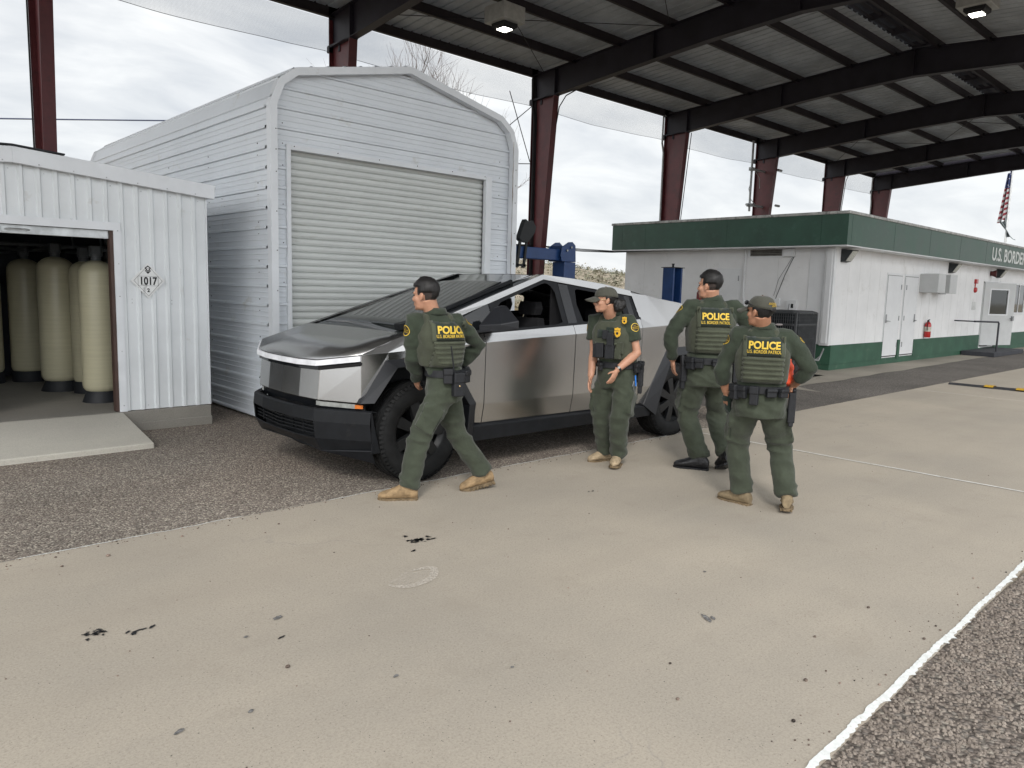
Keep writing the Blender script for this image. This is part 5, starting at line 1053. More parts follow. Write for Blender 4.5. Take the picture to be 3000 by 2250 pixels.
n = len(KK); mb.v = [V(p) for r_ in rows for p in r_]; mb.f = [(j*n+i, j*n+i+1, (j+1)*n+i+1, (j+1)*n+i) for j in range(2) for i in range(n-1)]; mb.m = [0]*len(mb.f)
M_hood = M_ss.copy(); M_hood.name = 'stainless_bonnet'
for l in list(M_hood.node_tree.nodes['Principled BSDF'].inputs['Roughness'].links): M_hood.node_tree.links.remove(l)
M_hood.node_tree.nodes['Principled BSDF'].inputs['Roughness'].default_value = .26
bonnet = mb.build('bonnet', M_hood, TR, world=False, smooth=2, fix=False)
so2 = bonnet.modifiers.new('t', 'SOLIDIFY'); so2.thickness = .008; so2.offset = -1
def sheet(name, s0, s1, m_, ins=.0, steps=6, dz=0, zf=None):
    mb = MB(); rows = []
    for j in range(steps+1):
        s = s0+(s1-s0)*j/steps; tt = top(s)[1]-ins; zz = top(s)[2]-.010+dz
        rows.append([(s, k*tt, zz+.012*(1-k*k)) for k in [-1+2*i/NT for i in range(NT+1)]])
    n = NT+1; mb.v = [V(p) for r_ in rows for p in r_]; mb.f = [(j*n+i, j*n+i+1, (j+1)*n+i+1, (j+1)*n+i) for j in range(steps) for i in range(n-1)]; mb.m = [0]*len(mb.f)
    o = mb.build(name, m_, TR, world=False, smooth=2, fix=False); so3 = o.modifiers.new('t', 'SOLIDIFY'); so3.thickness = .006; so3.offset = -1; return o
wsh = sheet('windscreen', sh_+G, 1.61, M_glassb, ins=.085)
sheet('roof_glass', 1.625, 2.35, M_glassb, ins=.06); sheet('bed_cover', 2.36, 4.70, M_plast, ins=.06, dz=-.02)
for sg in (-1, 1):
    mb = MB()
    for s0, s1 in [(sh_+G+k*.218, sh_+G+(k+1)*.218) for k in range(8)]+[(1.644+k*.43, 1.644+(k+1)*.43) for k in range(7)]:
        a, c = top(s0), top(s1); mb.add([(a[0], sg*(a[1]-.003), a[2]-.004), (c[0], sg*(c[1]-.003), c[2]-.004), (c[0], sg*(c[1]-.088), c[2]+.004), (a[0], sg*(a[1]-.088), a[2]+.004)], [(0, 1, 2, 3) if sg < 0 else (3, 2, 1, 0)])
    mb.build('screen_surround', M_trim, TR, world=False, fix=False)
mb = MB(); W0 = V((-.03, -.76, Z(-.03)+.045)); W1 = V((1.30, -.655, Z(1.30)+.035)); mb.beam(W0, W1, .035, .03); mb.beam(W0+V((-.06, .02, -.01)), W0+V((.22, .03, .05)), .09, .055); mb.beam(W0+V((.1, .05, -.01)), W1+V((-.1, .045, -.015)), .02, .014); mb.build('wiper', M_plast, TR, world=False, bevel=.004)
# front face
def nstrip(z0, z1, off0=0, off1=0, k0=-1, k1=1, dzc=True):
    mb = MB(); pts = []
    ks = [k for k in KK if k0 < k < k1]; ks = [k0]+ks+[k1]
    def P(k, z, off):
        x, y, zz = nosep(k); nrm = V((-1, 0, 0)); return (x-off, y*(1+.0*off), z if not dzc else z+(zz-1.105))
    mb.v = [V(P(k, z, o_)) for z, o_ in ((z0, off0), (z1, off1)) for k in ks]; n = len(ks)
    mb.f = [(i+1, i, n+i, n+i+1) for i in range(n-1)]; mb.m = [0]*len(mb.f); return mb
def fbuild(mb, name, m_, th=.006, mods=True):
    o = mb.build(name, m_, TR, world=False, fix=False); s3 = o.modifiers.new('t', 'SOLIDIFY'); s3.thickness = th; s3.offset = 1; return o
lb = fbuild(nstrip(1.055, 1.100, .0, .0), 'light_bar', M_bar, .02)
mb = MB()
for i in range(2): q = nstrip(1.065+i*.018, 1.067+i*.018, -.001, -.001); mb.add([(v.x-.003, v.y, v.z) for v in q.v], q.f)
mb.build('lens_rib', M_lens, lb, world=False, fix=False)
fbuild(nstrip(1.022, 1.045, -.012, -.012), 'light_bar_seat', M_trim, .01)
def nz(z0, z1, o0, o1): return nstrip(z0, z1, o0, o1, dzc=False)
fa = nstrip(1.02, 1.02, -.022, -.022); fb_ = nz(.735, .735, .0, .0); fa.v = fa.v[:7]+fb_.v[:7]; fa.f = [(i+1, i, 7+i, 8+i) for i in range(6)]; fa.f = [(i, i+1, 8+i, 7+i) for i in range(6)]; fa.m = [0]*6
o = fa.build('front_panel', M_ss, TR, world=False, fix=False); s3 = o.modifiers.new('t', 'SOLIDIFY'); s3.thickness = .006; s3.offset = -1; bv = o.modifiers.new('b', 'BEVEL'); bv.width = .003; bv.segments = 2; bv.limit_method = 'ANGLE'; bv.angle_limit = R(15)
fbuild(nz(.655, .733, -.05, -.03), 'lamp_recess', M_trim, .01)
for sg in (-1, 1):
    def q(k, z, o_): x, y, zz = nosep(k); return (x-o_, y, z)
    mb = MB(); k0, k1 = (-.93, -.55) if sg < 0 else (.55, .93); ks = [k0, -.61 if sg < 0 else .61, k1]
    mb.v = [V(q(k, z, -.022)) for z in (.683, .722) for k in ks]; mb.f = [(0, 1, 4, 3), (1, 2, 5, 4)]; mb.m = [0, 0]; hl = mb.build('headlamp', M_lens, TR, world=False)
    mb = MB(); mb.beam((-.555, sg*.955, .705), (-.60, sg*.905, .705), .015, .03); mb.build('side_marker', M_amber, TR, world=False)
# bumper
bp_ = [(-.50, -1.0), (-.80, -.60), (-.845, -.3), (-.85, 0), (-.845, .3), (-.80, .60), (-.50, 1.0)]
mb = MB(); lv_ = [(.655, -.05, 1), (.665, -.004, 1), (.655, .006, 1), (.56, .015, 1), (.42, .0, 1), (.31, -.06, 1)]
rows = []
for z, off_, k in lv_:
    row = []
    for x, y in bp_:
        zz = z
        if z < .32 and abs(y) < .5: zz = z+.04
        row.append((x-off_, y, zz))
    rows.append(row)
n = 7; mb.v = [V(p) for r_ in rows for p in r_]
skip = {(3, i) for i in (1, 2, 3, 4)}
mb.f = [(j*n+i, j*n+i+1, (j+1)*n+i+1, (j+1)*n+i) for j in range(len(rows)-1) for i in range(n-1) if (j, i) not in skip]; mb.m = [0]*len(mb.f)
# flanks beside the arches and lower lip
for sg in (-1, 1): mb.add([(-.50, sg*1.0, .655), (-.47, sg*1.0, .50), (-.42, sg*1.0, .31), (-.50, sg*.99, .31-.0), (-.44, sg*.8, .31), (-.44, sg*.8, .655)], [(0, 1, 2, 3), (2, 1, 0, 5, 4)])
bump_o = mb.build('front_bumper', M_plast, TR, world=False, fix=False); s3 = bump_o.modifiers.new('t', 'SOLIDIFY'); s3.thickness = .012; s3.offset = 0; bv = bump_o.modifiers.new('b', 'BEVEL'); bv.width = .006; bv.segments = 2; bv.limit_method = 'ANGLE'; bv.angle_limit = R(25)
mb = MB(); mb.add([(-.5, -.99, .33), (-.74, -.6, .30), (-.79, 0, .34), (-.74, .6, .30), (-.5, .99, .33), (-.45, -.97, .22), (-.40, .97, .22), (-.62, 0, .26)], [(0, 1, 2, 7, 5), (2, 3, 4, 6, 7)]); o = mb.build('air_dam', M_plast, TR, world=False, fix=False); s3 = o.modifiers.new('t', 'SOLIDIFY'); s3.thickness = .01
gb = MB(); gb.add([(-.74, -.60, .57), (-.78, 0, .57), (-.74, .60, .57), (-.72, .60, .41), (-.76, 0, .41), (-.72, -.60, .41)], [(0, 1, 4, 5), (1, 2, 3, 4)]); gr2 = gb.build('grille', M_dark, TR, world=False)
gb = MB()
for k in range(4):
    z = .45+k*.03
    for a, c in ((( -.775, -.58), (-.83, 0)), ((-.83, 0), (-.775, .58))): gb.beam((a[0]+.0, a[1], z), (c[0]+.0, c[1], z), .03, .008)
for y in (-.4, -.2, 0, .2, .4): gb.beam((-.80, y, .43), (-.80, y, .56), .02, .008)
gb.build('grille_slat', M_plast, gr2, world=False)
# inner shell behind the panels, floor, cabin
mb = MB(); mb.prism([(-.50, -.90, .30), (-.50, -.90, 1.10), (.02, -.90, 1.18), (.02, -.90, .30)], (0, .01, 0)) if False else None
mb = MB(); mb.box((.58, -.93, .32), (3.05, .93, .42)); mb.box((-.72, -.55, .34), (4.6, .55, .62)); mb.box((-.46, -.66, .6), (.6, .66, 1.08)); mb.box((3.05, -.66, .45), (4.6, .66, 1.30)); mb.box((4.3, -.9, .45), (4.68, .9, 1.36)); mb.build('underbody', M_dark, TR, world=False)
mb = MB()
for sg in (-1, 1): mb.box((.60, sg*.93-.012, .42), (3.0, sg*.93+.012, 1.23)); 
mb.build('door_lining', M_cabin, TR, world=False)
mb = MB(); mb.box((.05, -.88, 1.02), (.75, .88, 1.20)); mb.prism([(.75, -.88, 1.02), (.75, -.88, 1.17), (.62, -.88, 1.22), (.5, -.88, 1.2)], (0, 1.76, 0)); mb.build('dashboard', M_cabin, TR, world=False)
mb = MB(); mb.lathe([(.17, 0), (.185, .012), (.17, .025)], (.98, -.42, 1.20), (-.9, 0, .35), n=20); mb.build('steering_wheel', M_cabin, TR, world=False)
def seat(s0, y, hb):
    mb = MB(); rr_ = lambda x, z, hw, t_: [V((x-t_, y-hw, z)), V((x-t_*1.1, y-hw*.5, z)), V((x-t_*1.1, y+hw*.5, z)), V((x-t_, y+hw, z)), V((x+t_, y+hw*.96, z)), V((x+t_, y-hw*.96, z))]
    mb.box((s0-.30, y-.25, .70), (s0+.22, y+.25, .90))
    mb.ring_loft([rr_(s0+.20, .85, .25, .07), rr_(s0+.26, 1.05, .26, .07), rr_(s0+.33, hb-.12, .25, .06), rr_(s0+.37, hb, .19, .045)])
    mb.ring_loft([rr_(s0+.385, hb+.03, .12, .05), rr_(s0+.39, hb+.10, .14, .055), rr_(s0+.395, hb+.17, .12, .045)]); mb.tube([(s0+.37, y-.05, hb-.02), (s0+.385, y-.05, hb+.05)], .008, 6); mb.tube([(s0+.37, y+.05, hb-.02), (s0+.385, y+.05, hb+.05)], .008, 6)
    mb.build('seat', M_cabin, TR, world=False, bevel=.03, segs=3)
seat(1.40, -.42, 1.40); seat(1.72, .42, 1.42); seat(2.45, -.42, 1.32); seat(2.45, .42, 1.32)
mb = MB(); mb.prism([(.55, -.75, 1.44), (1.6, -.66, 1.80), (2.9, -.70, 1.63), (2.9, -.70, 1.60), (1.6, -.66, 1.77), (.55, -.75, 1.41)], (0, .01, 0)) if False else None
mb.box((1.58, -.68, 1.76), (2.4, .68, 1.77)); mb.box((1.80, -.72, 1.3), (1.96, -.70, 1.76)); mb.box((3.06, -.75, 1.3), (3.08, .75, 1.58)); mb.build('headlining', M_cabin, TR, world=False)
# tail
mb = MB(); mb.box((4.70, -.93, .72), (4.73, .93, 1.42)); mb.build('tailgate', M_ss, TR, world=False); mb = MB(); mb.box((4.6, -.95, .42), (4.82, .95, .70)); mb.build('rear_bumper', M_plast, TR, world=False, bevel=.02)
mb = MB(); mb.box((4.731, -.9, 1.30), (4.74, .9, 1.34)); mb.build('tail_light', mat('tail_red', (.35, .01, .01), .3), TR, world=False)
# wheels
def wheel(s, sg, turn=0):
    w_ = bpy.data.objects.new('wheel', None); col.objects.link(w_); w_.parent = TR; w_.location = (s, sg*.86, .443); w_.rotation_euler[2] = (0 if sg < 0 else math.pi)+turn; w_.empty_display_size = .1
    Rr = .443; HW = .142
    prof_ = [(.262, -HW+.03), (.29, -HW+.012), (.34, -HW+.0), (.385, -HW+.006), (.415, -HW+.022), (.432, -HW+.045), (Rr-.008, -HW+.07), (Rr-.006, 0), (Rr-.008, HW-.07), (.432, HW-.045), (.415, HW-.022), (.385, HW-.006), (.34, HW), (.27, HW-.02)]
    mb = MB(); mb.lathe(prof_, (0, 0, 0), (0, 1, 0), n=72, cap=False)
    rr = random.Random(2)
    for i in range(66):     # tread blocks
        a = 2*math.pi*i/66
        for j, (y0, y1) in enumerate(((-.122, -.082), (-.074, -.03), (-.022, .022), (.03, .074), (.082, .122))):
            da = .040+.012*((i+j) % 3)/2; a0 = a+(.02 if j % 2 else 0); r0, r1 = Rr-.012, Rr+.001-(.010 if j in (0, 4) else 0)
            P = []
            for r_ in (r0, r1):
                for (aa, yy) in ((a0-da, y0), (a0+da, y0+.004), (a0+da*.8, y1), (a0-da*1.1, y1-.003)): P.append((r_*math.cos(aa), yy, r_*math.sin(aa)))
            mb.add(P, [(4, 5, 6, 7), (0, 1, 5, 4), (1, 2, 6, 5), (2, 3, 7, 6), (3, 0, 4, 7)])
    for i in range(66):
        a = 2*math.pi*i/66
        for sy in (-1, 1):
            P = []
            for (rq, yq) in ((.402+.012*(i % 2), .1385), (.438, .118)):
                for da in (-.028, .028): P.append((rq*math.cos(a+da), sy*(yq-.0), rq*math.sin(a+da)))
            for (rq, yq) in ((.402+.012*(i % 2), .126), (.430, .10)):
                for da in (-.028, .028): P.append((rq*math.cos(a+da), sy*yq, rq*math.sin(a+da)))
            mb.add(P, [(0, 1, 3, 2), (0, 4, 5, 1), (0, 2, 6, 4), (1, 5, 7, 3)])
    mb.build('tyre', M_tyre, w_, world=False, smooth=True)
    mb = MB(); mb.lathe([(.268, -.118), (.262, -.105), (.225, -.07), (.215, .09)], (0, 0, 0), (0, 1, 0), n=40, cap=False); mb.lathe([(.216, .0), (.05, .0)], (0, 0, 0), (0, 1, 0), n=32)
    mb.lathe([(.001, -.112), (.05, -.11), (.062, -.09), (.062, .0)], (0, 0, 0), (0, 1, 0), n=20)
    for i in range(7):
        a = 2*math.pi*i/7; c, s2 = math.cos(a), math.sin(a)
        P = []
        for rq, hw, yy, dp in ((.045, .034, -.108, .05), (.15, .042, -.112, .04), (.262, .050, -.105, .03)):
            for k in (-1, 1): P.append((rq*c-k*hw*s2, yy, rq*s2+k*hw*c))
            for k in (1, -1): P.append((rq*c-k*hw*1.15*s2, yy+dp, rq*s2+k*hw*1.15*c))
        f4 = []
        for k in range(2): a0 = 4*k; f4 += [(a0, a0+1, a0+5, a0+4), (a0+1, a0+2, a0+6, a0+5), (a0+2, a0+3, a0+7, a0+6), (a0+3, a0, a0+4, a0+7)]
        mb.add(P, f4)
    mb.build('rim', M_rim, w_, world=False, smooth=True, bevel=.003)
wheel(0, -1, R(3)); wheel(0, 1, R(3)); wheel(3.635, -1); wheel(3.635, 1)
mb = MB(); mb.tube([(0, -.7, .44), (0, .7, .44)], .05, 8); mb.tube([(3.635, -.7, .44), (3.635, .7, .44)], .06, 8); mb.build('axle', M_blk, TR, world=False)
POSE_KEYS = ['pelvis_dir', 'chest_dir', 'gaze_dir', 'pelvis', 'hip_l', 'knee_l', 'ankle_l', 'heel_l', 'toe_l', 'hip_r', 'knee_r', 'ankle_r', 'heel_r', 'toe_r', 'nape', 'shoulder_l', 'elbow_l', 'wrist_l', 'shoulder_r', 'elbow_r', 'wrist_r', 'skull']
POSE_ROWS = {
 'm1': (1.0, [(-.80, .60, 0), (.40, .92, 0), (-.42, .905, -.06), (3.69, 4.74, .955), (3.632, 4.664, .905), (3.464, 4.761, .521), (3.388, 4.799, .105), (3.44, 4.76, 0), (3.20, 4.94, 0), (3.746, 4.816, .905), (3.863, 4.786, .492), (4.081, 4.682, .142), (4.16, 4.66, .05), (3.88, 4.74, 0), (3.577, 4.72, 1.511), (3.410, 4.81, 1.426), (3.440, 4.835, 1.141), (3.59, 4.968, .93), (3.760, 4.665, 1.426), (3.998, 4.69, 1.236), (3.908, 4.866, 1.029), (3.488, 4.74, 1.632)]),
 'm2': (.985, [(-.933, -.361, 0), (-.954, -.301, 0), (-.797, .598, -.08), (5.637, 4.55, .94), (5.67, 4.463, .891), (5.549, 4.433, .486), (5.694, 4.544, .11), (5.74, 4.57, 0), (5.49, 4.43, .03), (5.603, 4.637, .891), (5.579, 4.694, .472), (5.768, 4.756, .103), (5.83, 4.74, 0), (5.60, 4.80, 0), (5.592, 4.60, 1.502), (5.629, 4.416, 1.418), (5.643, 4.331, 1.135), (5.451, 4.407, .976), (5.516, 4.772, 1.418), (5.52, 4.753, 1.123), (5.431, 4.706, .882), (5.419, 4.56, 1.621)]),
 'm3': (1.065, [(.661, .751, 0), (.722, .692, 0), (-.10, .995, 0), (6.245, 3.94, 1.0), (6.169, 4.007, .947), (6.23, 4.147, .515), (6.21, 3.942, .112), (6.24, 3.88, 0), (6.10, 4.17, 0), (6.321, 3.873, .947), (6.488, 3.974, .532), (6.326, 3.742, .179), (6.26, 3.66, .1), (6.42, 3.86, 0), (6.251, 3.94, 1.664), (6.115, 4.111, 1.574), (5.95, 4.182, 1.300), (6.05, 4.213, 1.056), (6.417, 3.796, 1.574), (6.494, 3.585, 1.347), (6.469, 3.685, 1.084), (6.197, 3.95, 1.778)]),
 'm4': (.975, [(.80, .60, 0), (.865, .503, 0), (.12, .993, 0), (5.354, 2.90, .92), (5.298, 2.974, .871), (5.443, 3.129, .509), (5.462, 3.053, .102), (5.46, 2.99, 0), (5.47, 3.28, 0), (5.409, 2.826, .871), (5.62, 2.853, .51), (5.538, 2.713, .129), (5.47, 2.68, .035), (5.72, 2.80, 0), (5.293, 2.88, 1.473), (5.218, 3.05, 1.39), (5.190, 3.150, 1.120), (5.270, 3.150, .935), (5.404, 2.73, 1.39), (5.527, 2.61, 1.160), (5.586, 2.759, 1.005), (5.221, 2.88, 1.583)]),
}
POSE = {}
for who, (size_, rows_) in POSE_ROWS.items():
    POSE[who] = dict(zip(POSE_KEYS, rows_)); POSE[who]['size'] = size_
# ================================================================ people
def cloth(name, c, c2=None, dirt=None):
    m = mat(name, c, .88, var=.10, scale=7, detail=7, bump=.55, bscale=22, bdist=.014, spec=.25, dirt=dirt); m.node_tree.nodes['Principled BSDF'].inputs['Sheen Weight'].default_value = .15; return m
M_shirt = cloth('green_shirt_cloth', (.034, .044, .030)); M_trous = cloth('green_trouser_cloth', (.047, .056, .039)); M_vest = cloth('olive_vest_nylon', (.056, .062, .043)); M_web = cloth('olive_webbing', (.066, .074, .050)); M_panel = cloth('dark_green_panel', (.022, .031, .025))
M_cap = cloth('drab_cap_cloth', (.062, .062, .050)); M_belt = mat('black_nylon', (.010, .011, .014), .6, var=.15, scale=30, bump=.2, bscale=200)
M_skin = mat('skin', (.47, .25, .165), .48, var=.06, scale=14, spec=.4, bump=.08, bscale=160); M_skin2 = mat('tan_skin', (.36, .18, .11), .48, var=.06, scale=14, spec=.4, bump=.08, bscale=160)
for m in (M_skin, M_skin2): b_ = m.node_tree.nodes['Principled BSDF']; b_.inputs['Subsurface Weight'].default_value = .08; b_.inputs['Subsurface Radius'].default_value = (.02, .008, .004)
M_hair = mat('black_hair', (.010, .009, .009), .55, var=.3, scale=80, stretch=(1, 1, .25), bump=.6, bscale=140, bdist=.004)
M_gold = mat('yellow_letters', (.66, .45, .05), .6, var=.06, scale=30); M_badge = mat('gold_badge', (.70, .40, .03), .35, var=.1, scale=60)
M_tan = mat('tan_boot_suede', (.30, .205, .11), .85, var=.18, scale=18, bump=.3, bscale=120); M_tan2 = mat('light_tan_boot', (.36, .28, .18), .85, var=.16, scale=18, bump=.3, bscale=120); M_tan3 = mat('brown_tan_boot', (.23, .175, .105), .85, var=.16, scale=18, bump=.3, bscale=120)
M_tsole = mat('tan_sole', (.16, .115, .065), .8, var=.2, scale=30); M_bboot = mat('black_boot_leather', (.014, .014, .016), .42, var=.2, scale=20, bump=.2, bscale=90)
M_glove = cloth('dark_green_glove', (.022, .036, .028)); M_orange = mat('orange_cloth', (.95, .12, .05), .7, var=.05, scale=12)
def F3(f, upv=(0, 0, 1)):
    f = V(f).normalized(); u = V(upv); l = u.cross(f).normalized(); u = f.cross(l); return f, l, u
def MT(f, l, u): return Matrix(((f.x, l.x, u.x), (f.y, l.y, u.y), (f.z, l.z, u.z)))
def oval(c, f, l, w, d, n=20, p=2.4):
    o = []
    for j in range(n):
        a = 2*math.pi*j/n; ca, sa = math.cos(a), math.sin(a)
        o.append(V(c)+f*(d*abs(ca)**(2/p)*(1 if ca > 0 else -1))+l*(w*abs(sa)**(2/p)*(1 if sa > 0 else -1)))
    return o
def person(key, label, build=1.0, skin=M_skin, sleeves='long', boots=(M_tan, M_tsole), hair='short', cap=False, glasses=False, hands=None, gear=None, glove=False, front=False, seed=0, patch_l=-.15):
    Q = POSE[key]; s = Q['size']; g = lambda k: V(Q[k]); fp, fc, fh = V(Q['pelvis_dir']).normalized(), V(Q['chest_dir']).normalized(), V(Q['gaze_dir']).normalized()
    P, C7, hd = g('pelvis'), g('nape'), g('skull'); root = empty('person', (P.x, P.y, 0), label, 'person', 'uniformed people around the pickup truck')
    lp = V((-fp.y, fp.x, 0)); lc = V((-fc.y, fc.x, 0))
    chest = C7-V((0, 0, .10*s)); upz = V((0, 0, 1))
    def spine(t_):      # t 0 at hip line, 1 at base of neck
        a = P+V((0, 0, 0)); b_ = C7-V((0, 0, .02)); p = a.lerp(b_, t_); f = fp.lerp(fc, min(1, t_*1.3)).normalized(); return p+f*(.015*math.sin(math.pi*t_)), f, V((-f.y, f.x, 0))
    def trunk(mb, levels, ex=0):
        rings = []
        for t_, w, d in levels:
            p, f, l = spine(t_); rings.append(oval(p, f, l, (w*build+ex)*s, (d*build**1.2+ex)*s))
        mb.ring_loft(rings)
    TL = [(-.02, .170, .130), (.06, .166, .128), (.16, .158, .124), (.32, .163, .128), (.50, .178, .134), (.68, .190, .132), (.80, .186, .120), (.90, .150, .098), (.96, .095, .075), (1.03, .066, .066)]
    # ---- body: one continuous skin surface
    bd = MB(); trunk(bd, [(t_, w*.80, d*.80) for t_, w, d in TL])
    hf, hl, hu = F3(fh); HM = MT(hf, hl, hu); hp = lambda a, b_, c: hd+(hf*a+hl*b_+hu*c)*s
    bd.ell(hp(-.012, 0, .028), (.096*s, .076*s, .092*s), HM); bd.ell(hp(.030, 0, -.035), (.060*s, .062*s, .082*s), HM); bd.ell(hp(.036, 0, -.078), (.050*s, .052*s, .040*s), HM); bd.ell(hp(.072, 0, -.098), (.020*s, .022*s, .018*s), HM)
    bd.ell(hp(.072, 0, .018), (.020*s, .054*s, .014*s), HM); bd.tube([hp(.082, 0, .012), hp(.098, 0, -.018), hp(.106, 0, -.036)], [.009*s, .011*s, .014*s], 8); bd.ell(hp(.094, 0, -.040), (.014*s, .018*s, .010*s), HM); bd.ell(hp(.086, 0, -.066), (.013*s, .025*s, .008*s), HM); bd.ell(hp(.084, 0, -.077), (.013*s, .022*s, .008*s), HM)
    for sg in (-1, 1): bd.ell(hp(.052, sg*.046, -.028), (.026*s, .02*s, .026*s), HM); bd.ell(hp(-.006, sg*.076, -.014), (.018*s, .009*s, .031*s), HM @ Matrix.Rotation(R(-10), 3, 'Y')); bd.ell(hp(-.014, sg*.083, -.004), (.014*s, .006*s, .022*s), HM)
    nb_ = C7+fc*.035*s-V((0, 0, .05*s)); bd.tube([nb_, nb_.lerp(hp(-.02, 0, -.05), .5), hp(-.018, 0, -.02)], [.066*s, .058*s*build, .060*s*build], 14)
    def hand(mb, w, d, pn, th, curl=.5, spread=.12, ex=0.0, sc=1.0):
        # w wrist, d finger direction, pn palm normal (towards which fingers curl), th thumb side
        w, d = V(w), V(d).normalized(); pn = V(pn); pn = (pn-d*pn.dot(d)).normalized(); th = V(th); th = (th-d*th.dot(d)-pn*th.dot(pn)).normalized(); k = s*sc
        M = MT(d, th, pn); mb.ell(w+d*.045*k, (.050*k+ex, .040*k+ex, .018*k+ex), M); mb.ell(w+d*.075*k, (.026*k+ex, .041*k+ex, .015*k+ex), M); mb.ell(w+d*.012*k, (.028*k, .027*k, .021*k), M)
        for i, (o_, L) in enumerate(((.031, .070), (.0105, .078), (-.0105, .073), (-.031, .058))):
            p = w+(d*.088+th*o_)*k; dd = (d+th*o_*spread*9).normalized(); c = curl*(1+.14*i); pts = [p-dd*.02*k]; 
            for seg, fr_ in enumerate((.45, .32, .26)):
                ang = c*(.55+.55*seg); q = (dd*math.cos(ang)+pn*math.sin(ang)); pts.append(p); p = p+q*L*fr_*k
            pts.append(p); mb.tube(pts, [.0095*k+ex, .0095*k+ex, .0088*k+ex, .0080*k+ex, .0065*k+ex][:len(pts)], 8)
        p = w+(d*.030+th*.032)*k; q = (d*.62+th*.72+pn*.30*(1+curl)).normalized(); q2 = (d*.85+th*.35+pn*.35*(1+curl)).normalized(); mb.tube([w+d*.02*k+th*.012*k, p, p+q*.036*k, p+q*.036*k+q2*.030*k], [.014*k+ex, .0125*k+ex, .0105*k+ex, .0075*k+ex], 8)
    for k in 'lr':
        sh, el, wr = g('shoulder_'+k), g('elbow_'+k), g('wrist_'+k); bd.tube([sh, sh.lerp(el, .45), el, el.lerp(wr, .3), wr], [v*s*build**.7 for v in (.028, .040, .041, .043, .0285)], 12)
        hh = hands[k]; hand(bd, wr, *hh)
        hip, kn, an = g('hip_'+k), g('knee_'+k), g('ankle_'+k); bd.tube([hip, hip.lerp(kn, .4), kn, kn.lerp(an, .35), an], [v*s for v in (.078, .07, .052, .052, .036)], 12)
    body = link_mesh(remesh(bd, .0062, 3), 'body', skin, root)
    # eyes
    for sg in (-1, 1):
        e_ = MB(); e_.ell(hp(.0775, sg*.031, .0), (.008*s, .012*s, .006*s), HM, 10, 8); e_.build('eye', mat('eye_dark', (.05, .04, .035), .2), root, smooth=2)
        e_ = MB(); e_.beam(hp(.088, sg*.015, .018), hp(.078, sg*.050, .020), .008*s, .006*s); e_.build('eyebrow', M_hair, root)
    # ---- hair
    hb = MB(); hb.ell(hp(-.014, 0, .032), (.104*s, .084*s, .102*s), HM, 28, 20)
    inv = HM.inverted(); rn = random.Random(seed); keep = []
    loc_ = [(inv @ (v-hd))/s for v in hb.v]
    def hk(v):
        if cap and v.z > .045: return False
        return (v.z > .056 and v.x < .095) or (v.x < .012 and v.z > ((.004 if abs(v.y) > .05 else -.046) if hair == 'short' and not cap else -.005 if abs(v.y) > .06 and v.x > -.03 else -.06))
    hb.f = [f for f in hb.f if all(hk(loc_[i]) for i in f)]; hb.m = [0]*len(hb.f)
    top_ = 1.0
    for i, v in enumerate(loc_):
        n_ = v.normalized(); ex = (-.007+.016*max(0, min(1, (v.z+.05)/.12)))*(1 if not cap else 0)+.007*noise.noise(v*32)+.004*noise.noise(v*95)
        hb.v[i] = hb.v[i]+(HM @ n_)*ex*s
    if hair == 'short' and not cap:      # clipped, faded sides
        fb2 = MB(); fb2.ell(hp(-.014, 0, .030), (.0985*s, .0785*s, .096*s), HM, 28, 20); lf = [(inv @ (v-hd))/s for v in fb2.v]
        fb2.f = [f for f in fb2.f if all((lf[i].x < .030 and lf[i].z > -.058 and not (abs(lf[i].y) > .06 and lf[i].z < -.0 and lf[i].x > -.02)) or lf[i].z > .055 for i in f)]; fb2.m = [0]*len(fb2.f)
        fb2.build('clipped_hair', mat('clipped_hair', (.05, .036, .03), .8, var=.3, scale=60, base2=(.022, .017, .016)), root, smooth=2, fix=False)
    ho_ = hb.build('hair', M_hair, root, smooth=2, fix=False); sd_ = ho_.modifiers.new('t', 'SOLIDIFY'); sd_.thickness = .010; sd_.offset = -1
    if hair == 'bun':
        hb = MB()
        for i in range(9): hb.ell(hp(-.115+rn.gauss(0, .014), rn.gauss(.0, .02), -.012+rn.gauss(0, .026)-.03), (.040*s, .040*s, .048*s), HM, 12, 8)
        hb.ell(hp(-.085, 0, -.03), (.03*s, .055*s, .05*s), HM); link_mesh(remesh(hb, .006, 3, disp=lambda p, n_: p+n_*.006*noise.noise(p*50)), 'hair_bun', M_hair, root)
    if cap:
        cb_ = MB(); rings = []
        for i in range(9):
            a = math.pi/2*i/8; z = .030+.088*math.sin(a); r_ = math.cos(a)**.62 if i < 8 else .02
            rings.append([hp(-.012+.112*r_*math.cos(t_)-.004, .088*r_*math.sin(t_), z+(.012 if False else 0)-.018*max(0, -math.cos(t_))*(1-i/8)) for t_ in [2*math.pi*j/28 for j in range(28)]])
        cb_.ring_loft(rings); cb_.ell(hp(-.014, 0, .121), (.006*s, .006*s, .004*s), HM, 8, 6); co_ = cb_.build('cap', M_cap, root, smooth=2)
        bb_ = MB(); n = 13; rr_ = []
        for f_ in (0, .35, .7, 1):
            rr_.append([hp(.070+(.024+.086*math.cos(u)**.6)*f_+.026*math.cos(u)-.015, .076*math.sin(u)*(1+.06*f_), .036-.026*f_-.030*abs(math.sin(u))**1.8) for u in [R(-82+164*j/(n-1)) for j in range(n)]])
        bb_.v = [p for r_ in rr_ for p in r_]; bb_.f = [(j*n+i, j*n+i+1, (j+1)*n+i+1, (j+1)*n+i) for j in range(3) for i in range(n-1)]; bb_.m = [0]*len(bb_.f)
        bo = bb_.build('brim', M_cap, co_, smooth=2, fix=False); sd_ = bo.modifiers.new('t', 'SOLIDIFY'); sd_.thickness = .004
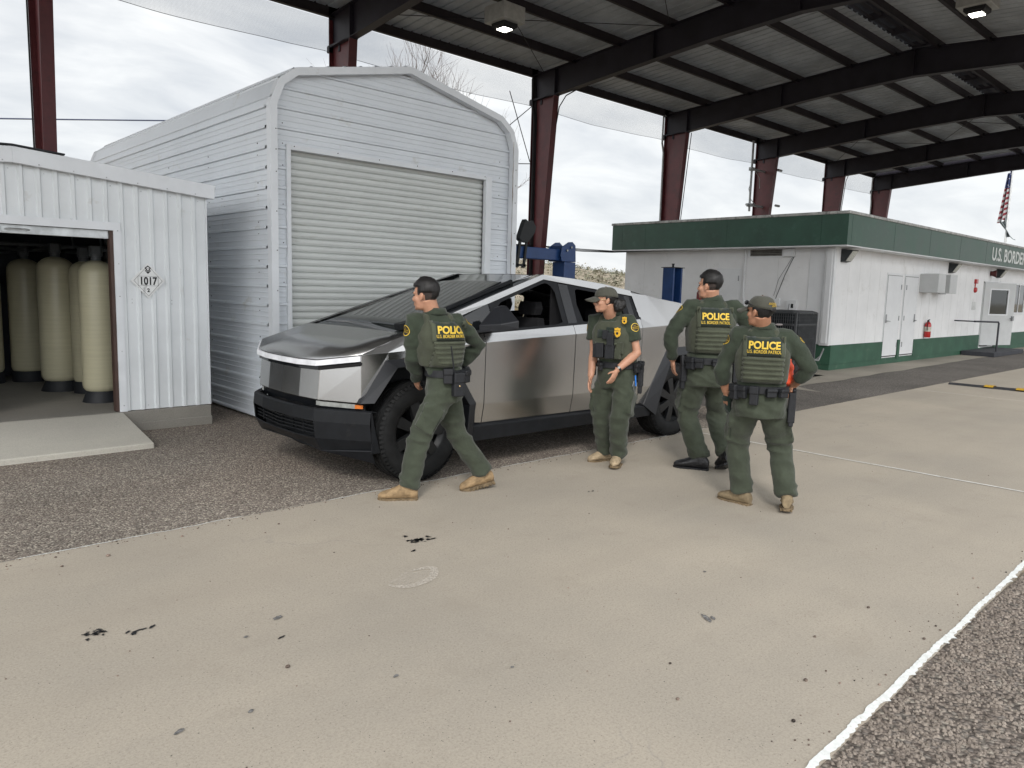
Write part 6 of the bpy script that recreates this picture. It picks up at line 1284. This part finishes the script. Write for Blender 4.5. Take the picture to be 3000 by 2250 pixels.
        if key == 'm4':
            def capf(q):
                a = math.pi+q.x/.105; z = q.y; rr2 = 1-max(0, (z-.03)/.09)**2*.35
                return hp(-.016+.117*rr2*math.cos(a), .093*rr2*math.sin(a), z)
            tb = MB(); add_text(tb, 'U.S. BORDER', .021, Matrix.Translation((0, .052, 0)) @ Matrix.Scale(-1, 4, (1, 0, 0)), bold=.0005, depth=.001, f=capf); add_text(tb, 'PATROL', .019, Matrix.Translation((0, .036, 0)) @ Matrix.Scale(-1, 4, (1, 0, 0)), bold=.0005, depth=.001, f=capf); tb.build('lettering', M_gold, co_, fix=False)
            ob_ = MB(); ob_.ell(hp(-.118, 0, .012), (.012*s, .034*s, .020*s), HM); ob_.build('cap_opening', M_hair, co_, smooth=2)
            gl_ = MB(); gl_.tube([hp(.095, .03, .064), hp(.078, .078, .060), hp(.0, .098, .045)], .004*s, 6); gl_.ell(hp(.098, .035, .062), (.012*s, .026*s, .018*s), HM); gl_.ell(hp(.098, -.035, .062), (.012*s, .026*s, .018*s), HM); gl_.build('sunglasses', M_trim, root, smooth=2)
    if glasses:
        gl_ = MB()
        for sg in (-1, 1): gl_.ell(hp(.094, sg*.033, -.004), (.006*s, .030*s, .021*s), HM @ Matrix.Rotation(sg*.25, 3, 'Z'))
        lens = gl_.build('sunglasses', M_trim, root, smooth=2); gl_ = MB()
        for sg in (-1, 1): gl_.tube([hp(.086, sg*.055, .008), hp(.060, sg*.076, .008), hp(-.01, sg*.083, .0)], .0022*s, 5)
        gl_.tube([hp(.098, -.05, .012), hp(.103, 0, .012), hp(.098, .05, .012)], .002*s, 5); gl_.build('frame', mat('gold_wire', (.55, .42, .22), .3, metal=.8), lens, smooth=2)
    # ---- shirt
    rs = V((seed*3.1, seed*1.7, 0))
    def folds(amp, zf=14, xf=5, mask=None):
        def f(p, n_):
            q = V((p.x*xf*.6+p.z*zf*.22, p.y*xf*.6-p.z*zf*.22, p.z*zf*.62))+rs; r_ = 1-abs(noise.noise(q))*3.6; d = (max(r_, -.7)*.85+noise.noise(q*.5)*.5-.2)*amp
            if mask: d *= mask(p)
            return p+n_*d
        return f
    sb = MB(); trunk(sb, [(.085, .166, .128)]+TL[2:])
    cl = MB()
    for k, sg in (('l', 1), ('r', -1)):
        sh, el, wr = g('shoulder_'+k), g('elbow_'+k), g('wrist_'+k); up_ = sh-lc*sg*.09*s+V((0, 0, .01))
        sb.tube([up_+V((0, 0, -.035*s)), sh.lerp(up_, .25)+V((0, 0, -.01*s)), sh, sh.lerp(el, .35), sh.lerp(el, .62)] if sleeves == 'short' else [up_+V((0, 0, -.035*s)), sh.lerp(up_, .25)+V((0, 0, -.01*s)), sh, sh.lerp(el, .5), el, el.lerp(wr, .35), el.lerp(wr, .62 if sleeves == 'rolled' else .93)], [v*s*build**.7 for v in ((.075, .078, .072, .070, .072) if sleeves == 'short' else (.075, .077, .068, .064, .060, .058, .054 if sleeves == 'rolled' else .042))], 14)
    for t_, ww in ((.97, .080), (1.0, .078)): pass
    p_, f_, l_ = spine(1.0); sb.ring_loft([oval(p_+f_*.012*s+V((0, 0, -.03*s)), f_, l_, .086*s, .088*s), oval(p_+f_*.014*s+V((0, 0, .012*s)), f_, l_, .074*s, .080*s), oval(p_+f_*.012*s+V((0, 0, .040*s)), f_, l_, .070*s, .074*s)])
    shm = remesh(sb, .0105, 5, folds(.0105, 13, 10, lambda p: 1.0))
    shirt = link_mesh(shm, 'shirt', M_shirt, root)
    bvs = BVHTree.FromObject(shirt, bpy.context.evaluated_depsgraph_get()) if False else None
    off = V(root.location)
    def bvh(o):
        me = o.data; return BVHTree.FromPolygons([v.co+off for v in me.vertices], [tuple(p.vertices) for p in me.polygons])
    # collar
    cm = MB(); rings = []
    for dz, ww in ((.050, .070), (.056, .078), (.010, .098), (.004, .094), (.040, .072)): rings.append([V(q) for q in oval(p_+f_*.010*s+V((0, 0, (dz-.012)*s)), f_, l_, ww*s, (ww+.006)*s, 24, 2.0)])
    cm.ring_loft(rings, cap=False); cm.build('collar', M_shirt, shirt, smooth=2)
    # ---- trousers
    tb_ = MB(); PL = [(.135, .164, .126), (.08, .170, .130), (.0, .180, .138), (-.08, .182, .142), (-.16, .172, .135)]
    rings = []
    for dz, w, d in PL: rings.append(oval(P+V((0, 0, dz*s)), fp, lp, w*s*build, d*s*build))
    tb_.ring_loft(rings)
    for k, sg in (('l', 1), ('r', -1)):
        hip, kn, an = g('hip_'+k), g('knee_'+k), g('ankle_'+k); hm = an+(kn-an).normalized()*.005
        tb_.tube([hip+V((0, 0, .02)), hip.lerp(kn, .2), hip.lerp(kn, .55), kn.lerp(hip, .12), kn.lerp(an, .1), kn.lerp(an, .4), kn.lerp(an, .75), kn.lerp(an, .93), hm], [v*s*build**.6 for v in (.100, .109, .101, .090, .086, .086, .081, .086, .076)], 16)
        m_ = hip.lerp(kn, .62); ax = (kn-hip).normalized(); side_ = (lp*sg-ax*(lp*sg).dot(ax)).normalized(); fw_ = ax.cross(side_); Mx = MT(side_, fw_, ax)
        tb_.cbox(m_+side_*.088*s, (.05*s, .15*s, .20*s), Mx); tb_.cbox(m_+side_*.094*s-ax*.085*s, (.052*s, .165*s, .065*s), Mx)
    zk = (g('knee_l').z+g('knee_r').z)/2
    trm = remesh(tb_, .0105, 6, folds(.0105, 16, 10, lambda p: .45+.9*math.exp(-((p.z-zk)/.11)**2)+.9*math.exp(-((p.z-.17)/.10)**2)+.5*math.exp(-((p.z-P.z+.12)/.08)**2)))
    trousers = link_mesh(trm, 'trousers', M_trous, root)
    sm_ = MB()
    bvt = bvh(trousers)
    for k, sg in (('l', 1), ('r', -1)):
        hip, kn = g('hip_'+k), g('knee_'+k); ax = (kn-hip).normalized(); side_ = (lp*sg-ax*(lp*sg).dot(ax)).normalized(); fw_ = ax.cross(side_); m_ = hip.lerp(kn, .62)
        pts = []
        for a, b_ in ((-.075, -.045), (.075, -.045), (.075, .10), (-.075, .10), (-.075, -.045)):
            o_ = m_+fw_*a*s+ax*b_*s+side_*.3; h_ = bvt.ray_cast(o_, -side_)
            if h_[0]: pts.append(h_[0]+side_*.001)
        if len(pts) > 2: sm_.tube(pts, .0022, 4)
    sm_.build('pocket_seam', mat('seam_shadow', (.012, .022, .015), .9), trousers)
    # ---- boots
    bu_m, so_m = boots
    for k in 'lr':
        he, to, an, kn = g('heel_'+k), g('toe_'+k), g('ankle_'+k), g('knee_'+k); u = (to-he); L = max(.27*s, u.length*.97); u.normalize(); nz_ = (V((0, 0, 1))-u*u.z).normalized(); w_ = nz_.cross(u); base = he
        bt = MB(); secs = [(-.012, .033, .085), (.02, .041, .120), (.07, .043, .140), (.12, .044, .120), (.17, .049, .094), (.215, .053, .076), (.25, .050, .064), (.282, .038, .052), (.300, .016, .036)]
        rings = []
        for x, hw, hh in secs: rings.append([base+(u*x*L/.29+w_*hw*s*math.cos(a)*(1 if math.sin(a) > -.2 else .96)+nz_*(.018+hh*.5*(1+math.sin(a)))*s) for a in [2*math.pi*j/14 for j in range(14)]])
        bt.ring_loft(rings); bt.tube([base+(u*.06+nz_*.06)*s, an, an.lerp(kn, .25)], [.046*s, .045*s, .050*s], 14)
        boot = link_mesh(remesh(bt, .006, 4, lambda p, n_: p+n_*.0016*noise.noise(p*60)), 'boot', bu_m, root)
        so3 = MB(); out = []
        for x, hw in ((-.016, .018), (-.004, .032), (.03, .040), (.08, .039), (.13, .039), (.18, .047), (.22, .051), (.255, .048), (.285, .034), (.303, .012)): out.append((x, hw))
        ol = [base+u*x*L/.29+w_*hw*s for x, hw in out]+[base+u*x*L/.29-w_*hw*s for x, hw in out[::-1]]
        so3.prism([p+nz_*.0 for p in ol], nz_*.026*s)
        for i in range(9):
            for sg in (-1, 1): x = .0+i*.033; hw = .040 if i < 5 else .048 if i < 8 else .032; so3.cbox(base+u*x*L/.29+w_*sg*hw*s+nz_*.008*s, (.018*s, .014*s, .022*s), MT(u, w_, nz_))
        so3.build('sole', so_m, boot, bevel=.003)
        lc_ = MB()
        for i in range(6):
            x = .085+i*.021; hh = .128-i*.0125
            lc_.tube([base+(u*x*L/.29+w_*.022+nz_*(hh*.93))*s, base+(u*(x+.006)*L/.29+nz_*(hh+.012))*s, base+(u*(x+.012)*L/.29-w_*.022+nz_*(hh*.93))*s], .0026*s, 4)
        lc_.build('laces', so_m, boot)
    # ---- vest
    vb = MB(); VL = [(.23, .166, .140), (.30, .172, .148), (.50, .182, .154), (.68, .178, .152), (.80, .150, .138), (.885, .112, .118)]
    rings = []
    for t_, w, d in VL:
        p, f, l = spine(t_); rings.append(oval(p, f, l, (w*build+.004)*s, (d*build**1.2+.002)*s, 28, 3.0))
    vb.ring_loft(rings)
    for sg in (-1, 1):
        p, f, l = spine(.9); b0 = p-f*.095*s+l*sg*.085*s+V((0, 0, -.05)); t0 = p+l*sg*.092*s+V((0, 0, .035*s)); f0 = p+f*.11*s+l*sg*.085*s+V((0, 0, -.06)); vb.tube([b0, b0.lerp(t0, .6)+V((0, 0, .02))-f*.02, t0, f0.lerp(t0, .6)+V((0, 0, .02))+f*.02, f0], .030*s, 10)
    vest = link_mesh(remesh(vb, .010, 3, folds(.0022, 12, 10)), 'vest', M_vest, root)
    bv = bvh(vest)
    def onv(side_f, a, z, o_=.004, tt=.55):     # a sideways, z height above spine point, side_f = direction pointing out
        p, f, l = spine(tt); out = f*side_f; org = p+l*a+V((0, 0, z))+out*.6; h_ = bv.ray_cast(org, -out)
        return (h_[0]+out*o_) if h_[0] else org-out*.45
    def patch(name, side_f, a0, a1, z0, z1, m_, o_=.006, n=10, nz_=5, parent=vest, ths=.006, tt=.55):
        mb = MB()
        for j in range(nz_+1):
            for i in range(n+1): mb.v.append(onv(side_f, (a0+(a1-a0)*i/n)*s, (z0+(z1-z0)*j/nz_)*s, o_, tt))
        mb.f = [(j*(n+1)+i, j*(n+1)+i+1, (j+1)*(n+1)+i+1, (j+1)*(n+1)+i) for j in range(nz_) for i in range(n)]; mb.m = [0]*len(mb.f)
        o = mb.build(name, m_, parent, smooth=2, fix=False); sd2 = o.modifiers.new('t', 'SOLIDIFY'); sd2.thickness = ths; sd2.offset = 0; return o
    c0 = (P+V((0, 0, (C7.z-.02-P.z)*.55)))
    zz = lambda t_: (C7.z-.02-P.z)*(t_-.55)/s
    patch('back_plate', -1, -.128*build, .128*build, zz(.24), zz(.60), M_vest, .009, 12, 8, ths=.02)
    for i in range(5): z = zz(.275)+i*.0385; patch('webbing', -1, -.138*build, .138*build, z, z+.023, M_web, .020, 14, 1, ths=.004)
    pn_ = patch('back_panel', -1, -.140, .140, zz(.625), zz(.885), M_panel, .010, 14, 6, ths=.008)
    tb2 = MB(); lowz, hiz = zz(.660), zz(.725)
    for s_t, sz, z_, bd_, sx_ in (('POLICE', .079, hiz, .0028, .90), ('U.S. BORDER PATROL', .036, lowz, .0002, .72)):
        add_text(tb2, s_t, sz, Matrix.Identity(4), bold=bd_, depth=.0015, sx=sx_, cut=.03, f=lambda q, z_=z_: onv(-1, -q.x*s, (z_+q.y)*s, .0165+q.z))
    tb2.build('lettering', M_gold, pn_, fix=False)
    for sg in (-1, 1): patch('strap', -1, sg*.125, sg*.155, zz(.60), zz(.90), M_web, .013, 3, 6, ths=.006)
    # shoulder patches on the sleeves
    bs = bvh(shirt)
    for k, sg in (('l', 1), ('r', -1)):
        sh, el = g('shoulder_'+k), g('elbow_'+k); ax = (el-sh).normalized(); out = (lc*sg*1.0-ax*(lc*sg).dot(ax)); out = (out.normalized()+fc*(patch_l if k == 'l' else .35)).normalized()
        out = (out-ax*out.dot(ax)).normalized(); sd3 = ax.cross(out); c_ = sh.lerp(el, .22)
        def pt(a, r_, o_, c_=c_, out=out, sd3=sd3, ax=ax):
            p = c_+sd3*math.cos(a)*r_-ax*math.sin(a)*r_+out*.2; h_ = bs.ray_cast(p, -out); return (h_[0] if h_[0] else p-out*.14)+out*o_
        mb = MB(); n = 22
        for r_ in (.0005, .02, .040*s): mb.v += [pt(2*math.pi*j/n, r_, .003) for j in range(n)]
        mb.f = [(i*n+j, i*n+(j+1) % n, (i+1)*n+(j+1) % n, (i+1)*n+j) for i in range(2) for j in range(n)]; mb.m = [0]*len(mb.f); pp = mb.build('sleeve_patch', M_belt, shirt, fix=False)
        mb = MB()
        for r_ in (.036*s, .042*s): mb.v += [pt(2*math.pi*j/n, r_, .005) for j in range(n)]
        mb.f = [(j, (j+1) % n, n+(j+1) % n, n+j) for j in range(n)]; mb.m = [0]*n
        for ws, yy in (('U.S.', .013), ('BORDER', -.003), ('PATROL', -.018)):
            add_text(mb, ws, .0155, Matrix.Identity(4), bold=.0005, depth=.0005, sx=.95, f=lambda q, yy=yy: pt(math.atan2(q.y+yy, q.x*(1 if (sd3.cross(-ax)).dot(out) > 0 else -1)), math.hypot(q.x, q.y+yy)*s, .005))
        mb.build('emblem', M_gold, pp, fix=False)
    # ---- belt and gear
    bl = MB()
    def belt_pt(a, z, ex=.0):   # a angle from front, positive to the left
        w, d = (.176*build+ex)*s, (.138*build+ex)*s; ca, sa = math.cos(a), math.sin(a); return P+fp*d*(abs(ca)**.85)*(1 if ca > 0 else -1)+lp*w*(abs(sa)**.85)*(1 if sa > 0 else -1)+V((0, 0, z*s))
    n = 36; bl.ring_loft([[belt_pt(2*math.pi*j/n, z, e_) for j in range(n)] for z, e_ in ((.040, .0), (.042, .012), (.096, .010), (.098, .0))]); belt = bl.build('duty_belt', M_belt, root, smooth=True)
    for gname, ang, z, dims, *rest in gear or []:
        a = R(ang); c_ = belt_pt(a, z, .012+dims[0]/2); rad = (c_-P); rad.z = 0; rad.normalize(); tn_ = V((-rad.y, rad.x, 0)); Mx = MT(rad, tn_, V((0, 0, 1)))
        if rest: Mx = Mx @ Matrix.Rotation(rest[0], 3, 'X')
        mb = MB(); mb.cbox(c_, tuple(q*s for q in dims), Mx)
        if gname == 'holster': mb.cbox(c_+Mx @ V((.012, 0, .105*s)), (.03*s, .045*s, .10*s), Mx @ Matrix.Rotation(.3, 3, 'X')); mb.cbox(c_+Mx @ V((0, -.008, -.115*s)), (.036*s, .05*s, .07*s), Mx)
        if gname == 'pouch' or gname == 'radio_pouch': mb.cbox(c_+Mx @ V((.004, 0, dims[2]*.28)), ((dims[0]+.008)*s, (dims[1]+.006)*s, dims[2]*.42*s), Mx)
        po_ = mb.build(gname, M_belt, root, bevel=.009, segs=3)
        if gname == 'radio_pouch':
            mb = MB(); mb.ell(c_+Mx @ V((dims[0]/2+.006, 0, -.01)), (.005, .007, .007), Mx); mb.build('snap_button', mat('brass', (.7, .5, .25), .3, metal=1), po_, smooth=2)
            mb = MB(); mb.tube([c_+Mx @ V((0, -.03, .05)), c_+Mx @ V((.01, -.045, .15)), c_+Mx @ V((.015, -.07, .30))], .006, 6); mb.build('antenna', M_belt, po_)
    H_ = dict(root=root, P=P, C7=C7, fp=fp, fc=fc, lp=lp, lc=lc, s=s, vest=vest, onv=onv, patch=patch, zz=zz, g=g, hand=hand, belt_pt=belt_pt, body=body, bs=bs)
    return H_
D_ = V((0, 0, -1))
def hv(*a): return a
def wdir(k, key, bias=(0, 0, 0)): Q = POSE[key]; return (V(Q['wrist_'+k])-V(Q['elbow_'+k])).normalized()+V(bias)
# left man, walking left with both hands at his belt
h1 = person('m1', 'bareheaded officer walking left past the front wheel, back lettering half turned, tan boots', 1.07, hands={
    'l': (wdir('l', 'm1', (.1, .6, -.1)), V((.9, .2, 0)), V((-.2, .5, .7)), .7), 'r': (V((-.7, .6, -.2)), V((-.2, -.9, 0)), V((0, .1, 1)), .6)},
    gear=[('radio_pouch', 118, -.005, (.06, .085, .19)), ('pouch', 150, .05, (.05, .07, .10)), ('pouch', 95, .06, (.05, .07, .12)), ('pouch', 178, .055, (.04, .08, .085)), ('pouch', 206, .06, (.04, .07, .09)), ('holster', 268, -.04, (.05, .06, .16))], seed=1, patch_l=-.6)
# woman in the middle
h2 = person('m2', 'officer in cap and sunglasses with bare forearms and gold badge, standing by the rear door', 1.10, sleeves='short', boots=(M_tan2, M_tsole), hair='bun', cap=True, glasses=True, hands={
    'l': (wdir('l', 'm2', (-.05, 0, -1.1)), V((-.2, .9, -.2)), V((-.8, -.1, .4)), .38), 'r': (wdir('r', 'm2', (-.1, 0, -.3)), V((.3, -.6, .1)), V((-.9, .2, 0)), .35)},
    gear=[('holster', 92, -.05, (.05, .06, .17)), ('pouch', 70, .05, (.04, .06, .09)), ('pouch', -70, .02, (.05, .06, .13)), ('pouch', -30, .05, (.03, .06, .08)), ('pouch', 125, .05, (.05, .07, .11))], front=True, seed=2, patch_l=.9)
h3 = person('m3', 'tall bareheaded officer in black shoes seen from behind, head turned left', 1.15, skin=M_skin, boots=(M_bboot, M_bboot), hands={
    'l': (wdir('l', 'm3', (.1, 0, -.6)), V((.8, -.5, 0)), V((.1, .9, .1)), .35), 'r': (V((.1, .1, -1)), V((-.7, .6, 0)), V((.5, .6, 0)), .4)},
    gear=[('holster', 100, -.04, (.05, .06, .17)), ('pouch', 128, .05, (.05, .08, .11)), ('pouch', 150, .055, (.04, .07, .09)), ('pouch', 182, .06, (.035, .075, .06)), ('pouch', 205, .06, (.035, .075, .06)), ('holster', 262, -.04, (.05, .06, .17))], seed=3)
h4 = person('m4', 'capped officer seen from behind, glove in left hand and right hand on hip, brown boots', 1.13, skin=M_skin2, sleeves='rolled', boots=(M_tan3, M_tsole), cap=True, hands={
    'l': (V((.12, .05, -1)), V((.7, -.5, 0)), V((.2, .9, 0)), .5), 'r': (V((-.3, .2, -.8)), V((-.6, .6, 0)), V((.6, .6, .1)), .6)},
    gear=[('pouch', 118, .045, (.05, .08, .12)), ('pouch', 140, .05, (.04, .07, .10)), ('pouch', 165, .03, (.045, .065, .15)), ('pouch', 190, .055, (.04, .08, .07)), ('pouch', 215, .055, (.04, .08, .07)), ('holster', 262, -.07, (.055, .07, .24))], seed=4)
# glove held in the capped man's left hand
w = h4['g']('wrist_l'); mb = MB(); h4['hand'](mb, w+V((.015, -.01, -.045)), V((.2, .05, -1)), V((.7, -.5, 0)), V((.2, .9, 0)), .55, .12, .006, 1.1); mb.ell(w+V((.02, -.01, -.05)), (.05, .05, .035)); link_mesh(remesh(mb, .005, 3), 'glove', M_glove, h4['root'])
mb = MB(); mb.tube([w+V((0, 0, .015)), w+V((0, 0, .035))], [.037, .038], 14); mb.build('watch', M_belt, h4['root'], smooth=True)
# orange cloth tucked at his right side
p = h4['belt_pt'](R(300), .19, .05); mb = MB(); mb.ell(p, (.055, .035, .10)); mb.ell(p+V((.02, 0, -.06)), (.06, .04, .05)); mb.ell(p+V((0, .01, .07)), (.035, .03, .05)); link_mesh(remesh(mb, .008, 3, lambda q, n_: q+n_*.012*noise.noise(q*22)), 'orange_cloth', M_orange, h4['root'])
# the woman's badge, pouches, watch, keys
on, ptc, zz = h2['onv'], h2['patch'], h2['zz']; fc, lc, s = h2['fc'], h2['lc'], h2['s']; ves = h2['vest']
def vbox(name, a, z, dims, m_, o_=.0, parent=None, bev=.006):
    c = on(1, a*s, z*s, o_+dims[0]/2); mb = MB(); mb.cbox(c, tuple(q*s for q in dims), MT(fc, lc, V((0, 0, 1)))); return mb.build(name, m_, parent or ves, bevel=bev, segs=2)
vbox('radio', .035, .02, (.045, .065, .13), M_belt); vbox('magazine_pouch', .03, -.10, (.05, .09, .13), M_belt); vbox('magazine_pouch', -.07, -.09, (.05, .08, .14), M_belt); vbox('magazine_pouch', -.13, -.10, (.03, .05, .13), M_belt); vbox('body_camera', -.02, .06, (.035, .055, .085), M_belt); vbox('name_tape', .03, .115, (.006, .11, .03), M_panel); vbox('side_pouch', .12, -.06, (.02, .07, .11), M_vest); vbox('magazine_pouch', .10, -.12, (.03, .06, .09), M_vest)
for i in range(3): ptc('webbing', 1, -.13, .13, zz(.30)+i*.05, zz(.30)+i*.05+.024, M_web, .008, 10, 1, ths=.004)
ptc('front_panel', 1, -.11, .11, zz(.60), zz(.74), M_panel, .006, 8, 3)
for a_, zz_ in ((.092, .085), (.15, .20)):
    c = on(1, a_*s, zz_*s, .012, ) ; mb = MB(); Mx = MT(fc, lc, V((0, 0, 1))); pts = [(0, .048), (.016, .040), (.030, .042), (.028, .012), (.034, -.008), (.026, -.032), (0, -.046), (-.026, -.032), (-.034, -.008), (-.028, .012), (-.030, .042), (-.016, .040)]
    k = 1 if a_ < .1 else .75; mb.prism([c+Mx @ V((0, x*k, z*k)) for x, z in pts], fc*.006); bo_ = mb.build('badge', M_badge, ves, bevel=.0015)
    mb = MB(); mb.lathe([(.013*k, 0), (.011*k, .0015)], c+fc*.007+V((0, 0, -.008)), fc, n=14); mb.beam(c+fc*.0075+Mx @ V((0, -.024*k, .018*k)), c+fc*.0075+Mx @ V((0, .024*k, .018*k)), .004, .002); mb.build('emblem', M_belt, bo_)
w = h2['g']('wrist_l'); e2 = h2['g']('elbow_l'); d = (w-e2).normalized(); mb = MB(); mb.tube([w-d*.030, w-d*.008], [.033*s, .032*s], 16); wo_ = mb.build('watch', M_belt, h2['root'], smooth=True); mb = MB(); mb.cbox(w-d*.019+V((-.02, -.022, .014)), (.02, .02, .02)); mb.build('watch_face', mat('watch_face', (.5, .5, .48), .3), wo_, bevel=.003)
p = h2['belt_pt'](R(70), -.02, .02); mb = MB(); mb.tube([p, p+V((.0, -.01, -.10))], .007, 8); mb.build('blue_pen', mat('blue_plastic', (.02, .18, .62), .35), h2['root'])
mb = MB(); mb.tube([p+V((-.03, -.01, -.05)), p+V((-.03, -.012, -.13)), p+V((-.025, -.012, -.15))], .004, 6); mb.tube([p+V((-.035, -.01, -.05)), p+V((-.05, -.012, -.10))], .004, 6); mb.build('keys', M_steel, h2['root'])
mb = MB(); mb.lathe([(.062*s, 0), (.066*s, .02), (.060*s, .045)], h2['C7']+h2['fc']*.05*s+V((0, 0, -.04)), (-.3, -.1, 1), n=20, cap=False); mb.build('neck_gaiter', mat('dark_gaiter', (.03, .033, .036), .9), h2['root'], smooth=2)
